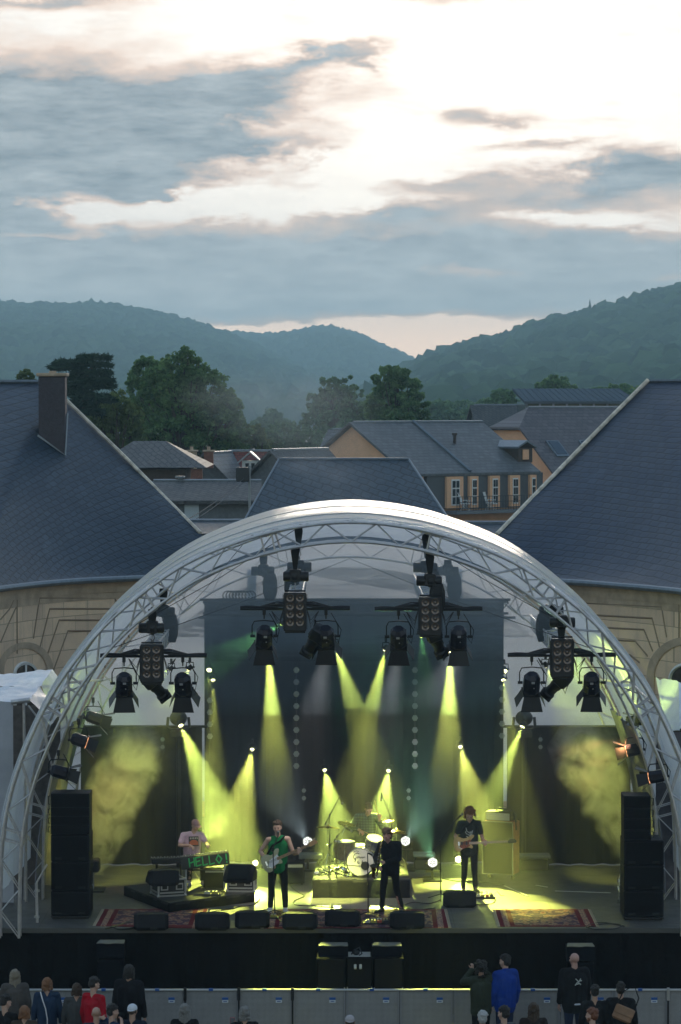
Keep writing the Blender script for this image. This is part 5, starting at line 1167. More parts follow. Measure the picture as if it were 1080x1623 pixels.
# rugs
def rugmat(seed):
    m = bpy.data.materials.new('persian_rug'); m.use_nodes = True; t = m.node_tree; q = NG(t); p = t.nodes['Principled BSDF']; p.inputs['Roughness'].default_value = .95; p.inputs['Specular IOR Level'].default_value = .1
    uv = q.n('ShaderNodeUVMap').outputs[0]; sp_ = q.n('ShaderNodeSeparateXYZ'); t.links.new(uv, sp_.inputs[0]); x, y = sp_.outputs[0], sp_.outputs[1]
    vo = q.n('ShaderNodeTexVoronoi'); t.links.new(uv, vo.inputs['Vector']); vo.inputs['Scale'].default_value = 9; nz = q.noise(uv, 34, 4, .7)
    base = q.ramp(q.m('ADD', q.m('MULTIPLY', vo.outputs['Distance'], .9), q.m('MULTIPLY', nz, .5)), [(.25,(.13,.045,.05)),(.5,(.22,.09,.085)),(.62,(.28,.18,.13)),(.8,(.08,.045,.07))])
    def band(c, d0, d1):
        e = q.m('MINIMUM', x, q.m('SUBTRACT', c, x)); return q.m('MULTIPLY', q.m('GREATER_THAN', e, d0), q.m('LESS_THAN', e, d1))
    L = q.n('ShaderNodeAttribute', attribute_name='rug_length', attribute_type='OBJECT').outputs['Fac']
    c = q.mix(band(L,.0,.09), base, (.13,.02,.03)); c = q.mix(band(L,.20,.29), c, (.11,.012,.025)); e2 = q.m('MINIMUM', y, q.m('SUBTRACT', 1.35, y)); c = q.mix(q.m('LESS_THAN', e2, .07), c, (.15,.03,.04))
    c = q.mix(q.m('MULTIPLY', band(L,.09,.20), q.m('GREATER_THAN', nz, .5)), c, (.40,.26,.18))
    t.links.new(c, p.inputs['Base Color']); bn = q.n('ShaderNodeBump'); bn.inputs['Strength'].default_value = .5; bn.inputs['Distance'].default_value = .01; t.links.new(q.noise(uv, 120, 2), bn.inputs['Height']); t.links.new(bn.outputs[0], p.inputs['Normal']); return m
M_RUG = rugmat(1)
def rug(c4, label):
    "c4: near-left, near-right, far-right, far-left in photo pixels"
    P = [F(px, py, ST+.012) for px, py in c4]; o = (P[0]+P[2])/2; t_ = thing('rug', (o.x, o.y, ST), label, 'rug', 'patterned red rugs'); n, k = 40, 14; L = (P[1]-P[0]).length; Wd = (P[3]-P[0]).length
    rows = [[(P[0].lerp(P[1], i/n)).lerp(P[3].lerp(P[2], i/n), j/k)+Vector((0,0,.004*math.sin(i*1.3+j))) for i in range(n+1)] for j in range(k+1)]
    uvd = {}
    mb = MB(); mb.grid(rows); ex, ey = (P[1]-P[0]).normalized(), (P[3]-P[0]).normalized()
    mb.prism([P[0]-Vector((0,0,.011)),P[1]-Vector((0,0,.011)),P[2]-Vector((0,0,.011)),P[3]-Vector((0,0,.011))], (0,0,.004))
    pl = mb.build('pile', M_RUG, t_, uvf=lambda p: ((p-P[0]).dot(ex)-(p-P[0]).dot(ey)*((P[3]-P[0]).dot(ex))/max(.01,Wd), (p-P[0]).dot(ey)*1.35/Wd)); pl['rug_length'] = float(L)
    for a, b in ((P[0],P[3]),(P[1],P[2])):
        mb = MB(); d = (P[0]-P[1]).normalized() if a is P[0] else (P[1]-P[0]).normalized()
        for i in range(40): q_ = a.lerp(b, i/39); mb.cyl(q_, q_+d*.06, .004, n=3)
        fr_m = mat('fringe_wool', (.45,.38,.28), .95); mb.prism([a, b, b+d*.012, a+d*.012], (0,0,.006)); mb.build('fringe', fr_m, t_)
rug([(152,1467),(318,1471),(330,1440),(166,1441)], 'patterned dark red rug at the left front of the stage')
rug([(418,1471),(711,1470),(704,1441),(424,1441)], 'long patterned red rug under the guitarist and saxophone player')
rug([(793,1468),(945,1468),(932,1441),(785,1441)], 'patterned red rug at the right front, half in yellow light')
# risers
def riser(name, c4, ztop, label, carpet=(.022,.022,.022), z0=ST, zc=None):
    P = [F(px, py, ztop) for px, py in c4]; o = sum(P, Vector())/4; t_ = thing(name, (o.x,o.y,z0), label, 'riser')
    mb = MB(); mb.prism([p-Vector((0,0,.06)) for p in P], (0,0,.06)); mb.build('platform', mat('riser_carpet', carpet, .9, var=.4, vscale=12), t_)
    Q = []
    for a, b in zip(P, P[1:]+P[:1]):
        for k in range(12): Q.append(a.lerp(b, k/12))
    Q.append(Q[0]); c = Vector((o.x,o.y,0)); mb = MB(); rows = []
    for j in range(4):
        f = j/3; rows.append([Vector((p.x+(p.x-c.x)*.012*math.sin(i*2.1)*(1-f), p.y+(p.y-c.y)*.012*math.cos(i*1.7)*(1-f), z0+.004+(ztop-.03-z0)*f)) for i, p in enumerate(Q)])
    mb.grid(rows); mb.build('cloth', clothmat('riser_skirt', (.004,.004,.005), 9, .5), t_, smooth=False); return t_, P
DZ = 2.08
dr, DP = riser('drum_riser', [(496,1394),(650,1394),(642,1364),(503,1364)], DZ, 'black-skirted drum riser at centre stage')
KZ = 1.90
kr, KP = riser('keyboard_riser', [(268,1431),(404,1414),(345,1389),(197,1404)], KZ, 'low black riser under the keyboards and flight cases')
# flight cases
def flight_case(px, py, z, w, d, h, yaw, label):
    p = F(px, py, z); t_ = thing('flight_case', (p.x, p.y+d/2*math.cos(yaw), z), label, 'flight case', 'flight cases'); t_.rotation_euler = (0,0,yaw)
    mb = MB(); mb.bbox((0,0,h/2), (w-.02,d-.02,h-.02), .01); mb.build('body', M_CASE, t_, world=False)
    mb = MB()
    for x in (-w/2,w/2):
        for y in (-d/2,d/2): mb.box((x,y,h/2), (.035,.035,h-.07))
        for z_ in (0.018,h-.018,h*.22): mb.box((x,0,z_), (.03,d-.07,.03))
    for y in (-d/2,d/2):
        for z_ in (.018,h-.018,h*.22): mb.box((0,y,z_), (w-.07,.03,.03))
    mb.build('edging', M_ALT, t_, world=False)
    mb = MB()
    for x in (-w/2,w/2):
        for y in (-d/2,d/2):
            for z_ in (.02,h-.02): mb.ell((x,y,z_), (.035,.035,.035), n=8, k=6)
    mb.build('corner_ball', M_ALT, t_, True, world=False)
    for x in (-.0,) if w < .5 else (-w*.28, w*.28):
        mb = MB(); mb.box((x,-d/2-.012,h*.55), (.15,.016,.13)); f = mb.build('latch', M_ALT, t_, world=False)
        mb = MB(); mb.box((x,-d/2-.022,h*.55), (.10,.012,.08)); mb.build('latch_bar', M_BLK, f, world=False)
    return t_
flight_case(266,1421,KZ,.56,.5,.36,R(20),'flight case on the left corner of the keyboard riser')
flight_case(383,1414,KZ,.54,.45,.36,R(-4),'flight case on the right corner of the keyboard riser')
def riding_wedge(px, py, zb, yaw, label, tilt=0, w=.60):
    t_ = wedge(px, py, label, w=w, yaw=yaw, z=zb); t_.rotation_euler = (tilt,0,yaw); return t_
riding_wedge(258,1402,KZ+.372,R(14),'wedge monitor on top of the left flight case'); riding_wedge(381,1397,KZ+.372,R(168),'wedge monitor tipped up on top of the right flight case, lit yellow')
# keyboards
def keyboard(c, w, d, h, yaw, name, label, m_, keys=True, tilt=0):
    t_ = thing(name, c, label, 'keyboard'); t_.rotation_euler = (tilt,0,yaw)
    mb = MB(); mb.bbox((0,0,0), (w,d,h), .015); mb.build('body', m_, t_, world=False)
    mb = MB(); n = 36
    for i in range(n): mb.box((-w*.46+w*.92*i/(n-1), d*.24, h/2+.008), (w*.92/n*.86,d*.44,.016))
    mb.build('white_keys', mat('key_white', (.30,.30,.28), .3), t_, world=False)
    mb = MB()
    for i in range(n):
        if i % 7 not in (2,6): mb.box((-w*.46+w*.92*(i+.5)/(n-1), d*.16, h/2+.02), (w*.92/n*.5,d*.26,.02))
    mb.build('black_keys', M_RUB, t_, world=False)
    mb = MB()
    for i in range(14): mb.cyl((-w*.42+w*.84*i/13, -d*.25, h/2), (-w*.42+w*.84*i/13, -d*.25, h/2+.02), .012, n=8)
    mb.build('knobs', M_CHROME, t_, world=False); return t_
kc = W(325,1358,3.25)
kb = keyboard((kc.x,3.25,kc.z+.0), .98, .30, .11, R(2), 'keyboard_synth', 'black stage keyboard with HELLO ! taped across its back in green', M_CAB)
kb.rotation_euler = (R(-3), R(-7), R(2))
# board under the keyboard carrying the green letters
M_GRN = mat('green_tape', (.02,.50,.12), .6)
mb = MB(); mb.bbox((0,-.165,-.075), (.98,.02,.23), .006); bd = mb.build('letter_board', M_CASE, kb, world=False)
mb = MB()
def stroke(a, b, wd=.020): 
    a, b = Vector((a[0],-.181,a[1])), Vector((b[0],-.181,b[1])); d = b-a; L = d.length; ang = math.atan2(d.z, d.x); mb.box((a+b)/2, (L+wd*.6,.008,wd), (0,-ang,0))
def letters(txt, x, z0, h, wd):
    G = {'H':[((0,0),(0,1)),((.6,.05),(.6,1)),((0,.45),(.6,.58))],'E':[((0,0),(0,1)),((0,1),(.55,1.02)),((0,.5),(.45,.6)),((0,0),(.55,.1))],'L':[((0,1),(0,0)),((0,0),(.55,.1))],
         'O':[((.32,1),(0,.5)),((0,.5),(.32,0)),((.32,0),(.68,.5)),((.68,.5),(.32,1))],'!':[((0,1),(0,.35)),((0,.12),(0,0))],' ':[]}
    for ch_ in txt:
        for a, b in G[ch_]: stroke((x+a[0]*h, z0+a[1]*h), (x+b[0]*h, z0+b[1]*h), wd)
        x += h*({'O':.95,'!':.3,' ':.28}.get(ch_, .80))
letters('HELLO !', -.32, -.15, .17, .024); mb.build('lettering', M_GRN, bd, world=False)
for px, py in ((298,1424),(329,1420),(355,1416)):
    pass
mb = MB()
st_ = thing('keyboard_stand', (kc.x,3.25,KZ), 'slim two-leg stand under the taped keyboard', 'stand')
for x in (-.38,.40):
    mb = MB(); mb.cyl((x,-.1,.02),(x,-.05,kc.z-KZ-.12), .022); mb.build('leg', M_ALT, st_, world=False)
    mb = MB(); mb.box((x,-.05,.015), (.06,.55,.03)); mb.build('foot', M_BLK, st_, world=False)
mb = MB(); mb.cyl((-.38,-.05,.42),(.40,-.05,.42), .015); mb.build('brace', M_BLK, st_, world=False)
k2 = W(268,1362,4.1); keyboard((k2.x,4.1,k2.z-.02), .75, .32, .10, R(12), 'electric_piano', 'second keyboard with pale keys behind the left wedge', M_CAB)
s2 = thing('piano_stand', (k2.x,4.1,KZ), 'stand under the second keyboard', 'stand')
for x in (-.25,.25):
    mb = MB(); mb.cyl((x,-.15,0),(x,.15,k2.z-KZ-.08), .018); mb.cyl((x,.15,0),(x,-.15,k2.z-KZ-.08), .018); mb.build('leg', M_BLK, s2, world=False)
# amp box under the keyboard right, stool
def amp(px, py, z, w, d, h, label, m_=M_CAB, yaw=0, name='amplifier'):
    p = F(px, py, z); t_ = thing(name, (p.x,p.y+d/2,z), label, 'amplifier'); t_.rotation_euler = (0,0,yaw)
    mb = MB(); mb.bbox((0,0,h/2+.02), (w,d,h), .02); mb.build('cabinet', m_, t_, world=False)
    mb = MB(); mb.box((0,-d/2-.004,h*.42), (w-.07,.012,h*.68)); mb.build('grille', M_GRILL, t_, world=False)
    mb = MB(); mb.box((0,-d/2-.004,h*.87), (w-.07,.012,h*.14))
    for i in range(7): mb.cyl((-w*.35+w*.7*i/6,-d/2,h*.87),(-w*.35+w*.7*i/6,-d/2-.03,h*.87), .010, n=6)
    mb.build('control_panel', M_ALT, t_, world=False)
    mb = MB(); mb.tube([(-.1,0,h+.02),(-.08,0,h+.05),(.08,0,h+.05),(.1,0,h+.02)], .01, 5); mb.build('handle', M_RUB, t_, world=False)
    mb = MB(); [mb.cyl((x,y,0),(x,y,.03), .02, n=6) for x in (-w*.4,w*.4) for y in (-d*.4,d*.4)]; mb.build('feet', M_RUB, t_, world=False); return t_
amp(340,1409,KZ,.44,.3,.42,'dark amplifier under the right half of the taped keyboard')
amp(462,1402,ST,.55,.35,.45,'grey amplifier standing behind the guitarist')
tt = thing('side_table', (W(492,0,5.6).x,5.6,ST), 'small grey-topped table left of the drum riser', 'table'); zt_ = W(0,1356,5.6).z-ST
mb = MB(); mb.bbox((0,0,zt_), (.50,.4,.09), .01); mb.build('table_top', M_GREYW, tt, world=False)
for x in (-.2,.2):
    mb = MB(); mb.cyl((x,-.15,0),(x,.15,zt_), .015); mb.cyl((x,.15,0),(x,-.15,zt_), .015); mb.build('leg', M_BLK, tt, world=False)
st_ = thing('stool', (W(302,0,4.15).x,4.15,KZ), 'black stool under the keyboard player', 'stool')
mb = MB(); mb.lathe([(.17,.38),(.18,.40),(.18,.44),(.16,.46)], n=20); mb.build('seat', M_RUB, st_, True, False)
mb = MB()
for k in range(3): a = k*2.09; mb.cyl((.22*math.cos(a),.22*math.sin(a),0),(.02*math.cos(a),.02*math.sin(a),.25), .014)
mb.cyl((0,0,.2),(0,0,.39), .02); mb.build('tripod', M_CHROME, st_, world=False)
# bass stack
bp = F(796,1396,ST); bs = thing('bass_cabinet', (bp.x,bp.y+.3,ST), 'tall bass speaker cabinet with orange wooden side behind the bass player', 'speaker'); w_, d_, h_ = .68,.42,1.12
bs.rotation_euler = (0,0,R(-22)); M_CABG = mat('olive_grille', (.018,.022,.006), .85, bump=.8, bscale=120)
mb = MB(); mb.bbox((0,0,.12+h_/2), (w_,d_,h_), .02); mb.build('cabinet', mat('orange_ply', (.38,.17,.07), .6, var=.2), bs, world=False)
mb = MB(); mb.box((0,-d_/2-.006,.12+h_/2), (w_-.03,.02,h_-.03)); mb.build('grille', M_CABG, bs, world=False)
mb = MB()
for z_ in (.125,.115+h_): mb.box((0,-d_/2-.018,z_), (w_,.015,.02))
for x in (-w_/2+.005,w_/2-.005): mb.box((x,-d_/2-.018,.12+h_/2), (.018,.015,h_-.02))
mb.build('trim', M_CHROME, bs, world=False)
for x in (-.26,.26):
    mb = MB(); mb.cyl((x-.02,0,.05),(x+.02,0,.05), .05, n=12); mb.box((x,0,.10), (.05,.06,.04)); mb.build('castor', M_RUB, bs, world=False)
bh = thing('bass_amplifier', (bp.x-.02,bp.y+.28,ST+1.26), 'bass amplifier head with metal front on top of the tall cabinet', 'amplifier'); bh.rotation_euler = (0,0,R(-22))
mb = MB(); mb.bbox((0,0,.09), (.56,.34,.19), .012); mb.build('case', M_CABG, bh, world=False)
mb = MB(); mb.box((0,-.175,.085), (.52,.012,.15))
for i in range(9): mb.cyl((-.2+.05*i,-.18,.10),(-.2+.05*i,-.2,.10), .011, n=6)
mb.build('front_panel', M_ALT, bh, world=False)
mb = MB(); mb.tube([(-.1,0,.19),(-.05,.05,.24),(.1,-.02,.23),(.2,.05,.22),(.3,.02,.16),(.34,0,0),(.33,0,-.12)], .02, 6); mb.tube([(.28,.02,.2),(.36,0,.12),(.35,-.05,-.05),(.36,-.03,-.2)], .022, 6); mb.build('cable', M_CBL, bh, world=False)
# PA stacks
def pa_stack(x0, x1, xa0, xa1, yb, Y, side, tops, subs):
    base = F((x0+x1)/2, yb, ST); Y = base.y; s_ = sz(Y); nm = 'left' if side < 0 else 'right'; ordn = ['bottom','second','third','top']
    n = len(subs)-1; zs = [W(0, y, Y).z for y in subs]; zs[0] = ST+.06
    pal = thing('pallet', ((W(x0,0,Y).x+W(x1,0,Y).x)/2, Y+.45, ST), 'low black pallet under the %s loudspeaker stack' % nm, 'pallet'); mb = MB()
    for yy_ in (-.35,0,.35): mb.box((0,yy_,.015), (abs(W(x1,0,Y).x-W(x0,0,Y).x)-.04,.1,.03))
    mb.build('skid', M_BLKP, pal, world=False); mb = MB(); mb.box((0,0,.045), (abs(W(x1,0,Y).x-W(x0,0,Y).x),.9,.026)); mb.build('board', M_BLKP, pal, world=False)
    for k in range(n):
        w_ = W(x1,0,Y).x-W(x0,0,Y).x; cx = (W(x1,0,Y).x+W(x0,0,Y).x)/2; h_ = zs[k+1]-zs[k]-.004
        t_ = thing('subwoofer', (cx, Y+.42, zs[k]), '%s big black bass speaker of the %s stack' % (ordn[k], nm), 'speaker', 'bass speakers of the side stacks')
        mb = MB(); mb.bbox((0,0,h_/2), (w_,.80,h_), .02); mb.build('cabinet', M_CAB, t_, world=False)
        mb = MB(); mb.box((0,-.404,h_/2), (w_-.08,.014,h_-.08)); mb.build('grille', M_GRILL, t_, world=False)
        for sg in (-1,1):
            mb = MB(); mb.bbox((sg*w_*.30,-.415,h_*.12), (.14,.014,.05), .006); mb.build('handle', M_RUB, t_, world=False)
    m_ = len(tops)-1; zt = [W(0, y, Y).z for y in tops]
    for k in range(m_):
        w_ = W(xa1,0,Y).x-W(xa0,0,Y).x; cx = (W(xa1,0,Y).x+W(xa0,0,Y).x)/2; h_ = zt[k+1]-zt[k]-.006
        t_ = thing('array_speaker', (cx, Y+.30+.02*k, zt[k]), '%s line-array box of the %s stack' % (['lowest','second','third','fourth','top'][k if k < m_-1 else 4], nm), 'speaker', 'line-array boxes of the side stacks')
        mb = MB(); mb.prism([(-w_/2,-.30,0),(w_/2,-.30,0),(w_/2,-.30,h_),(-w_/2,-.30,h_)], (0,.62,0)); mb.build('cabinet', M_CAB, t_, world=False)
        mb = MB(); mb.box((0,-.306,h_/2), (w_-.06,.014,h_-.05)); mb.build('grille', M_GRILL, t_, world=False)
        mb = MB(); sx = -side*(w_/2+.02) if False else (w_/2+.02)*(1 if side > 0 else -1); mb.tube([(sx,-.25,h_*.2),(sx+.03*side,-.27,h_*.2),(sx+.03*side,-.27,h_*.8),(sx,-.25,h_*.8)], .012, 5); mb.build('rigging_arm', M_BLKP, t_, world=False)
pa_stack(76,138,76,138,1457,1.4,-1, [1322,1308,1294,1280,1258], [1457,1412,1366,1323])
pa_stack(994,1058,994,1037,1459,1.2,1, [1331,1315,1298,1281,1262], [1459,1412,1372,1332])
# plastic sheet by the right stack, hazers
sh_ = thing('plastic_sheet', (W(985,0,2.4).x,2.4,ST), 'crumpled clear plastic sheet hanging beside the right loudspeaker stack', 'sheet'); rn = random.Random(4); rows = []
for j in range(15):
    f = j/14; y_ = 1352+(1432-1352)*f; xl = 992-(14*f**.8+2)+(3*math.sin(f*9)); rows.append([W(xl+(1000-xl)*i/10, y_, 2.4+.12*math.sin(i*1.1+f*5)+rn.uniform(-.05,.05)) for i in range(11)])
mb = MB(); mb.grid(rows); mb.build('film', plastic('wrinkled_film', .35, (.9,.9,.85), .15, (.7,.7,.62), .5, 6), sh_)
for px, py, Y, lab in ((147,1371,4.4,'black smoke machine on a pole beside the left loudspeaker stack'),):
    p = W(px,py,Y); t_ = thing('smoke_machine', (p.x,Y,ST), lab, 'smoke machine'); h_ = p.z-ST
    mb = MB(); mb.bbox((0,0,h_), (.30,.4,.26), .03); mb.cyl((0,-.2,h_+.04),(0,-.3,h_+.1), .05, .06); mb.build('body', M_BLKP, t_, world=False)
    mb = MB(); mb.cyl((0,0,.02),(0,0,h_-.12), .03); mb.build('stand', M_ALT, t_, world=False)
    mb = MB(); mb.box((0,0,.02), (.5,.5,.04)); mb.build('foot', M_BLK, t_, world=False)
# mic stands
def mic_stand(px, py, z, top, mic, label, boom=None, mdir=None, name='microphone_stand', r=.010, tail=.25):
    "base at px,py; top: (px, py) of pole top; boom end (px, py)"
    b = F(px, py, z); Y = b.y; t_ = thing(name, b, label, 'microphone stand', 'microphone stands'); tp = W(top[0], top[1], Y)
    mb = MB()
    for k in range(3): a = k*2.09+.5; mb.cyl(b+Vector((.30*math.cos(a),.30*math.sin(a),.012)), b+Vector((0,0,.12)), .009, n=5)
    mb.build('tripod', M_BLK, t_)
    mb = MB(); mb.cyl(b+Vector((0,0,.06)), tp, r*1.2, r); mb.cyl(b.lerp(tp,.5)-Vector((0,0,.03)), b.lerp(tp,.5)+Vector((0,0,.03)), .018); mb.build('pole', M_BLK, t_)
    e = tp
    if boom:
        e = W(boom[0], boom[1], Y+(boom[2] if len(boom) > 2 else 0)); d = (e-tp).normalized(); mb = MB(); mb.cyl(tp-d*tail, e, .010, .008); mb.cyl(tp-d*(tail+.01), tp-d*(tail-.07), .018); mb.ell(tp, (.026,.026,.03), n=8, k=6); mb.build('boom', M_BLK, t_)
    d = Vector(mdir or (0,.5,.5)).normalized(); mb = MB(); mb.cyl(e, e+d*.13, .012, .018, n=10); m1 = mb.build('microphone', M_BLK, t_, True)
    mb = MB(); mb.ell(e+d*.155, (.028,.028,.032), n=12, k=8); mb.build('mic_head', mat('mic_mesh', (.25,.25,.25), .35, .8), m1, True); return t_
mic_stand(436,1452,ST,(433,1345),None,'straight microphone stand in front of the guitarist', boom=(441,1325,.08), mdir=(0,.9,.35), tail=.05)
mic_stand(584,1455,ST,(583,1352),None,'microphone stand in front of the drum riser beside the centre pedals', mdir=(.5,.6,-.3))
mic_stand(699,1426,ST,(698,1333),None,'boom microphone stand left of the bass player', boom=(723,1299,.1), mdir=(.7,.2,.55))
mic_stand(523,1389,DZ,(523,1292),None,'overhead microphone stand on the left of the drum riser', boom=(539,1262,.3), mdir=(.3,0,-.9))
mic_stand(621,1376,DZ,(621,1300),None,'overhead microphone stand on the right of the drum riser', boom=(605,1256,.3), mdir=(0,0,-.9))
mic_stand(534,1388,DZ,(535,1326),None,'short boom microphone stand beside the floor tom', boom=(547,1311,.1), mdir=(.6,.1,-.4))
# ---------------------------------------------------------------- drum kit
def drum(c, ax, r, L, name, label, shell, m_head, lugs=8, extra=None):
    t_ = thing(name, c, label, 'drum'); ax = Vector(ax).normalized()
    mb = MB(); mb.lathe([(r,0),(r,L)], -ax*L/2, ax, 28); mb.build('shell', shell, t_, True, False)
    for sg in (0,1):
        mb = MB(); mb.lathe([(r*.985,0),(r*.985,.008)], ax*(L/2*(1 if sg else -1)-(0 if sg else .008)), ax, 28); mb.build('drum_head', m_head, t_, world=False)
        mb = MB(); x, y, _ = basis(ax); mb.tube([ax*(L/2-.01)*(1 if sg else -1)+(x*math.cos(a)+y*math.sin(a))*(r+.008) for a in [k*math.pi/14 for k in range(28)]], .011, 5, closed=True); mb.build('hoop', M_CHROME, t_, True, False)
    mb = MB(); x, y, _ = basis(ax)
    for k in range(lugs):
        a = k*2*math.pi/lugs; o = (x*math.cos(a)+y*math.sin(a))*(r+.014); mb.cyl(o-ax*L*.46, o+ax*L*.46, .005, n=4); mb.cyl(o-ax*.03, o+ax*.03, .012, n=6)
    mb.build('lugs', M_CHROME, t_, world=False); return t_
M_HEAD = mat('drum_skin', (.50,.49,.43), .6, var=.08); M_SHD = mat('drum_shell_dark', (.06,.045,.05), .3, var=.3, vscale=20); M_SHB = mat('drum_shell_blue', (.045,.05,.11), .3, var=.5, vscale=30)
bc = F(573,1391,DZ); r_ = .275; bz = DZ+r_+.03
bass = drum((bc.x,bc.y+.22,bz), (-.10,-1,.04), r_, .40, 'bass_drum', 'big pale bass drum with handwritten lettering and a round port', M_SHD, M_HEAD, 10)
ax = Vector((-.10,-1,.04)).normalized(); X_, Yb_, _ = Vector((1,-.10,0)).normalized(), None, None; Zv = Vector((0,.04,1)).normalized()
def hd(x, z): return ax*(.212)+X_*x+Zv*z
mb = MB(); mb.lathe([(.088,0),(.088,.006),(.07,.012),(.069,.004),(.001,.004)], hd(.10,-.07), ax, 24); mb.build('port', M_RUB, bass, world=False)
mb = MB()
for path in ([(-.02,.17),(-.06,.19),(-.11,.17),(-.145,.12),(-.13,.07),(-.09,.08),(-.08,.11),(-.10,.04),(-.12,-.0)],[(-.14,.21),(-.08,.235),(-.03,.22)],[(-.06,.08),(-.05,.115),(-.03,.11),(-.03,.09)],[(-.03,.09),(-.01,.115),(.005,.10),(-.005,.085),(.02,.09)],[(.02,.09),(.035,.115),(.05,.10),(.04,.085),(.06,.09)],[(.06,.09),(.065,.115),(.075,.09),(.085,.115),(.10,.088)],
             [(-.04,.03),(-.06,-.0),(-.045,-.03),(-.02,-.015),(-.035,.005)],[(.05,.04),(.03,.005),(.045,-.03),(.08,-.01),(.05,.01),(.03,-.005)]):
    mb.tube([hd(x, z) for x, z in path], .006, 4)
mb.tube([hd(-.262,-.065), hd(.02,-.075)], .005, 4); mb.build('lettering', mat('ink_black', (.02,.02,.018), .8), bass, world=False)
for sg in (-1,1):
    mb = MB(); mb.tube([Vector((sg*.21,-.1,-.17)), Vector((sg*.30,-.22,-bz+DZ+.01))], .010, 5); mb.build('spur', M_CHROME, bass, world=False)
def stand_legs(t_, z0, r=.24):
    mb = MB()
    for k in range(3): a = k*2.09+.3; mb.cyl((r*math.cos(a),r*math.sin(a),z0+.01),(.01*math.cos(a),.01*math.sin(a),z0+.30), .009, n=5)
    mb.build('tripod', M_CHROME, t_, world=False)
ft = F(547,1388,DZ+.0); zt_ = W(0,1334,ft.y+.35).z
tom = drum((ft.x,ft.y+.35,(zt_+DZ+.25)/2+.02), (0,0,1), .215, zt_-DZ-.28, 'floor_tom', 'deep floor tom left of the bass drum', M_SHD, M_HEAD)
for k in range(3): a = k*2.09+.5; mb = MB(); mb.cyl((.235*math.cos(a),.235*math.sin(a),.05),(.25*math.cos(a),.25*math.sin(a),DZ-tom.location.z+.005), .009, n=5); mb.build('leg', M_CHROME, tom, world=False)
rc = W(593,1336,bc.y+.35); rt = drum((rc.x,rc.y,rc.z), (.15,-.35,.93), .165, .22, 'rack_tom', 'blue rack tom mounted above the bass drum', M_SHB, M_HEAD)
mb = MB(); mb.cyl((0,0,-.1),(-.05,.05,-.32), .014); mb.build('mount', M_CHROME, rt, world=False)
sc_ = W(567,1345,bc.y+.75); sn = drum((sc_.x,sc_.y,sc_.z), (0,-.1,1), .18, .14, 'snare_drum', 'snare drum in front of the drummer', M_CHROME, M_HEAD); stand_legs(sn, DZ-sc_.z)
mb = MB(); mb.cyl((0,0,DZ-sc_.z+.25),(0,0,-.07), .012); mb.build('stand', M_CHROME, sn, world=False)
def cymbal(px, py, Y, r, tilt, label, n_=1, name='cymbal', boomx=0):
    p = W(px,py,Y); t_ = thing(name, p, label, 'cymbal', 'cymbals of the drum kit'); M = Euler(tilt).to_matrix()
    for k in range(n_):
        mb = MB(); mb.lathe([(r,0),(r*.6,.018),(r*.2,.03),(r*.16,.055),(.004,.065),(.003,.060),(r*.15,.050),(r*.19,.026),(r*.6,.014),(r*.99,-.003)], (0,0,-.01-.035*k), (0,0,1), 32)
        mb.v = [tuple(M @ Vector(v_)) for v_ in mb.v]; mb.build('plate', M_BRASS, t_, True, False)
    mb = MB(); mb.cyl((0,0,-.02),(0,0,.09), .006); mb.ell((0,0,.075), (.016,.016,.012), n=8, k=6); mb.build('wing_nut', M_CHROME, t_, world=False)
    mb = MB(); mb.tube([(0,0,-.03),(boomx*.5,0,-.12),(boomx,0,-.25 if boomx else -.2),(boomx,0,DZ-p.z+.28)], .010, 6); mb.cyl((boomx,0,-.42),(boomx,0,-.36), .018); mb.cyl((boomx,0,-.62),(boomx,0,-.56), .018); mb.build('stand', M_CHROME, t_, world=False)
    mb = MB()
    for k in range(3): a = k*2.09+.3; mb.cyl((boomx+.24*math.cos(a),.24*math.sin(a),DZ-p.z+.01),(boomx,0,DZ-p.z+.32), .009, n=5)
    mb.build('tripod', M_CHROME, t_, world=False); return t_
cymbal(520,1311,4.9,.24,(R(-4),R(3),0),'large crash cymbal at the left end of the drum kit')
cymbal(550,1306,5.7,.20,(R(-22),R(14),0),'tilted cymbal between the left crash and the drummer', boomx=-.1)
cymbal(612,1302,5.8,.17,(R(-8),R(-10),0),'gold cymbal at the right hand of the drummer', boomx=.1)
cymbal(629,1317,5.3,.21,(R(-5),R(4),0),'cymbal right of the saxophone player head', n_=2, name='hi_hat')
# scattered hardware on the riser: clamps, pedals, cymbal bags
rn = random.Random(8)
hw_ = thing('hardware_pile', (W(525,0,4.4).x,4.4,DZ), 'heap of pedals, clamps and cables at the front left of the drum riser', 'stage hardware')
mb = MB()
for k in range(16): mb.box((rn.uniform(-.35,.35),rn.uniform(-.25,.35),rn.uniform(.02,.12)), (rn.uniform(.05,.14),rn.uniform(.04,.12),rn.uniform(.02,.05)), (rn.uniform(-.4,.4),rn.uniform(-.4,.4),rn.uniform(0,3)))
mb.build('clamp_pile', M_CHROME, hw_, world=False, uvf=None)
mb = MB()
for k in range(7): x0 = rn.uniform(-.35,.3); mb.tube([(x0,rn.uniform(-.2,.2),.02),(x0+.1,rn.uniform(-.2,.3),.15),(x0+.25,rn.uniform(-.2,.3),.03)], .008, 4)
mb.build('cable_tangle', M_CBL, hw_, world=False)
th = thing('drum_throne', (W(583,0,6.0).x,6.0,DZ), 'round drum stool under the drummer', 'stool'); mb = MB(); mb.lathe([(.15,.33),(.17,.35),(.17,.40),(.15,.42)], n=20); mb.build('seat', M_RUB, th, True, False)
mb = MB(); mb.cyl((0,0,.1),(0,0,.34), .015); [mb.cyl((.2*math.cos(a),.2*math.sin(a),0),(0,0,.25), .010) for a in (0,2.1,4.2)]; mb.build('tripod', M_CHROME, th, world=False)
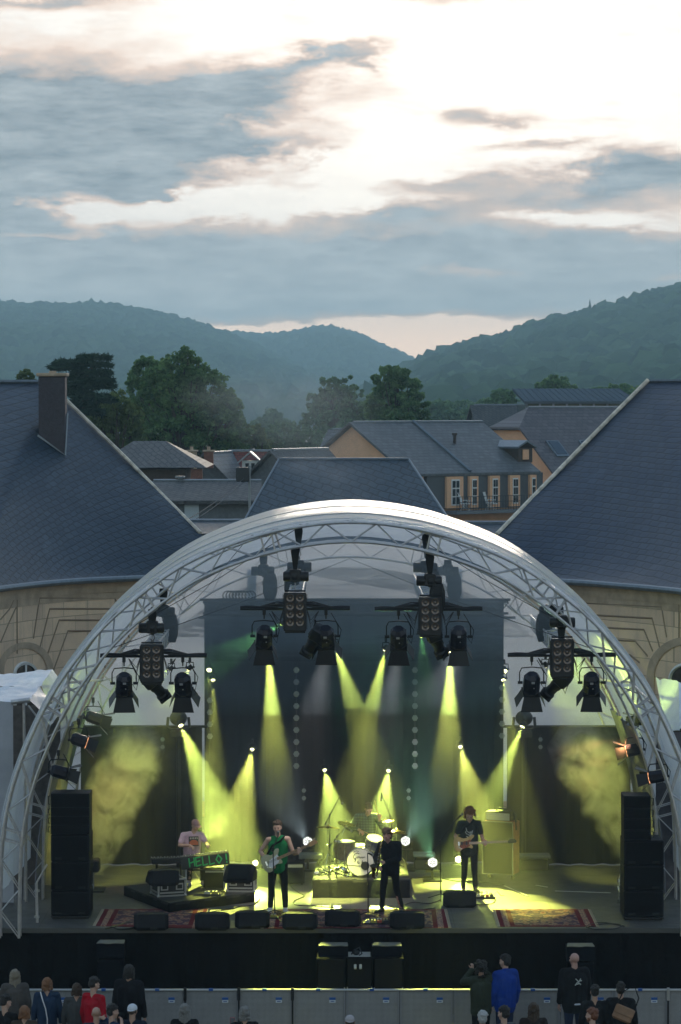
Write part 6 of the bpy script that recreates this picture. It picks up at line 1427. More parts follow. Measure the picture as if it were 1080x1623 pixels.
# pedal boards
def pedals(px, py, z, n, label, w=.4, d=.25, seed=1):
    p = F(px,py,z); t_ = thing('pedal_board', p, label, 'pedal board', 'pedal boards'); mb = MB(); mb.bbox((0,0,.02), (w,d,.035), .008); mb.build('tray', M_BLKP, t_, world=False); rn = random.Random(seed)
    cols = [(.5,.5,.5),(.05,.05,.06),(.45,.4,.1),(.08,.12,.3),(.4,.08,.06)]
    for k in range(n):
        x = -w*.42+w*.84*((k//2)+.5)/((n+1)//2); y = d*(.22 if k % 2 else -.22); mb = MB(); mb.bbox((x,y,.06), (w*.8/((n+1)//2)*.8,d*.36,.05), .008, (R(6),0,rn.uniform(-.08,.08))); f = mb.build('effect_pedal', mat('pedal_%d' % (k % 5), cols[k % 5], .4, .3), t_, world=False)
        mb = MB(); mb.cyl((x,y-.03,.08),(x,y-.03,.10), .012); mb.cyl((x-.02,y+.03,.08),(x-.02,y+.03,.10), .008); mb.build('switch', M_CHROME, f, world=False)
    mb = MB()
    for k in range(4): x0 = rn.uniform(-w/2,w/2); mb.tube([(x0,d/2,.07),(x0+.05,d/2+.08,.1),(x0+.12,d/2+.04,.02),(x0+.2,d/2+.15,.01)], .006, 4)
    mb.build('patch_lead', M_CBL, t_, world=False)
pedals(597,1464,ST,8,'wide pedal board at the foot of the centre microphone stand', .55,.3,1); pedals(428,1456,ST,4,'small pedal board between the guitarist feet and the wedge', .34,.2,2); pedals(769,1423,ST,8,'pedal board with pedals right of the bass player wedge', .42,.26,3); pedals(335,1419,KZ,4,'pedals on the keyboard riser by the player shoes', .36,.2,4); pedals(624,1462,ST,3,'small pedal board right of the centre one', .22,.2,5)
# cables across the deck
def cable(label, pts, r=.010, z=ST+.011, group='cables on the deck'):
    P = spline([F(x, y, z) for x, y in pts], 8); mb = MB(); mb.tube(P, r, 5); o = mb.build('cable', M_CBL, None, True); return tag(o, label, 'cable', group)
cable('thin cable winding right of the guitarist feet', [(455,1398),(470,1412),(482,1420),(466,1428),(470,1434),(500,1436),(530,1438)])
cable('cable looping from the guitarist stand to the front edge', [(436,1452),(450,1462),(470,1460),(505,1462),(512,1456),(530,1450)])
cable('cable lying along the front edge before the centre pedals', [(498,1462),(520,1470),(560,1473),(600,1471),(640,1474),(668,1468)])
cable('cable from the bass stand running left over bare deck', [(699,1426),(680,1432),(655,1430),(640,1436),(660,1442),(690,1439)])
cable('cable from the bass wedge to the pedals', [(745,1432),(760,1434),(780,1432),(786,1426)])
cable('coil of cable at the right front edge', [(930,1470),(960,1464),(985,1466),(975,1472),(945,1473),(930,1468),(955,1462),(990,1468)])
cable('cable trailing from the keyboard riser to the wedges', [(404,1414),(412,1424),(400,1434),(384,1436),(366,1440),(330,1446)])
cable('cables bunched behind the leftmost wedge', [(168,1472),(190,1466),(205,1462),(220,1464),(214,1470),(190,1473),(178,1468)], r=.018)
cable('cable running along the back from the drum riser', [(650,1392),(690,1390),(720,1396),(760,1398),(800,1402)])
for i, (a, b, lab) in enumerate([((880,1412),(968,1415),'white tape line on the deck near the right curtain'), ((800,1404),(836,1420),'metal strip lying on the deck below the bass cabinet'), ((850,1403),(868,1406),'short scrap of tape right of the bass cabinet')]):
    pa_, pb_ = F(*a, ST+.01), F(*b, ST+.01); mb = MB(); mb.box((pa_+pb_)/2, ((pb_-pa_).length,.03,.008), (0,0,math.atan2(pb_.y-pa_.y, pb_.x-pa_.x))); tag(mb.build('floor_strip', mat('pale_tape', (.5,.5,.5), .6)), lab, 'tape')
# benches and cases along the back
def bench(px0, px1, py, Y, label, h):
    a, b = W(px0,py,Y), W(px1,py,Y); t_ = thing('equipment_bench', ((a.x+b.x)/2,Y,ST), label, 'bench'); w_ = b.x-a.x; z_ = a.z-ST
    mb = MB(); mb.bbox((0,0,z_-.03), (w_,.45,.06), .01); mb.build('top', M_GREYW, t_, world=False)
    mb = MB(); mb.bbox((0,.05,(z_-.1)/2), (w_*.9,.35,z_-.12), .02); mb.build('crate', M_CASE, t_, world=False)
bench(822,872,1354,7.2,'grey-topped bench of cases right of the bass cabinet',.5); bench(436,480,1378,6.8,'low bench of cases behind the guitarist',.4); bench(655,690,1352,7.3,'dark bench of cases behind the white floor lamps',.4)
mb = MB(); a, b = F(825,1362,ST+.02), F(992,1360,ST+.02); mb.tube([a.lerp(b, i/10)+Vector((0,.03*math.sin(i*2),0)) for i in range(11)], .02, 5); tag(mb.build('rear_cable', mat('grey_cable', (.3,.3,.3), .6)), 'pale cable run along the foot of the right curtain', 'cable')
# ---------------------------------------------------------------- in front of the stage
def fsub(px0, px1, ptop, Y, label, name='subwoofer'):
    a, b = W(px0,ptop,Y), W(px1,ptop,Y); w_ = b.x-a.x; h_ = a.z; t_ = thing(name, ((a.x+b.x)/2,Y+.3,0), label, 'speaker', 'speakers in front of the stage')
    mb = MB(); mb.bbox((0,0,h_/2), (w_,.6,h_-.004), .02); mb.build('cabinet', mat('cabinet_matt', (.005,.005,.006), .8, spec=.1), t_, world=False)
    mb = MB(); mb.box((0,-.304,h_/2), (w_-.06,.012,h_-.06)); mb.build('grille', M_GRILL, t_, world=False); 
    for sg in (-1,1):
        mb = MB(); mb.box((sg*(w_/2-.02),-.306,h_*.55), (.02,.02,.05)); mb.build('catch', M_ALT, t_, world=False)
    return t_, h_
_, hs = fsub(502,548,1518,-.95,'left bass speaker below the stage front centre'); fsub(592,640,1518,-.95,'right bass speaker below the stage front centre')
t_, _ = fsub(549,591,1517,-.95,'equipment rack between the two centre bass speakers', 'equipment_rack')
mb = MB()
for x in (-.08,.02): mb.cyl((x,-.31,hs-.13),(x,-.36,hs-.20), .025)
mb.box((0,0,hs+.006), (.42,.5,.01)); mb.build('top_panel', mat('rack_top', (.42,.42,.40), .5), t_, world=False)
mb = MB(); mb.tube([(-.15,-.1,hs+.03),(-.1,-.15,hs+.12),(.0,-.1,hs+.16),(.05,-.15,hs+.05),(.0,-.2,hs+.03)], .014, 5); mb.ell((-.06,-.1,hs+.06), (.07,.06,.05)); mb.build('cable_bundle', M_CBL, t_, True, False)
M_TOP = mat('pale_top', (.15,.15,.13), .6, var=.3)  # top covers paler than the black cabinets
def frontfill(px0, px1, py, Y, zb, label, legs=False):
    a, b = W(px0,py,Y), W(px1,py,Y); w_ = b.x-a.x; h_ = a.z-zb; t_ = thing('front_fill_speaker', ((a.x+b.x)/2,Y+.2,zb), label, 'speaker', 'front fill speakers')
    mb = MB(); mb.prism([(-w_/2,-.2,0),(w_/2,-.2,0),(w_/2,-.16,h_-.01),(-w_/2,-.16,h_-.01)], (0,.38,0)); mb.build('cabinet', M_DRAPE, t_, world=False)
    mb = MB(); n = 12; mb.prism([(-w_/2,-.19,h_)]+[(-w_/2+w_*i/n, -.19+.03*math.sin(i*.9), h_) for i in range(1,n)]+[(w_/2,-.19,h_),(w_/2*.95,.18,h_),(-w_/2*.85,.18,h_)], (0,0,.012)); mb.build('top_cover', M_TOP, t_, world=False)
    if legs:
        mb = MB(); mb.bbox((0,0,-zb/2-.02), (w_*.95,.4,zb-.06), .02); mb.build('stand_box', M_DRAPE, t_, world=False)
frontfill(505,552,1500,-.85,hs+.004,'lit front-fill speaker on the left centre bass speaker'); frontfill(590,637,1500,-.85,hs+.004,'lit front-fill speaker on the right centre bass speaker')
frontfill(153,197,1496,-.7,1.25,'front-fill speaker on a draped stand at the left below the stage',True); frontfill(899,943,1501,-.7,1.2,'front-fill speaker on a draped stand at the right behind the bald man',True)
spot('fill_beam', W(570,1180,6.0), (W(570,1500,-.8)), 160, 8, YEL, .5)
# crowd barrier
YB = -2.0; s_ = sz(YB); ZB = W(0,1567,YB).z
M_PERF = bpy.data.materials.new('perforated_sheet'); M_PERF.use_nodes = True; t = M_PERF.node_tree; q = NG(t); p = t.nodes['Principled BSDF']; p.inputs['Metallic'].default_value = .5; p.inputs['Roughness'].default_value = .5
co = q.n('ShaderNodeTexCoord').outputs['Object']; vo = q.n('ShaderNodeTexVoronoi'); t.links.new(co, vo.inputs['Vector']); vo.inputs['Scale'].default_value = 45; vo.inputs['Randomness'].default_value = 0
nn = q.noise(co, 4, 5, .6); c = q.mix(q.m('LESS_THAN', vo.outputs['Distance'], .30), (.42,.42,.43), (.10,.10,.105)); c = q.mix(q.m('MULTIPLY', nn, .5), c, (.12,.12,.12)); t.links.new(c, p.inputs['Base Color'])
M_LBL = mat('label_blue', (.02,.09,.32), .5); M_LBW = mat('label_white', (.6,.65,.7), .5)
def barrier():
    w_ = 86*s_; t_ = thing('crowd_barrier', (0,YB,0), 'grey perforated metal barrier panel with a small blue and white label', 'barrier', 'barrier panels along the stage')
    mb = MB(); mb.box((0,0,ZB/2+.02), (w_-.05,.006,ZB-.08)); mb.build('sheet', M_PERF, t_, world=False)
    mb = MB(); mb.bbox((0,-.01,ZB-.02), (w_-.004,.07,.035), .008); mb.build('top_rail', mat('rail_worn', (.55,.55,.55), .4, .6), t_, world=False)
    mb = MB()
    for x in (-w_/2+.02, w_/2-.03): mb.box((x,-.015,ZB/2), (.035,.035,ZB-.05))
    for z_ in (.06,ZB*.5,ZB*.64): mb.box((0,.012,z_), (w_-.06,.02,.02))
    for x in (-w_*.22,0.02,w_*.25): mb.box((x,.012,ZB/2), (.02,.02,ZB-.1))
    mb.build('frame', mat('barrier_frame', (.26,.26,.28), .5, .5), t_, world=False)
    mb = MB(); mb.box((w_*.5-22*s_,-.008,ZB-18*s_), (.115,.006,.10)); lb = mb.build('label', M_LBW, t_, world=False)
    mb = MB(); mb.box((w_*.5-22*s_,-.013,ZB-18*s_+.025), (.115,.004,.05)); mb.box((w_*.5-22*s_,-.013,ZB-18*s_-.028), (.07,.004,.014)); mb.build('label_print', M_LBL, lb, world=False)
    mb = MB(); mb.box((-w_*.02,-.012,ZB-.015), (.08,.075,.04)); mb.build('rail_clip', M_LBL, t_, world=False)
    mb = MB(); mb.box((0,.35,.02), (w_-.02,.7,.03)); mb.prism([(w_/2-.04,.02,.04),(w_/2-.04,.66,.04),(w_/2-.04,.02,ZB*.75)], (.02,0,0)); mb.build('base_brace', mat('barrier_frame', (.26,.26,.28), .5, .5), t_, world=False)
    return t_
bp_ = barrier(); first = True
for k in range(-4, 10):
    x = W(291+86*k+43,0,YB).x; b_ = bp_ if first else copy_tree(bp_); first = False; b_.location = (x,YB,0)
def jpost(px, c_, lab, h=.10):
    t_ = thing('barrier_connector', (W(px,0,YB).x,YB-.06,0), lab, 'connector'); mb = MB(); mb.bbox((0,0,ZB-.09), (.055,.05,.24), .008); mb.build('cap', c_, t_, world=False); mb = MB(); mb.box((0,.02,(ZB-.2)/2), (.03,.03,ZB-.2)); mb.build('rod', M_BLK, t_, world=False)
for i, px in enumerate((291,377,463)): jpost(px, M_RUB, 'black rubber connector on the barrier, %s from the left' % ['first','second','third'][i])
jpost(1065, M_ALT, 'pale metal connector at the right end of the barrier')
# ---------------------------------------------------------------- white tents beside the stage
M_TARP = mat('white_tarpaulin', (.62,.65,.70), .45, var=.12, vscale=1.2, bump=1.0, bscale=2.2)
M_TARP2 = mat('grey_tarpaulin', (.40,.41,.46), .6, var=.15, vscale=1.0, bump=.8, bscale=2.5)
def crumple(rows, amp=.03, seed=0):
    r_ = np.random.default_rng(seed); A = np.array([[tuple(p) for p in r] for r in rows]); n_ = vnoise(A*2.2, seed)*amp+vnoise(A*6+3, seed+1)*amp*.45
    A[..., 2] += n_; A[..., 1] += n_*.8; return [[tuple(p) for p in r] for r in A]
def bilin(a, b, c, d, n=24, m=16): return [[(Vector(a).lerp(Vector(b), i/n)).lerp(Vector(d).lerp(Vector(c), i/n), j/m) for i in range(n+1)] for j in range(m+1)]
tl = thing('tent', (-7.8,6,0), 'white tarpaulin tent stacked in two tiers left of the stage', 'tent')
a, b, c, d = W(-60,1092,4.5), W(62,1086,4.5), W(48,1112,3.0), W(-60,1120,3.0)
mb = MB(); mb.grid(crumple(bilin(d,c,b,a),.05,1)); e = W(95,1160,3.2); mb.grid(crumple(bilin(c,W(80,1150,3.0),W(98,1130,4.5),b,12,12),.04,2)); mb.build('lower_roof', M_TARP, tl, True)
a, b, c, d = W(-60,1072,8.5), W(84,1062,8.5), W(66,1086,6.0), W(-60,1094,6.0)
mb = MB(); mb.grid(crumple(bilin(d,c,b,a),.05,3)); mb.grid(crumple(bilin(c,W(78,1125,6.0),W(98,1082,8.3),b,12,12),.05,4)); mb.build('upper_roof', M_TARP, tl, True)
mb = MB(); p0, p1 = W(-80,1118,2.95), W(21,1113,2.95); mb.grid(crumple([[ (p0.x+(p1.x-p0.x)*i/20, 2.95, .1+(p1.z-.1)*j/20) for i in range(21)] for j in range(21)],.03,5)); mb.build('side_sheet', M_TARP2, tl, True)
mb = MB(); p0 = W(18,1113,2.9); p1 = W(48,1109,2.9)
mb.cyl(p0, p1, .05, n=8); mb.cyl((W(38,0,3.0).x,3.0,0),(W(38,1110,3.0).x,3.0,W(38,1110,3.0).z), .03); mb.cyl(W(45,1118,3.0),W(62,1140,3.0), .02); mb.build('frame_pole', M_ALU, tl)
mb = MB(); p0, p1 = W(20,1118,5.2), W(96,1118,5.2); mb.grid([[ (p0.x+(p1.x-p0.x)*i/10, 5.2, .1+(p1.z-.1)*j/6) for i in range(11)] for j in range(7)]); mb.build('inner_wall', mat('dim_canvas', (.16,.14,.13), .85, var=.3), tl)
tr_ = thing('tent', (8.3,6,0), 'white tarpaulin tent with a pointed peak right of the stage', 'tent')
pk = W(1076,1080,6.5); l0 = W(1040,1075,8.0); l1 = W(1056,1165,5.0); l2 = W(1078,1158,4.6); r1 = W(1160,1100,5); r0 = W(1160,1088,8)
mb = MB(); mb.grid(crumple(bilin(l1,l2,pk,l0,12,12),.05,6)); mb.grid(crumple(bilin(l2,r1,r0,pk,12,12),.05,7)); mb.build('roof', M_TARP, tr_, True)
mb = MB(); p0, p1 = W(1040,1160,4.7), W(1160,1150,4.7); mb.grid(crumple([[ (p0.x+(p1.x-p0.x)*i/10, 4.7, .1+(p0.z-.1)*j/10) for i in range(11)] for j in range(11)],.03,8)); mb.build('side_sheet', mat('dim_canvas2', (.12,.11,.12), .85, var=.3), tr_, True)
# tarps closing the sides of the stage inside the hoops
for sg, nm in ((-1,'left'),(1,'right')):
    t_ = thing('side_tarpaulin', (AX+sg*6.35,5.5,ST), 'grey tarpaulin closing the %s side of the stage behind the loudspeakers' % nm, 'tarpaulin')
    rows = [[(AX+sg*(6.42-(.22*f**2)*3+.05*math.sin(i*1.1)-.03*i*.12), 3.6+4.3*i/24, ST+.05+3.4*f) for i in range(25)] for f in [j/12 for j in range(13)]]
    MB().grid(rows).build('sheet', mat('side_sheet_grey', (.13,.13,.15), .7, var=.3, vscale=2, bump=.8, bscale=4), t_, True)
# scaffold pole in front of left leg
sp_ = thing('scaffold_pole', (W(59,0,.6).x,.6,.9), 'thin scaffold pole with collars in front of the second left arch leg', 'pole'); p0, p1 = W(60,1482,.6), W(58,1400,.6)
mb = MB(); mb.cyl((p0.x,.6,p0.z),(p1.x,.6,p1.z), .03); mb.cyl((p0.x,.6,0),(p0.x,.6,p0.z), .025); mb.tube([p1, W(75,1370,.6)], .02, 5); mb.build('tube', M_ALU, sp_)
mb = MB(); 
for y_ in (1412,1453): c = W(59,y_,.6); mb.cyl(c-Vector((0,0,.02)), c+Vector((0,0,.02)), .06)
mb.build('collar', M_ALT, sp_)
# ================================================================ people
def remesh(mb, voxel, smooth=2, disp=None):
    "fuse overlapping solids into one continuous skin"
    me = bpy.data.meshes.new('tmp'); me.from_pydata([tuple(v_) for v_ in mb.v], [], mb.f)
    o = bpy.data.objects.new('tmp', me); COL.objects.link(o)
    m = o.modifiers.new('r', 'REMESH'); m.mode = 'VOXEL'; m.voxel_size = voxel
    if smooth: s_ = o.modifiers.new('s', 'SMOOTH'); s_.iterations = smooth; s_.factor = .5
    if disp:
        tx = bpy.data.textures.get('cloth_noise_%g' % disp[1]) or bpy.data.textures.new('cloth_noise_%g' % disp[1], 'CLOUDS'); tx.noise_scale = disp[1]
        d = o.modifiers.new('d', 'DISPLACE'); d.texture = tx; d.strength = disp[0]; d.mid_level = .5
    dg = bpy.context.evaluated_depsgraph_get(); ev = o.evaluated_get(dg); out = bpy.data.meshes.new_from_object(ev)
    bpy.data.objects.remove(o); bpy.data.meshes.remove(me)
    out.polygons.foreach_set('use_smooth', [True]*len(out.polygons)); return out
def part(name, me, m, parent):
    me.name = name; me.materials.clear(); me.materials.append(m); o = bpy.data.objects.new(name, me); COL.objects.link(o); o.parent = parent; return o
def skinmat(name, col): 
    m = mat(name, col, .5, var=.06, vscale=30); m.node_tree.nodes['Principled BSDF'].inputs['Subsurface Weight'].default_value = .08; return m
SK = skinmat('skin', (.50,.31,.235)); SK2 = skinmat('skin_tan', (.42,.25,.18))
def jdef():
    return dict(pel=(0,0,.96), che=(0,0,1.30), nek=(0,.0,1.47), hed=(0,-.015,1.64), shR=(-.185,0,1.42), shL=(.185,0,1.42), elR=(-.25,.02,1.13), elL=(.25,.02,1.13), wrR=(-.26,-.06,.88), wrL=(.26,-.06,.88),
                hiR=(-.095,0,.93), hiL=(.095,0,.93), knR=(-.10,-.02,.50), knL=(.10,-.02,.50), anR=(-.10,.02,.085), anL=(.10,.02,.085), toR=(-.12,-.16,.03), toL=(.12,-.16,.03))
def hand(mb, w, f, n, side, curl=.6, s=1.0, fr=.0088):
    "w wrist, f forward direction, n back-of-hand normal; side +1 thumb toward +lateral"
    f = Vector(f).normalized(); n = (Vector(n)-f*Vector(n).dot(f)).normalized(); l = f.cross(n)*side; w = Vector(w)
    for k in (-1.2,-.4,.4,1.2): mb.cap(w+l*k*.010*s+f*.01, w+f*.085*s+l*k*.020*s, .015*s, .012*s, n=8, k=3)
    for i, (k, L) in enumerate(((1.25,.068),(.42,.077),(-.42,.072),(-1.25,.056))):
        a = w+f*.088*s+l*k*.0205*s; c1 = curl*.9; c2 = curl*1.9
        d1 = (f*math.cos(c1)-n*math.sin(c1)); d2 = (f*math.cos(c2)-n*math.sin(c2)); b = a+d1*L*.52*s; c = b+d2*L*.5*s
        mb.cap(a, b, fr*s*1.05, fr*s*.95, n=8, k=3); mb.cap(b, c, fr*s*.95, fr*s*.8, n=8, k=3)
    a = w+f*.028*s+l*.024*s; b = a+(f*.6+l*.75-n*.25).normalized()*.042*s; c = b+(f*.85+l*.25-n*.4).normalized()*.032*s
    mb.cap(a, b, .0125*s, .0105*s, n=8, k=3); mb.cap(b, c, .0105*s, .009*s, n=8, k=3)
def person(loc, H, rz, label, J=None, top=None, sleeve=1.0, bottom=None, shoes=None, hair='short', hairm=None, look=(0,0), tilt=0, hands=None, skin=SK, crowd=False, group=None, bulk=1.0, shirt_hem=.90, print_=None, coat=0, beard=False, collar=None, eyes=True, shorts=False):
    t_ = thing('person', loc, label, 'person', group, rz); k = H/1.78; j = jdef(); j.update(J or {}); j = {a: Vector(b)*k for a, b in j.items()}
    t_.scale = (1,1,1); vox = .010 if crowd else .0062
    # head frame
    hc = j['hed']; M = (Euler((R(look[1]),0,R(look[0]))).to_matrix() @ Euler((0,R(tilt),0)).to_matrix())
    def hp_(x, y, z): return hc+M @ (Vector((x,y,z))*k)
    mb = MB(); hr = M
    mb.ell(hp_(0,.012,.035), (.074*k,.092*k,.083*k), hr); mb.ell(hp_(0,-.018,-.02), (.064*k,.072*k,.085*k), hr); mb.ell(hp_(0,-.045,-.075), (.040*k,.038*k,.032*k), hr)
    mb.cap(hp_(0,-.088,.012), hp_(0,-.108,-.022), .009*k, .013*k, n=8, k=3); mb.ell(hp_(0,-.082,-.052), (.024*k,.012*k,.010*k), hr, n=10, k=6)
    for s_ in (-1,1):
        mb.ell(hp_(s_*.076,.012,-.005), (.010*k,.019*k,.031*k), hr, n=10, k=6); mb.cap(hp_(s_*.052,-.072,.026), hp_(s_*.016,-.084,.028), .009*k, .009*k, n=8, k=3); mb.ell(hp_(s_*.045,-.06,-.025), (.022*k,.02*k,.02*k), hr, n=10, k=6)
    mb.cap(j['nek']-Vector((0,-.005,.05*k)), hp_(0,.015,-.06), .056*k, .052*k)
    b_ = bulk
    pel, che, nek = j['pel'], j['che'], j['nek']; side = (j['shL']-j['shR']).normalized(); hs_ = (j['hiL']-j['hiR']).normalized()
    def torso(mb, e, hem=None, lo=None):
        for s_ in (-1,1):
            mb.cap(pel+hs_*s_*.065*k*b_, che+side*s_*.075*k*b_, (.098*b_+e)*k, (.102*b_+e)*k); mb.cap(che+side*s_*.075*k*b_, nek+side*s_*.055*k-Vector((0,0,.08*k)), (.100*b_+e)*k, (.068+e)*k)
            mb.cap(nek+side*s_*.03*k-Vector((0,0,.035*k)), (nek+side*s_*.03*k-Vector((0,0,.035*k))).lerp(j['shL' if s_ > 0 else 'shR'], .42 if (e and sleeve == 0) else 1), (.045+e)*k, ((.054 if not (e and sleeve == 0) else .046)+e)*k)
        mb.cap(pel, che, (.10*b_+e)*k, (.10*b_+e)*k)
    torso(mb, 0)
    for s_ in 'RL':
        mb.cap(j['sh'+s_], j['el'+s_], .050*k*b_, .038*k); mb.cap(j['el'+s_], j['el'+s_].lerp(j['wr'+s_], .35), .038*k, .039*k); mb.cap(j['el'+s_].lerp(j['wr'+s_], .35), j['wr'+s_], .039*k, .026*k)
        mb.cap(j['hi'+s_], j['kn'+s_], .088*k*b_, .056*k); mb.cap(j['kn'+s_], j['kn'+s_].lerp(j['an'+s_], .35), .054*k, .056*k); mb.cap(j['kn'+s_].lerp(j['an'+s_], .35), j['an'+s_], .056*k, .038*k); mb.cap(j['an'+s_]-Vector((0,0,.03*k)), j['to'+s_], .036*k, .026*k)
        h_ = (hands or {}).get(s_); fd = (j['wr'+s_]-j['el'+s_]).normalized()
        if h_: hand(mb, j['wr'+s_], h_[0], h_[1], h_[2], h_[3], k*1.02, .0095 if not crowd else .0115)
        else: hand(mb, j['wr'+s_], fd, Vector((-1 if s_ == 'R' else 1,0,0)), (1 if s_ == 'R' else -1), .5, k, .0095 if not crowd else .0115)
    part('body', remesh(mb, vox, 2), skin, t_)
    if top:
        mb = MB(); torso(mb, .016 if not coat else .034)
        e = .016 if not coat else .026
        if sleeve > 0:
            for s_ in 'RL':
                a, b, c = j['sh'+s_], j['el'+s_], j['wr'+s_]
                if sleeve <= .5: mb.cap(a, a.lerp(b, sleeve*1.25), (.052+e)*k*b_, (.046+e)*k*b_, k=3)
                else: mb.cap(a, b, (.052+e)*k*b_, (.042+e)*k); mb.cap(b, b.lerp(c, (sleeve-.5)*2*.92), (.042+e)*k, (.030+e)*k, k=3)
        hem = Vector((0,0,shirt_hem*k)); 
        for s_ in (-1,1): mb.cap(pel+hs_*s_*.06*k*b_, Vector((pel.x+hs_.x*s_*.065*k*b_, pel.y, hem.z)), (.098*b_+e)*k, (.104*b_+e)*k, k=2)
        mb.cap(pel, Vector((pel.x,pel.y,hem.z)), (.10*b_+e)*k, (.102*b_+e)*k, k=2)
        if coat:
            for s_ in 'RL': mb.cap(j['hi'+s_], j['hi'+s_].lerp(j['kn'+s_], coat), .11*k*b_, .105*k*b_)
        if collar: mb.cap(nek-Vector((0,0,.05*k)), nek+Vector((0,.01*k,.02*k)), .075*k, .068*k, k=2)
        me = remesh(mb, .011, 2, (.014*k, .09)); o = part('top', me, top, t_)
    if bottom:
        mb = MB(); 
        for s_ in (-1,1): mb.cap(pel+hs_*s_*.06*k, pel-Vector((0,0,.05*k))+hs_*s_*.065*k, .108*k*b_, .110*k*b_)
        mb.cap(pel-hs_*.05*k, pel+hs_*.05*k, .10*k, .10*k)
        for s_ in 'RL':
            mb.cap(j['hi'+s_], j['kn'+s_], .096*k*b_, .066*k)
            if not shorts: mb.cap(j['kn'+s_], j['an'+s_]+Vector((0,0,.045*k)), .066*k, .052*k, k=2)
        part('trousers', remesh(mb, .010, 2, (.008*k, .06)), bottom, t_)
    if shoes:
        for s_ in 'RL':
            mb = MB(); a, b = j['an'+s_], j['to'+s_]; mb.cap(a-Vector((0,0,.0)), a-Vector((0,0,.045*k)), .047*k, .042*k, k=3); mb.cap(a-Vector((0,0,.05*k))+(a-b).normalized()*.02*k, b, .042*k, .034*k, n=12); mb.cap(a.lerp(b,.5)-Vector((0,0,.02*k)), b, .040*k, .038*k)
            me = remesh(mb, .008, 1)
            zf = min(v_.co.z for v_ in me.vertices)
            part('shoe', me, shoes, t_)
    if hair and hairm:
        mb = MB(); rn = random.Random(len(label))
        if hair in ('cap','capback'):
            mb.ell(hp_(0,.014,.045), (.086*k,.104*k,.082*k), hr); me = remesh(mb, .008, 1)
            z_ = [v_ for v_ in me.vertices]; inv = M.inverted()
            for v_ in z_:
                l = inv @ (v_.co-hc)
                if l.z < .028*k: l.z = .028*k-(.028*k-l.z)*.12; v_.co = hc+M @ l
            hat = part('cap', me, hairm, t_); mb = MB(); sg = -1 if hair == 'cap' else 1
            pts = [hp_(.070*math.cos(a), .0+sg*(.075+.085*math.sin(a)), .030+.0*a-.010*math.sin(a)) for a in [math.pi*i/12 for i in range(13)]]; mb.prism(pts, M @ Vector((0,0,.008*k))); part('brim', remesh(mb, .005, 0), hairm, hat)
            hb_m = mat('hair_brown', (.06,.035,.02), .6)
            mb = MB(); [mb.ell(hp_(s_*.062,.035,.0), (.016*k,.035*k,.035*k), hr) for s_ in (-1,1)]; mb.ell(hp_(0,.075,-.01), (.055*k,.028*k,.04*k), hr); part('hair', remesh(mb, .008, 1), hb_m, t_)
        elif hair != 'bald':
            mb.ell(hp_(0,.024,.058), (.080*k,.094*k,.074*k), hr); mb.ell(hp_(0,.055,.015), (.077*k,.064*k,.085*k), hr)
            if hair == 'short':
                for i in range(46):
                    a = rn.uniform(0,6.28); e_ = rn.uniform(.1,1.45); mb.ell(hp_(.080*math.cos(a)*math.cos(e_), .02+.094*math.sin(a)*math.cos(e_)*(1 if math.sin(a) > -.3 else .93), .062+.076*math.sin(e_)), [rn.uniform(.012,.024)*k]*3, n=8, k=6)
                mb.ell(hp_(0,-.058,.092), (.055*k,.028*k,.022*k), hr)
            if hair in ('long','longish'):
                L = .20 if hair == 'long' else .10
                for s_ in (-1,-.5,0,.5,1): mb.cap(hp_(s_*.062,.055-.03*abs(s_),.0), hp_(s_*.085,.070-.03*abs(s_),-L+rn.uniform(-.02,.02)), .038*k, .026*k)
                for s_ in (-1,1): mb.cap(hp_(s_*.072,.0,.05), hp_(s_*.090,.012,-.11), .026*k, .020*k)
            if hair in ('curly','curlylong'):
                for i in range(110):
                    a = rn.uniform(0,6.28); e_ = rn.uniform(-.9 if hair == 'curly' else -1.2,1.5); c_, s__ = math.cos(a), math.sin(a)
                    if s__ < -.45 and e_ < .40: continue
                    lo = min(0, e_); vv_ = 1.2 if hair == 'curlylong' else 1.0; mb.ell(hp_(.092*vv_*c_*math.cos(e_*.7)*(1-.1*lo), .025+.098*vv_*s__*math.cos(e_*.7), .045+.085*vv_*math.sin(e_)+(.09*lo if hair == 'curlylong' else .05*lo)), [rn.uniform(.018,.030)*k]*3, n=8, k=6)
            part('hair', remesh(mb, .0085 if not crowd else .009, 1, (.014, .02) if not crowd else (.030, .028)), hairm, t_)
        else:
            pass
    if beard:
        mb = MB(); mb.ell(hp_(0,-.050,-.085), (.046*k,.038*k,.034*k), hr); [mb.ell(hp_(s_*.052,-.02,-.05), (.018*k,.03*k,.035*k), hr) for s_ in (-1,1)]; part('beard', remesh(mb, .007, 1), hairm, t_)
    if eyes:
        for s_ in (-1,1):
            mb = MB(); mb.ell(hp_(s_*.031,-.0855,.010), (.0125*k,.007*k,.0065*k), hr, n=10, k=6); e_ = mb.build('eye', mat('eye_dark', (.03,.022,.018), .2), t_, True, False)
        mb = MB(); mb.ell(hp_(0,-.094,-.052), (.021*k,.005*k,.0045*k), hr, n=10, k=6); mb.build('mouth', mat('lips', (.30,.12,.10), .5), t_, True, False)
    return t_, j, k
def cl(name, col, **k): return clothmat('cloth_'+name, col, 40, .35, **k)
M_BLKJ = cl('black', (.012,.012,.014)); M_PINK = cl('pink', (.62,.42,.50)); M_GREENT = cl('green', (.015,.17,.055)); M_TEE = cl('charcoal', (.035,.04,.035))
HB = mat('hair_brown', (.06,.035,.02), .6, bump=.8, bscale=120); HD = mat('hair_dark', (.018,.014,.012), .55, bump=.8, bscale=120); HC = mat('hair_copper', (.20,.09,.03), .6, bump=.8, bscale=120); M_SHOEW = mat('white_sneaker', (.70,.68,.70), .5); M_SHOEB = mat('black_boot', (.015,.014,.014), .4)
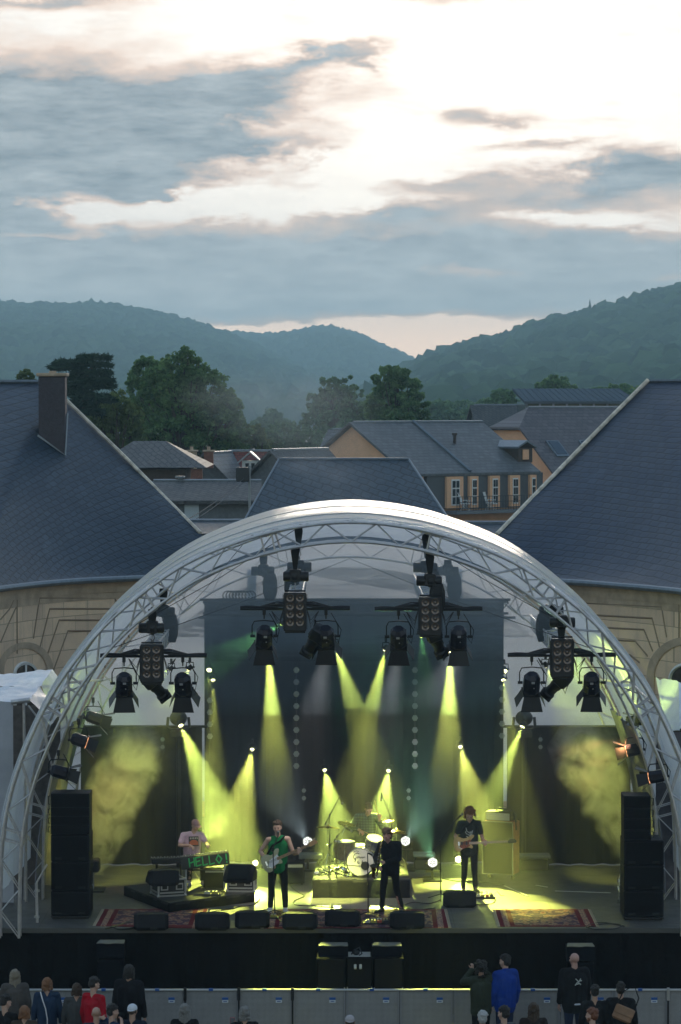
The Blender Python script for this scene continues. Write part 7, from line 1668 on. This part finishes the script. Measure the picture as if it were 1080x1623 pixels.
# ---- singer with guitar
sp0 = F(441,1447,ST); sp0.z = ST
sing, J, k = person(sp0, 1.84, R(-3), 'singer in a green tank top playing an electric guitar at the microphone', dict(elR=(-.34,.03,1.17), wrR=(-.15,-.17,.975), elL=(.30,-.02,1.15), wrL=(.40,-.22,1.18), hed=(-.01,-.03,1.64), hiR=(-.10,0,.93), anR=(-.15,.0,.085), toR=(-.19,-.15,.03), knR=(-.125,-.03,.5), anL=(.14,.02,.085), toL=(.19,-.13,.03), knL=(.125,-.03,.5), shR=(-.19,0,1.405), shL=(.19,0,1.425)),
    M_GREENT, 0, M_BLKJ, M_SHOEW, 'short', HB, look=(-4,4), hands={'R':((.75,-.2,-.55),(-.3,-1,.2),1,.7),'L':((.2,.10,.9),(.3,-1,-.2),1,1.0)}, shirt_hem=.86)
def guitar(parent_loc, rz, c, ang, sc, label, bodym, neckm, guardm, headm, bass=False, name='electric_guitar'):
    "c: body centre in the player's frame; neck rises by ang toward the player's left"
    t_ = thing(name, parent_loc, label, 'guitar'); t_.rotation_euler = (0,0,rz)
    M = Euler((0,-ang,0)).to_matrix() @ Matrix.Identity(3); M = Euler((R(-8),0,0)).to_matrix() @ M; c = Vector(c)
    def T(p): return c+M @ (Vector(p)*sc)
    out = [(-.20,-.02),(-.19,.09),(-.13,.155),(-.05,.15),(.01,.11),(.06,.115),(.13,.175),(.19,.165),(.185,.12),(.14,.06),(.145,-.01),(.17,-.06),(.155,-.105),(.11,-.10),(.06,-.085),(.0,-.11),(-.06,-.165),(-.14,-.165),(-.19,-.10)] if not bass else \
          [(-.22,-.02),(-.20,.10),(-.14,.15),(-.06,.12),(.0,.10),(.08,.12),(.17,.17),(.215,.155),(.20,.115),(.14,.06),(.14,-.02),(.175,-.07),(.16,-.11),(.10,-.09),(.03,-.085),(-.04,-.115),(-.11,-.165),(-.18,-.14)]
    P = spline([(x,0,z) for x, z in out]+[(out[0][0],0,out[0][1])], 4)[:-1]; mb = MB(); n = len(P)
    def ring(s_, y): return [T((p.x*s_,y,p.z*s_)) for p in P]
    mb.add(ring(.955,-.022)+ring(1,-.014)+ring(1,.014)+ring(.955,.022), [tuple(range(n)), tuple(reversed(range(3*n,4*n)))]+[(i*n+(q_+1) % n, i*n+q_, i*n+n+q_, i*n+n+(q_+1) % n) for i in range(3) for q_ in range(n)])
    mb.build('body', bodym, t_, True, False)
    gp = [(.13,.08),(.15,0),(.10,-.07),(.02,-.09),(-.06,-.12),(-.10,-.06),(-.06,.0),(.0,.045),(.06,.05)]; mb = MB(); mb.prism([T((x,-.026,z)) for x, z in gp], M @ Vector((0,.004,0))); mb.build('pickguard', guardm, t_, world=False)
    for i, x in enumerate((.085,.03,-.035) if not bass else (.05,-.05)):
        mb = MB(); mb.add(*(lambda b: (b.v, b.f))(MB().box((0,0,0), (.018*sc if not bass else .035*sc,.012,.075*sc), None))); mb.v = [tuple(M @ Vector(v_)+T((x,-.031,0))) for v_ in mb.v]; mb.build('pickup', M_BLK if bass else M_SHOEW, t_, world=False)
    mb = MB(); mb.box((0,0,0), (.03*sc,.012,.08*sc)); mb.v = [tuple(M @ Vector(v_)+T((-.11,-.03,0))) for v_ in mb.v]; mb.build('bridge', M_CHROME, t_, world=False)
    for x, z in ((-.09,-.09),(-.06,-.105),(-.12,-.075)):
        mb = MB(); mb.cyl(T((x,-.024,z)), T((x,-.042,z)), .010*sc); mb.build('knob', M_CHROME, t_, world=False)
    L = .62 if not bass else .80; mb = MB(); mb.prism([T((.10,-.034,-.026)),T((.10+L,-.030,-.021)),T((.10+L,-.030,.021)),T((.10,-.034,.026))], M @ Vector((0,.022*sc,0))); mb.build('neck', neckm, t_, world=False)
    x = .10+L; hp2 = [(x,-.021),(x+.03,-.04),(x+.16,-.035),(x+.185,.0),(x+.15,.045),(x+.05,.05),(x,.021)]; mb = MB(); mb.prism([T((a,-.030,b)) for a, b in hp2], M @ Vector((0,.014*sc,0))); hd_ = mb.build('headstock', headm, t_, world=False)
    mb = MB(); [mb.cyl(T((x+.03+.025*i,-.022,.05)), T((x+.03+.025*i,-.022,.072)), .006*sc, .008*sc) for i in range(4 if bass else 6)]; mb.build('tuning_peg', M_CHROME, hd_, world=False)
    mb = MB(); [mb.cyl(T((-.11,-.038,-.018+.036*i/(3 if bass else 5))), T((x+.02,-.034,-.014+.028*i/(3 if bass else 5))), .0012, n=3) for i in range(4 if bass else 6)]; mb.build('strings', M_CHROME, t_, world=False)
    return t_, T
M_GB = mat('guitar_cream', (.40,.38,.24), .3); M_MAPLE = mat('maple', (.45,.24,.10), .4)
gt_, T_ = guitar(sp0, R(-3), Vector((-.10,-.20,1.06)), R(24), 1.08, 'pale cream electric guitar with wooden neck held by the singer', M_GB, M_MAPLE, M_SHOEW, M_MAPLE)
mb = MB(); mb.tube([Vector((-.25,-.12,1.10)),Vector((-.10,-.145,1.36)),Vector((.06,-.135,1.45)),Vector((.12,-.02,1.52)),Vector((.08,.10,1.45)),Vector((-.12,.14,1.25)),Vector((-.26,.06,1.08)),Vector((-.27,-.1,1.03))], .022, 5); mb.v = [(x, y, z) for x, y, z in mb.v]; mb.build('strap', M_BLKJ, gt_, True, False)
# ---- bass player
bp0 = F(744,1414,ST); bp0.z = ST
bassp, J, k = person(bp0, 1.78, R(4), 'long-haired bass player in a dark t-shirt with white print looking down', dict(hed=(.0,-.07,1.60), nek=(0,-.015,1.46), elR=(-.28,.03,1.15), wrR=(-.20,-.17,1.03), elL=(.26,.0,1.14), wrL=(.30,-.22,1.0), anR=(-.12,.02,.085), anL=(.13,.02,.085), toR=(-.16,-.14,.03), toL=(.17,-.14,.03)),
    M_TEE, .5, M_BLKJ, M_SHOEB, 'curlylong', HC, look=(-10,28), hands={'R':((.8,-.1,-.3),(0,-1,.3),1,.7),'L':((.1,.2,.8),(.2,-1,0),1,.9)}, shirt_hem=.84)
bg_, T_ = guitar(bp0, R(4), Vector((-.13,-.20,1.04)), R(2), 1.0, 'natural wood bass guitar with pale neck held by the bass player', mat('bass_wood', (.48,.33,.12), .3, var=.2), mat('pale_neck', (.55,.40,.30), .4), mat('tortoise_guard', (.22,.05,.02), .25, var=.5, vscale=30), M_BLKP, bass=True, name='bass_guitar')
bgs = MB(); bgs.tube([Vector((-.28,-.14,1.1)),Vector((-.14,-.15,1.32)),Vector((.02,-.13,1.44)),Vector((.09,.0,1.5)),Vector((0,.13,1.35)),Vector((-.22,.08,1.1))], .02, 5); bgs.build('strap', M_BLKJ, bg_, True, False)
mb = MB(); rn = random.Random(2)
for pth in ([(-.09,1.36),(-.07,1.30),(-.10,1.26),(-.06,1.22)],[(-.06,1.28),(-.02,1.25),(.02,1.26),(.05,1.30),(.03,1.22)],[(-.05,1.22),(0,1.19),(.04,1.22)],[(.0,1.28),(.0,1.20)],[(-.08,1.18),(-.03,1.15),(.0,1.16)]):
    mb.tube([Vector((x,-.150-.012*math.cos(x*9),z)) for x, z in pth], .010, 5)
mb.build('shirt_print', mat('print_white', (.45,.47,.44), .8), bassp, world=False)
# ---- saxophone player
xp0 = F(619,1446,ST); xp0.z = ST
sax, J, k = person(xp0, 1.74, R(-24), 'saxophone player all in black, leaning back over the instrument', dict(pel=(.02,.0,.95), che=(.0,-.01,1.28), nek=(-.02,-.05,1.44), hed=(-.03,-.11,1.57), elR=(-.30,-.06,1.10), wrR=(-.14,-.30,.98), elL=(.24,-.12,1.12), wrL=(.02,-.30,1.06), anR=(-.16,-.06,.085), toR=(-.22,-.22,.03), anL=(.20,.10,.085), toL=(.24,-.04,.03), knL=(.14,-.02,.5), knR=(-.13,-.06,.5), shL=(.18,.0,1.40), shR=(-.19,-.04,1.38)),
    M_BLKJ, 1.0, M_BLKJ, M_SHOEB, 'curly', HB, look=(-8,24), hands={'R':((.5,-.5,-.2),(0,-.6,.8),1,.8),'L':((-.6,-.4,.2),(.3,-.5,.8),-1,.8)}, shirt_hem=.84, skin=skinmat('skin_flush', (.45,.24,.20)))
sx = thing('saxophone', xp0, 'tenor saxophone held by the player in black', 'saxophone'); sx.rotation_euler = (0,0,R(-24)); M_SX = mat('sax_brass', (.30,.22,.10), .25, 1.0, var=.3, vscale=20)
mth = J['hed']+Vector((0,-.11,-.07)); pth = spline([mth, mth+Vector((0,-.07,.0)), mth+Vector((-.01,-.14,-.05)), mth+Vector((-.05,-.16,-.30)), mth+Vector((-.10,-.14,-.62)), mth+Vector((-.13,-.18,-.72)), mth+Vector((-.13,-.26,-.70)), mth+Vector((-.11,-.29,-.58)), mth+Vector((-.10,-.32,-.48))], 5)
n_ = len(pth); rad = [.008+.012*min(1, i/10) if i < 14 else .02+.014*(i-14)/(n_-14)+.05*max(0, (i-n_*.82)/(n_*.18))**1.5 for i in range(n_)]
mb = MB(); mb.tube(pth, rad, 12); mb.build('tube', M_SX, sx, True, False)
mb = MB(); mb.lathe([(.075,0),(.07,-.005),(.055,-.02),(.001,-.03)], pth[-1]+Vector((0,-.004,.012)), (pth[-1]-pth[-3]), 16); mb.build('bell', M_RUB, sx, True, False)
mb = MB(); [mb.cyl(p+Vector((0,-.02,0)), p+Vector((0,-.04,0)), .016, n=10) for p in pth[14:26:1]]; mb.tube([p+Vector((.025,-.015,0)) for p in pth[13:27]], .005, 4); mb.build('keys', M_CHROME, sx, world=False)
mb = MB(); mb.cap(pth[0], pth[2], .012, .012, n=8); mb.build('mouthpiece', M_SHOEW, sx, world=False)
# ---- drummer (seated)
dp0 = Vector((W(583,0,5.95).x, 5.95, DZ)); PLAID = bpy.data.materials.new('plaid_shirt'); PLAID.use_nodes = True; t = PLAID.node_tree; q = NG(t); p = t.nodes['Principled BSDF']; p.inputs['Roughness'].default_value = .9
co = q.n('ShaderNodeTexCoord').outputs['Object']; sp_ = q.n('ShaderNodeSeparateXYZ'); t.links.new(co, sp_.inputs[0])
def stripe(s_, f, w_): return q.m('LESS_THAN', q.m('FRACT', q.m('MULTIPLY', s_, f)), w_)
sm_ = q.m('ADD', q.m('ADD', stripe(sp_.outputs[0], 17, .28), stripe(sp_.outputs[2], 17, .28)), q.m('MULTIPLY', stripe(q.m('ADD', sp_.outputs[0], .02), 17, .07), 1.0))
t.links.new(q.ramp(q.m('MULTIPLY', sm_, .35), [(0,(.02,.035,.035)),(.35,(.05,.09,.08)),(.9,(.14,.19,.17))]), p.inputs['Base Color'])
drm, J, k = person(dp0, 1.80, R(-6), 'drummer in a dark checked shirt seated behind the kit, head bowed', dict(pel=(0,0,.49), che=(.0,-.06,.83), nek=(.01,-.13,1.01), hed=(.05,-.24,1.12), shR=(-.20,-.09,.95), shL=(.20,-.09,.95), elR=(-.33,-.14,.72), wrR=(-.12,-.36,.70), elL=(.33,-.20,.74), wrL=(.28,-.36,.93),
    hiR=(-.10,-.02,.47), hiL=(.10,-.02,.47), knR=(-.24,-.40,.52), knL=(.24,-.40,.52), anR=(-.22,-.42,.09), anL=(.22,-.42,.09), toR=(-.24,-.58,.04), toL=(.24,-.58,.04)),
    PLAID, .9, M_BLKJ, M_SHOEB, 'short', HB, look=(10,32), hands={'R':((.5,-.4,-.4),(-.2,-.3,.9),1,1.0),'L':((0,-.2,.9),(.3,-1,.2),1,1.1)}, shirt_hem=.45)
for a, b, lab in (((.28,-.42,1.01),(.20,-.50,1.36),'drumstick raised in the drummer left hand'), ((-.10,-.42,.72),(.12,-.62,.66),'drumstick low over the snare drum')):
    mb = MB(); Mz = Euler((0,0,R(-6))).to_matrix(); A_, B_ = dp0+Mz @ Vector(a), dp0+Mz @ Vector(b); mb.tube([A_-(B_-A_)*.12, A_, B_], [.008,.008,.005], 6); tag(mb.build('drumstick', M_MAPLE, None, True), lab, 'drumstick')
# ---- keyboard player (seated)
kp0 = Vector((W(302,0,4.1).x, 4.1, KZ))
kpl, J, k = person(kp0, 1.78, R(14), 'keyboard player in a pink t-shirt and cap seated behind the taped keyboard', dict(pel=(0,0,.56), che=(.0,-.05,.90), nek=(.01,-.10,1.07), hed=(.05,-.16,1.22), shR=(-.19,-.06,1.01), shL=(.18,-.07,1.01), elR=(-.28,-.14,.82), wrR=(-.10,-.36,.84), elL=(.28,-.14,.84), wrL=(.22,-.40,.88),
    hiR=(-.10,-.02,.54), hiL=(.10,-.02,.54), knR=(-.12,-.36,.52), knL=(.16,-.38,.52), anR=(-.10,-.26,.09), anL=(.16,-.34,.09), toR=(-.12,-.42,.035), toL=(.20,-.50,.035)),
    M_PINK, .5, M_BLKJ, mat('grey_sneaker', (.30,.28,.36), .6), 'cap', cl('cap_rose', (.42,.24,.24)), look=(22,20), hands={'R':((.3,-.8,-.2),(0,0,1),1,.6),'L':((.1,-.9,-.2),(0,0,1),-1,.6)}, shirt_hem=.52)
mb = MB(); mb.box((-.0,-.196,.90), (.20,.012,.20), (R(-8),0,0)); f = mb.build('shirt_print', mat('print_black', (.03,.03,.03), .8), kpl, world=False)
mb = MB(); mb.box((.0,-.204,.86), (.18,.010,.07), (R(-8),0,0)); mb.ell((.0,-.205,.90), (.07,.008,.03)); mb.build('print_orange', mat('print_orange', (.50,.14,.06), .8), f, world=False)
mb = MB(); [mb.box((-.07+.035*i,-.206,.965), (.018,.008,.035), (R(-8),0,.2*(-1)**i)) for i in range(5)]; mb.build('print_cream', mat('print_cream', (.55,.5,.42), .8), f, world=False)
# ---------------------------------------------------------------- the crowd at the barrier, seen from behind
HG = mat('hair_greyblond', (.24,.20,.15), .6, bump=.8, bscale=90); HA = mat('hair_auburn', (.22,.10,.045), .6, bump=.8, bscale=90); HGR = mat('hair_grey', (.20,.19,.18), .6, bump=.8, bscale=90); HW = mat('hair_white', (.42,.42,.42), .6, bump=.8, bscale=90)
JE = cl('jeans', (.025,.035,.07)); CROWD = []
def fan(px, ptop, H, label, topm, hair, hairm, sleeve=1.0, rot=0, look=(0,0), bottom=JE, J=None, skin=SK2, bulk=1.05, coat=0, hands=None, beard=False, collar=None, Y=None, eyes=False, hem=.84):
    D = FPX*(CAMP.z-H)/(ptop-HZ)*1.0; Y = D-57 if Y is None else Y; x = W(px, ptop, Y).x
    t_, j, k = person(Vector((x,Y,0)), H, math.pi+R(rot), label, J, topm, sleeve, bottom, M_SHOEB, hair, hairm, look, 0, hands, skin, True, 'audience at the barrier', bulk, hem, None, coat, beard, collar, eyes); return t_, j, k
fan(24,1540,1.66,'woman with long ash-blond hair in a taupe jacket at the far left of the barrier', cl('taupe', (.085,.075,.07)), 'long', HG, coat=.12, rot=8, J=dict(elL=(.30,-.05,1.15), wrL=(.20,-.24,1.05)))
fan(75,1553,1.64,'woman with reddish blond hair in a denim jacket with a white bag strap', cl('denim', (.022,.04,.08)), 'longish', HA, rot=6)
fan(122,1562,1.60,'brown-haired woman in a grey cardigan left of the man in red', cl('grey_knit', (.06,.06,.06)), 'longish', HB, rot=-4)
fan(149,1554,1.74,'dark-haired man in a bright red shirt looking down to the right', cl('red', (.38,.008,.02)), 'short', HD, rot=-38, look=(-14,16), eyes=True, skin=SK)
fan(205,1532,1.84,'tall man in a long black coat standing at the barrier', cl('coat_black', (.010,.010,.013)), 'longish', HD, coat=.6, rot=-20, bulk=1.12, bottom=M_BLKJ)
fan(9,1582,1.75,'dark-haired man in a black t-shirt at the left edge of the picture', M_BLKJ, 'short', HD, .5, rot=-30, look=(-20,20), skin=SK)
fan(39,1598,1.62,'person with flat brown hair at the bottom left', cl('brown', (.06,.045,.035)), 'longish', HA, rot=0)
fan(153,1600,1.70,'bald man at the bottom beneath the man in red', cl('navy2', (.02,.03,.06)), 'bald', None, rot=10, bulk=1.1)
fan(178,1597,1.74,'dark-haired man in a navy shirt with an arm raised to his neck', cl('navy', (.012,.03,.075)), 'short', HD, .5, rot=-60, look=(0,5), J=dict(elL=(.42,.02,1.46), wrL=(.20,.10,1.52), elR=(-.42,.0,1.36), wrR=(-.16,-.10,1.50)), skin=SK, bulk=1.15)
fan(210,1595,1.76,'man in a white cap and dark blue shirt at the bottom', cl('midnight', (.012,.018,.035)), 'capback', mat('cap_white', (.55,.57,.62), .8), .5, rot=-12, bulk=1.12)
fan(293,1595,1.66,'woman with silvery blond hair alone below the second barrier label', M_BLKJ, 'long', HGR, rot=0)
fan(388,1599,1.68,'dark grey haired person with a red-cased phone below the third barrier label', M_BLKJ, 'longish', HGR, rot=6, J=dict(elL=(.30,-.08,1.18), wrL=(.22,-.22,1.34)))
fan(555,1613,1.72,'person in a pale cap just showing at the bottom centre', cl('cap_grey_top', (.08,.08,.09)), 'capback', mat('cap_pale', (.36,.33,.34), .8), rot=0)
fan(763,1528,1.70,'woman with long dark curls in an olive jacket raising a camera', cl('olive', (.035,.042,.028)), 'curlylong', HD, rot=14, coat=.25, J=dict(elR=(-.30,-.18,1.38), wrR=(-.08,-.27,1.58), elL=(.30,-.18,1.36), wrL=(.10,-.27,1.57)), hands={'R':((.2,-.3,.9),(0,1,0),1,.9),'L':((-.2,-.3,.9),(0,1,0),-1,.9)}, bottom=M_BLKJ)
fan(801,1517,1.80,'man in a royal blue jacket talking beside the woman with dark curls', cl('royal', (.012,.045,.26)), 'short', HD, rot=32, look=(16,0), coat=.1, bulk=1.12, collar=True, skin=SK, eyes=True)
fan(911,1513,1.86,'bald man in a black hoodie with a white emblem on the back', M_BLKJ, 'bald', None, .95, rot=16, look=(8,-6), bulk=1.2, coat=.02, skin=skinmat('skin_pink', (.45,.26,.21)))
fan(943,1566,1.68,'dark-haired person in black standing right of the bald man', M_BLKJ, 'short', HD, rot=5)
fan(984,1562,1.72,'dark-haired person in a black jacket with a tan shoulder bag', M_BLKJ, 'short', HD, rot=-6, coat=.1, bulk=1.1)
fan(765,1608,1.72,'white-haired head at the bottom below the woman with dark curls', cl('slate', (.05,.055,.06)), 'short', HW, rot=0)
fan(799,1600,1.76,'dark-haired man in grey at the bottom below the blue jacket', cl('grey_mid', (.09,.095,.11)), 'short', HD, rot=35, look=(10,0), skin=SK, eyes=True)
fan(846,1593,1.66,'woman with long straight brown hair at the bottom', cl('dark_brown', (.03,.022,.02)), 'long', HB, rot=0)
fan(939,1603,1.74,'reddish-haired bearded man at the bottom right', M_BLKJ, 'short', mat('hair_red', (.16,.055,.025), .6), rot=52, look=(6,0), skin=SK, beard=True, eyes=True)
def ppl(lbl): return next(o for o in COL.objects if o.get('label') == lbl)
# small belongings
t_ = ppl('bald man in a black hoodie with a white emblem on the back'); mb = MB(); rn = random.Random(5)
for a, b in (((-.05,1.40),(-.01,1.34)),((-.01,1.34),(.05,1.40)),((.0,1.33),(-.05,1.29)),((.01,1.34),(.06,1.28)),((-.02,1.31),(.03,1.30)),((-.07,1.36),(-.03,1.36))): mb.tube([(a[0]-.01,.162,a[1]),(b[0]-.01,.168,b[1])], .010, 4)
mb.build('emblem', mat('print_white', (.45,.47,.44), .8), t_, world=False)
mb = MB(); mb.tube([(math.cos(a)*.172, math.sin(a)*.142, .93) for a in [i*.35-.2 for i in range(18)]], .018, 6, closed=True); mb.build('shirt_hem', mat('hem_white', (.6,.62,.7), .8), t_, world=False)
t_ = ppl('woman with reddish blond hair in a denim jacket with a white bag strap'); mb = MB(); mb.tube([(.12,.06,1.39),(.08,.135,1.25),(.03,.15,1.1),(-.0,.15,.92),(.0,.14,.8)], .012, 4); mb.build('bag_strap', M_SHOEW, t_, world=False)
def bag(owner, off, label, m_, s=1.0):
    o = ppl(owner); p = o.location+Euler((0,0,o.rotation_euler.z)).to_matrix() @ Vector(off); t_ = thing('shoulder_bag', p, label, 'bag'); t_.rotation_euler = (R(10),R(-22),o.rotation_euler.z)
    mb = MB(); mb.bbox((0,0,0), (.34*s,.11*s,.26*s), .03); mb.build('body', m_, t_, world=False); mb = MB(); mb.bbox((0,.05,.05), (.345*s,.03,.15*s), .01); mb.build('flap', m_, t_, world=False)
    mb = MB(); mb.tube([(-.16,0,.1),(-.15,-.05,.35),(.0,-.1,.52),(.14,-.05,.35),(.16,0,.1)], .012, 4); mb.build('strap', M_BLKJ, t_, world=False)
bag('dark-haired person in a black jacket with a tan shoulder bag', (-.05,.24,1.22), 'tan leather shoulder bag on the back of the person in a black jacket', mat('tan_leather', (.24,.13,.07), .55, var=.2))
o = ppl('woman with long dark curls in an olive jacket raising a camera'); p = o.location+Euler((0,0,o.rotation_euler.z)).to_matrix() @ Vector((0,-.27,1.57)); t_ = thing('camera', p, 'small black camera held up by the woman with dark curls', 'camera'); t_.rotation_euler = (0,0,o.rotation_euler.z)
mb = MB(); mb.bbox((0,0,.02), (.12,.05,.08), .01); mb.build('body', M_RUB, t_, world=False); mb = MB(); mb.cyl((0,-.02,.02),(0,-.08,.02), .03, n=12); mb.build('lens', M_RUB, t_, world=False)
o = ppl('dark grey haired person with a red-cased phone below the third barrier label'); p = o.location+Euler((0,0,o.rotation_euler.z)).to_matrix() @ Vector((.19,-.26,1.36)); t_ = thing('phone', p, 'red-cased phone held by the dark grey haired person', 'phone'); t_.rotation_euler = (R(-20),0,o.rotation_euler.z)
mb = MB(); mb.bbox((0,0,0), (.08,.012,.15), .005); mb.build('case', mat('phone_red', (.45,.05,.08), .4), t_, world=False); mb = MB(); mb.box((0,.008,0), (.07,.003,.14)); mb.build('screen', mat('phone_screen', (.25,.25,.28), .2), t_, world=False)
# barrier labels told apart
bl = sorted([o for o in COL.objects if o.name.startswith('crowd_barrier') and o.parent is None], key=lambda o: o.location.x)
OR = ['first','second','third','fourth','fifth','sixth','seventh','eighth','ninth','tenth','eleventh','twelfth','thirteenth','fourteenth']
for i, o in enumerate(bl): o['label'] = 'grey perforated barrier panel with blue and white label, %s panel from the left' % OR[i]
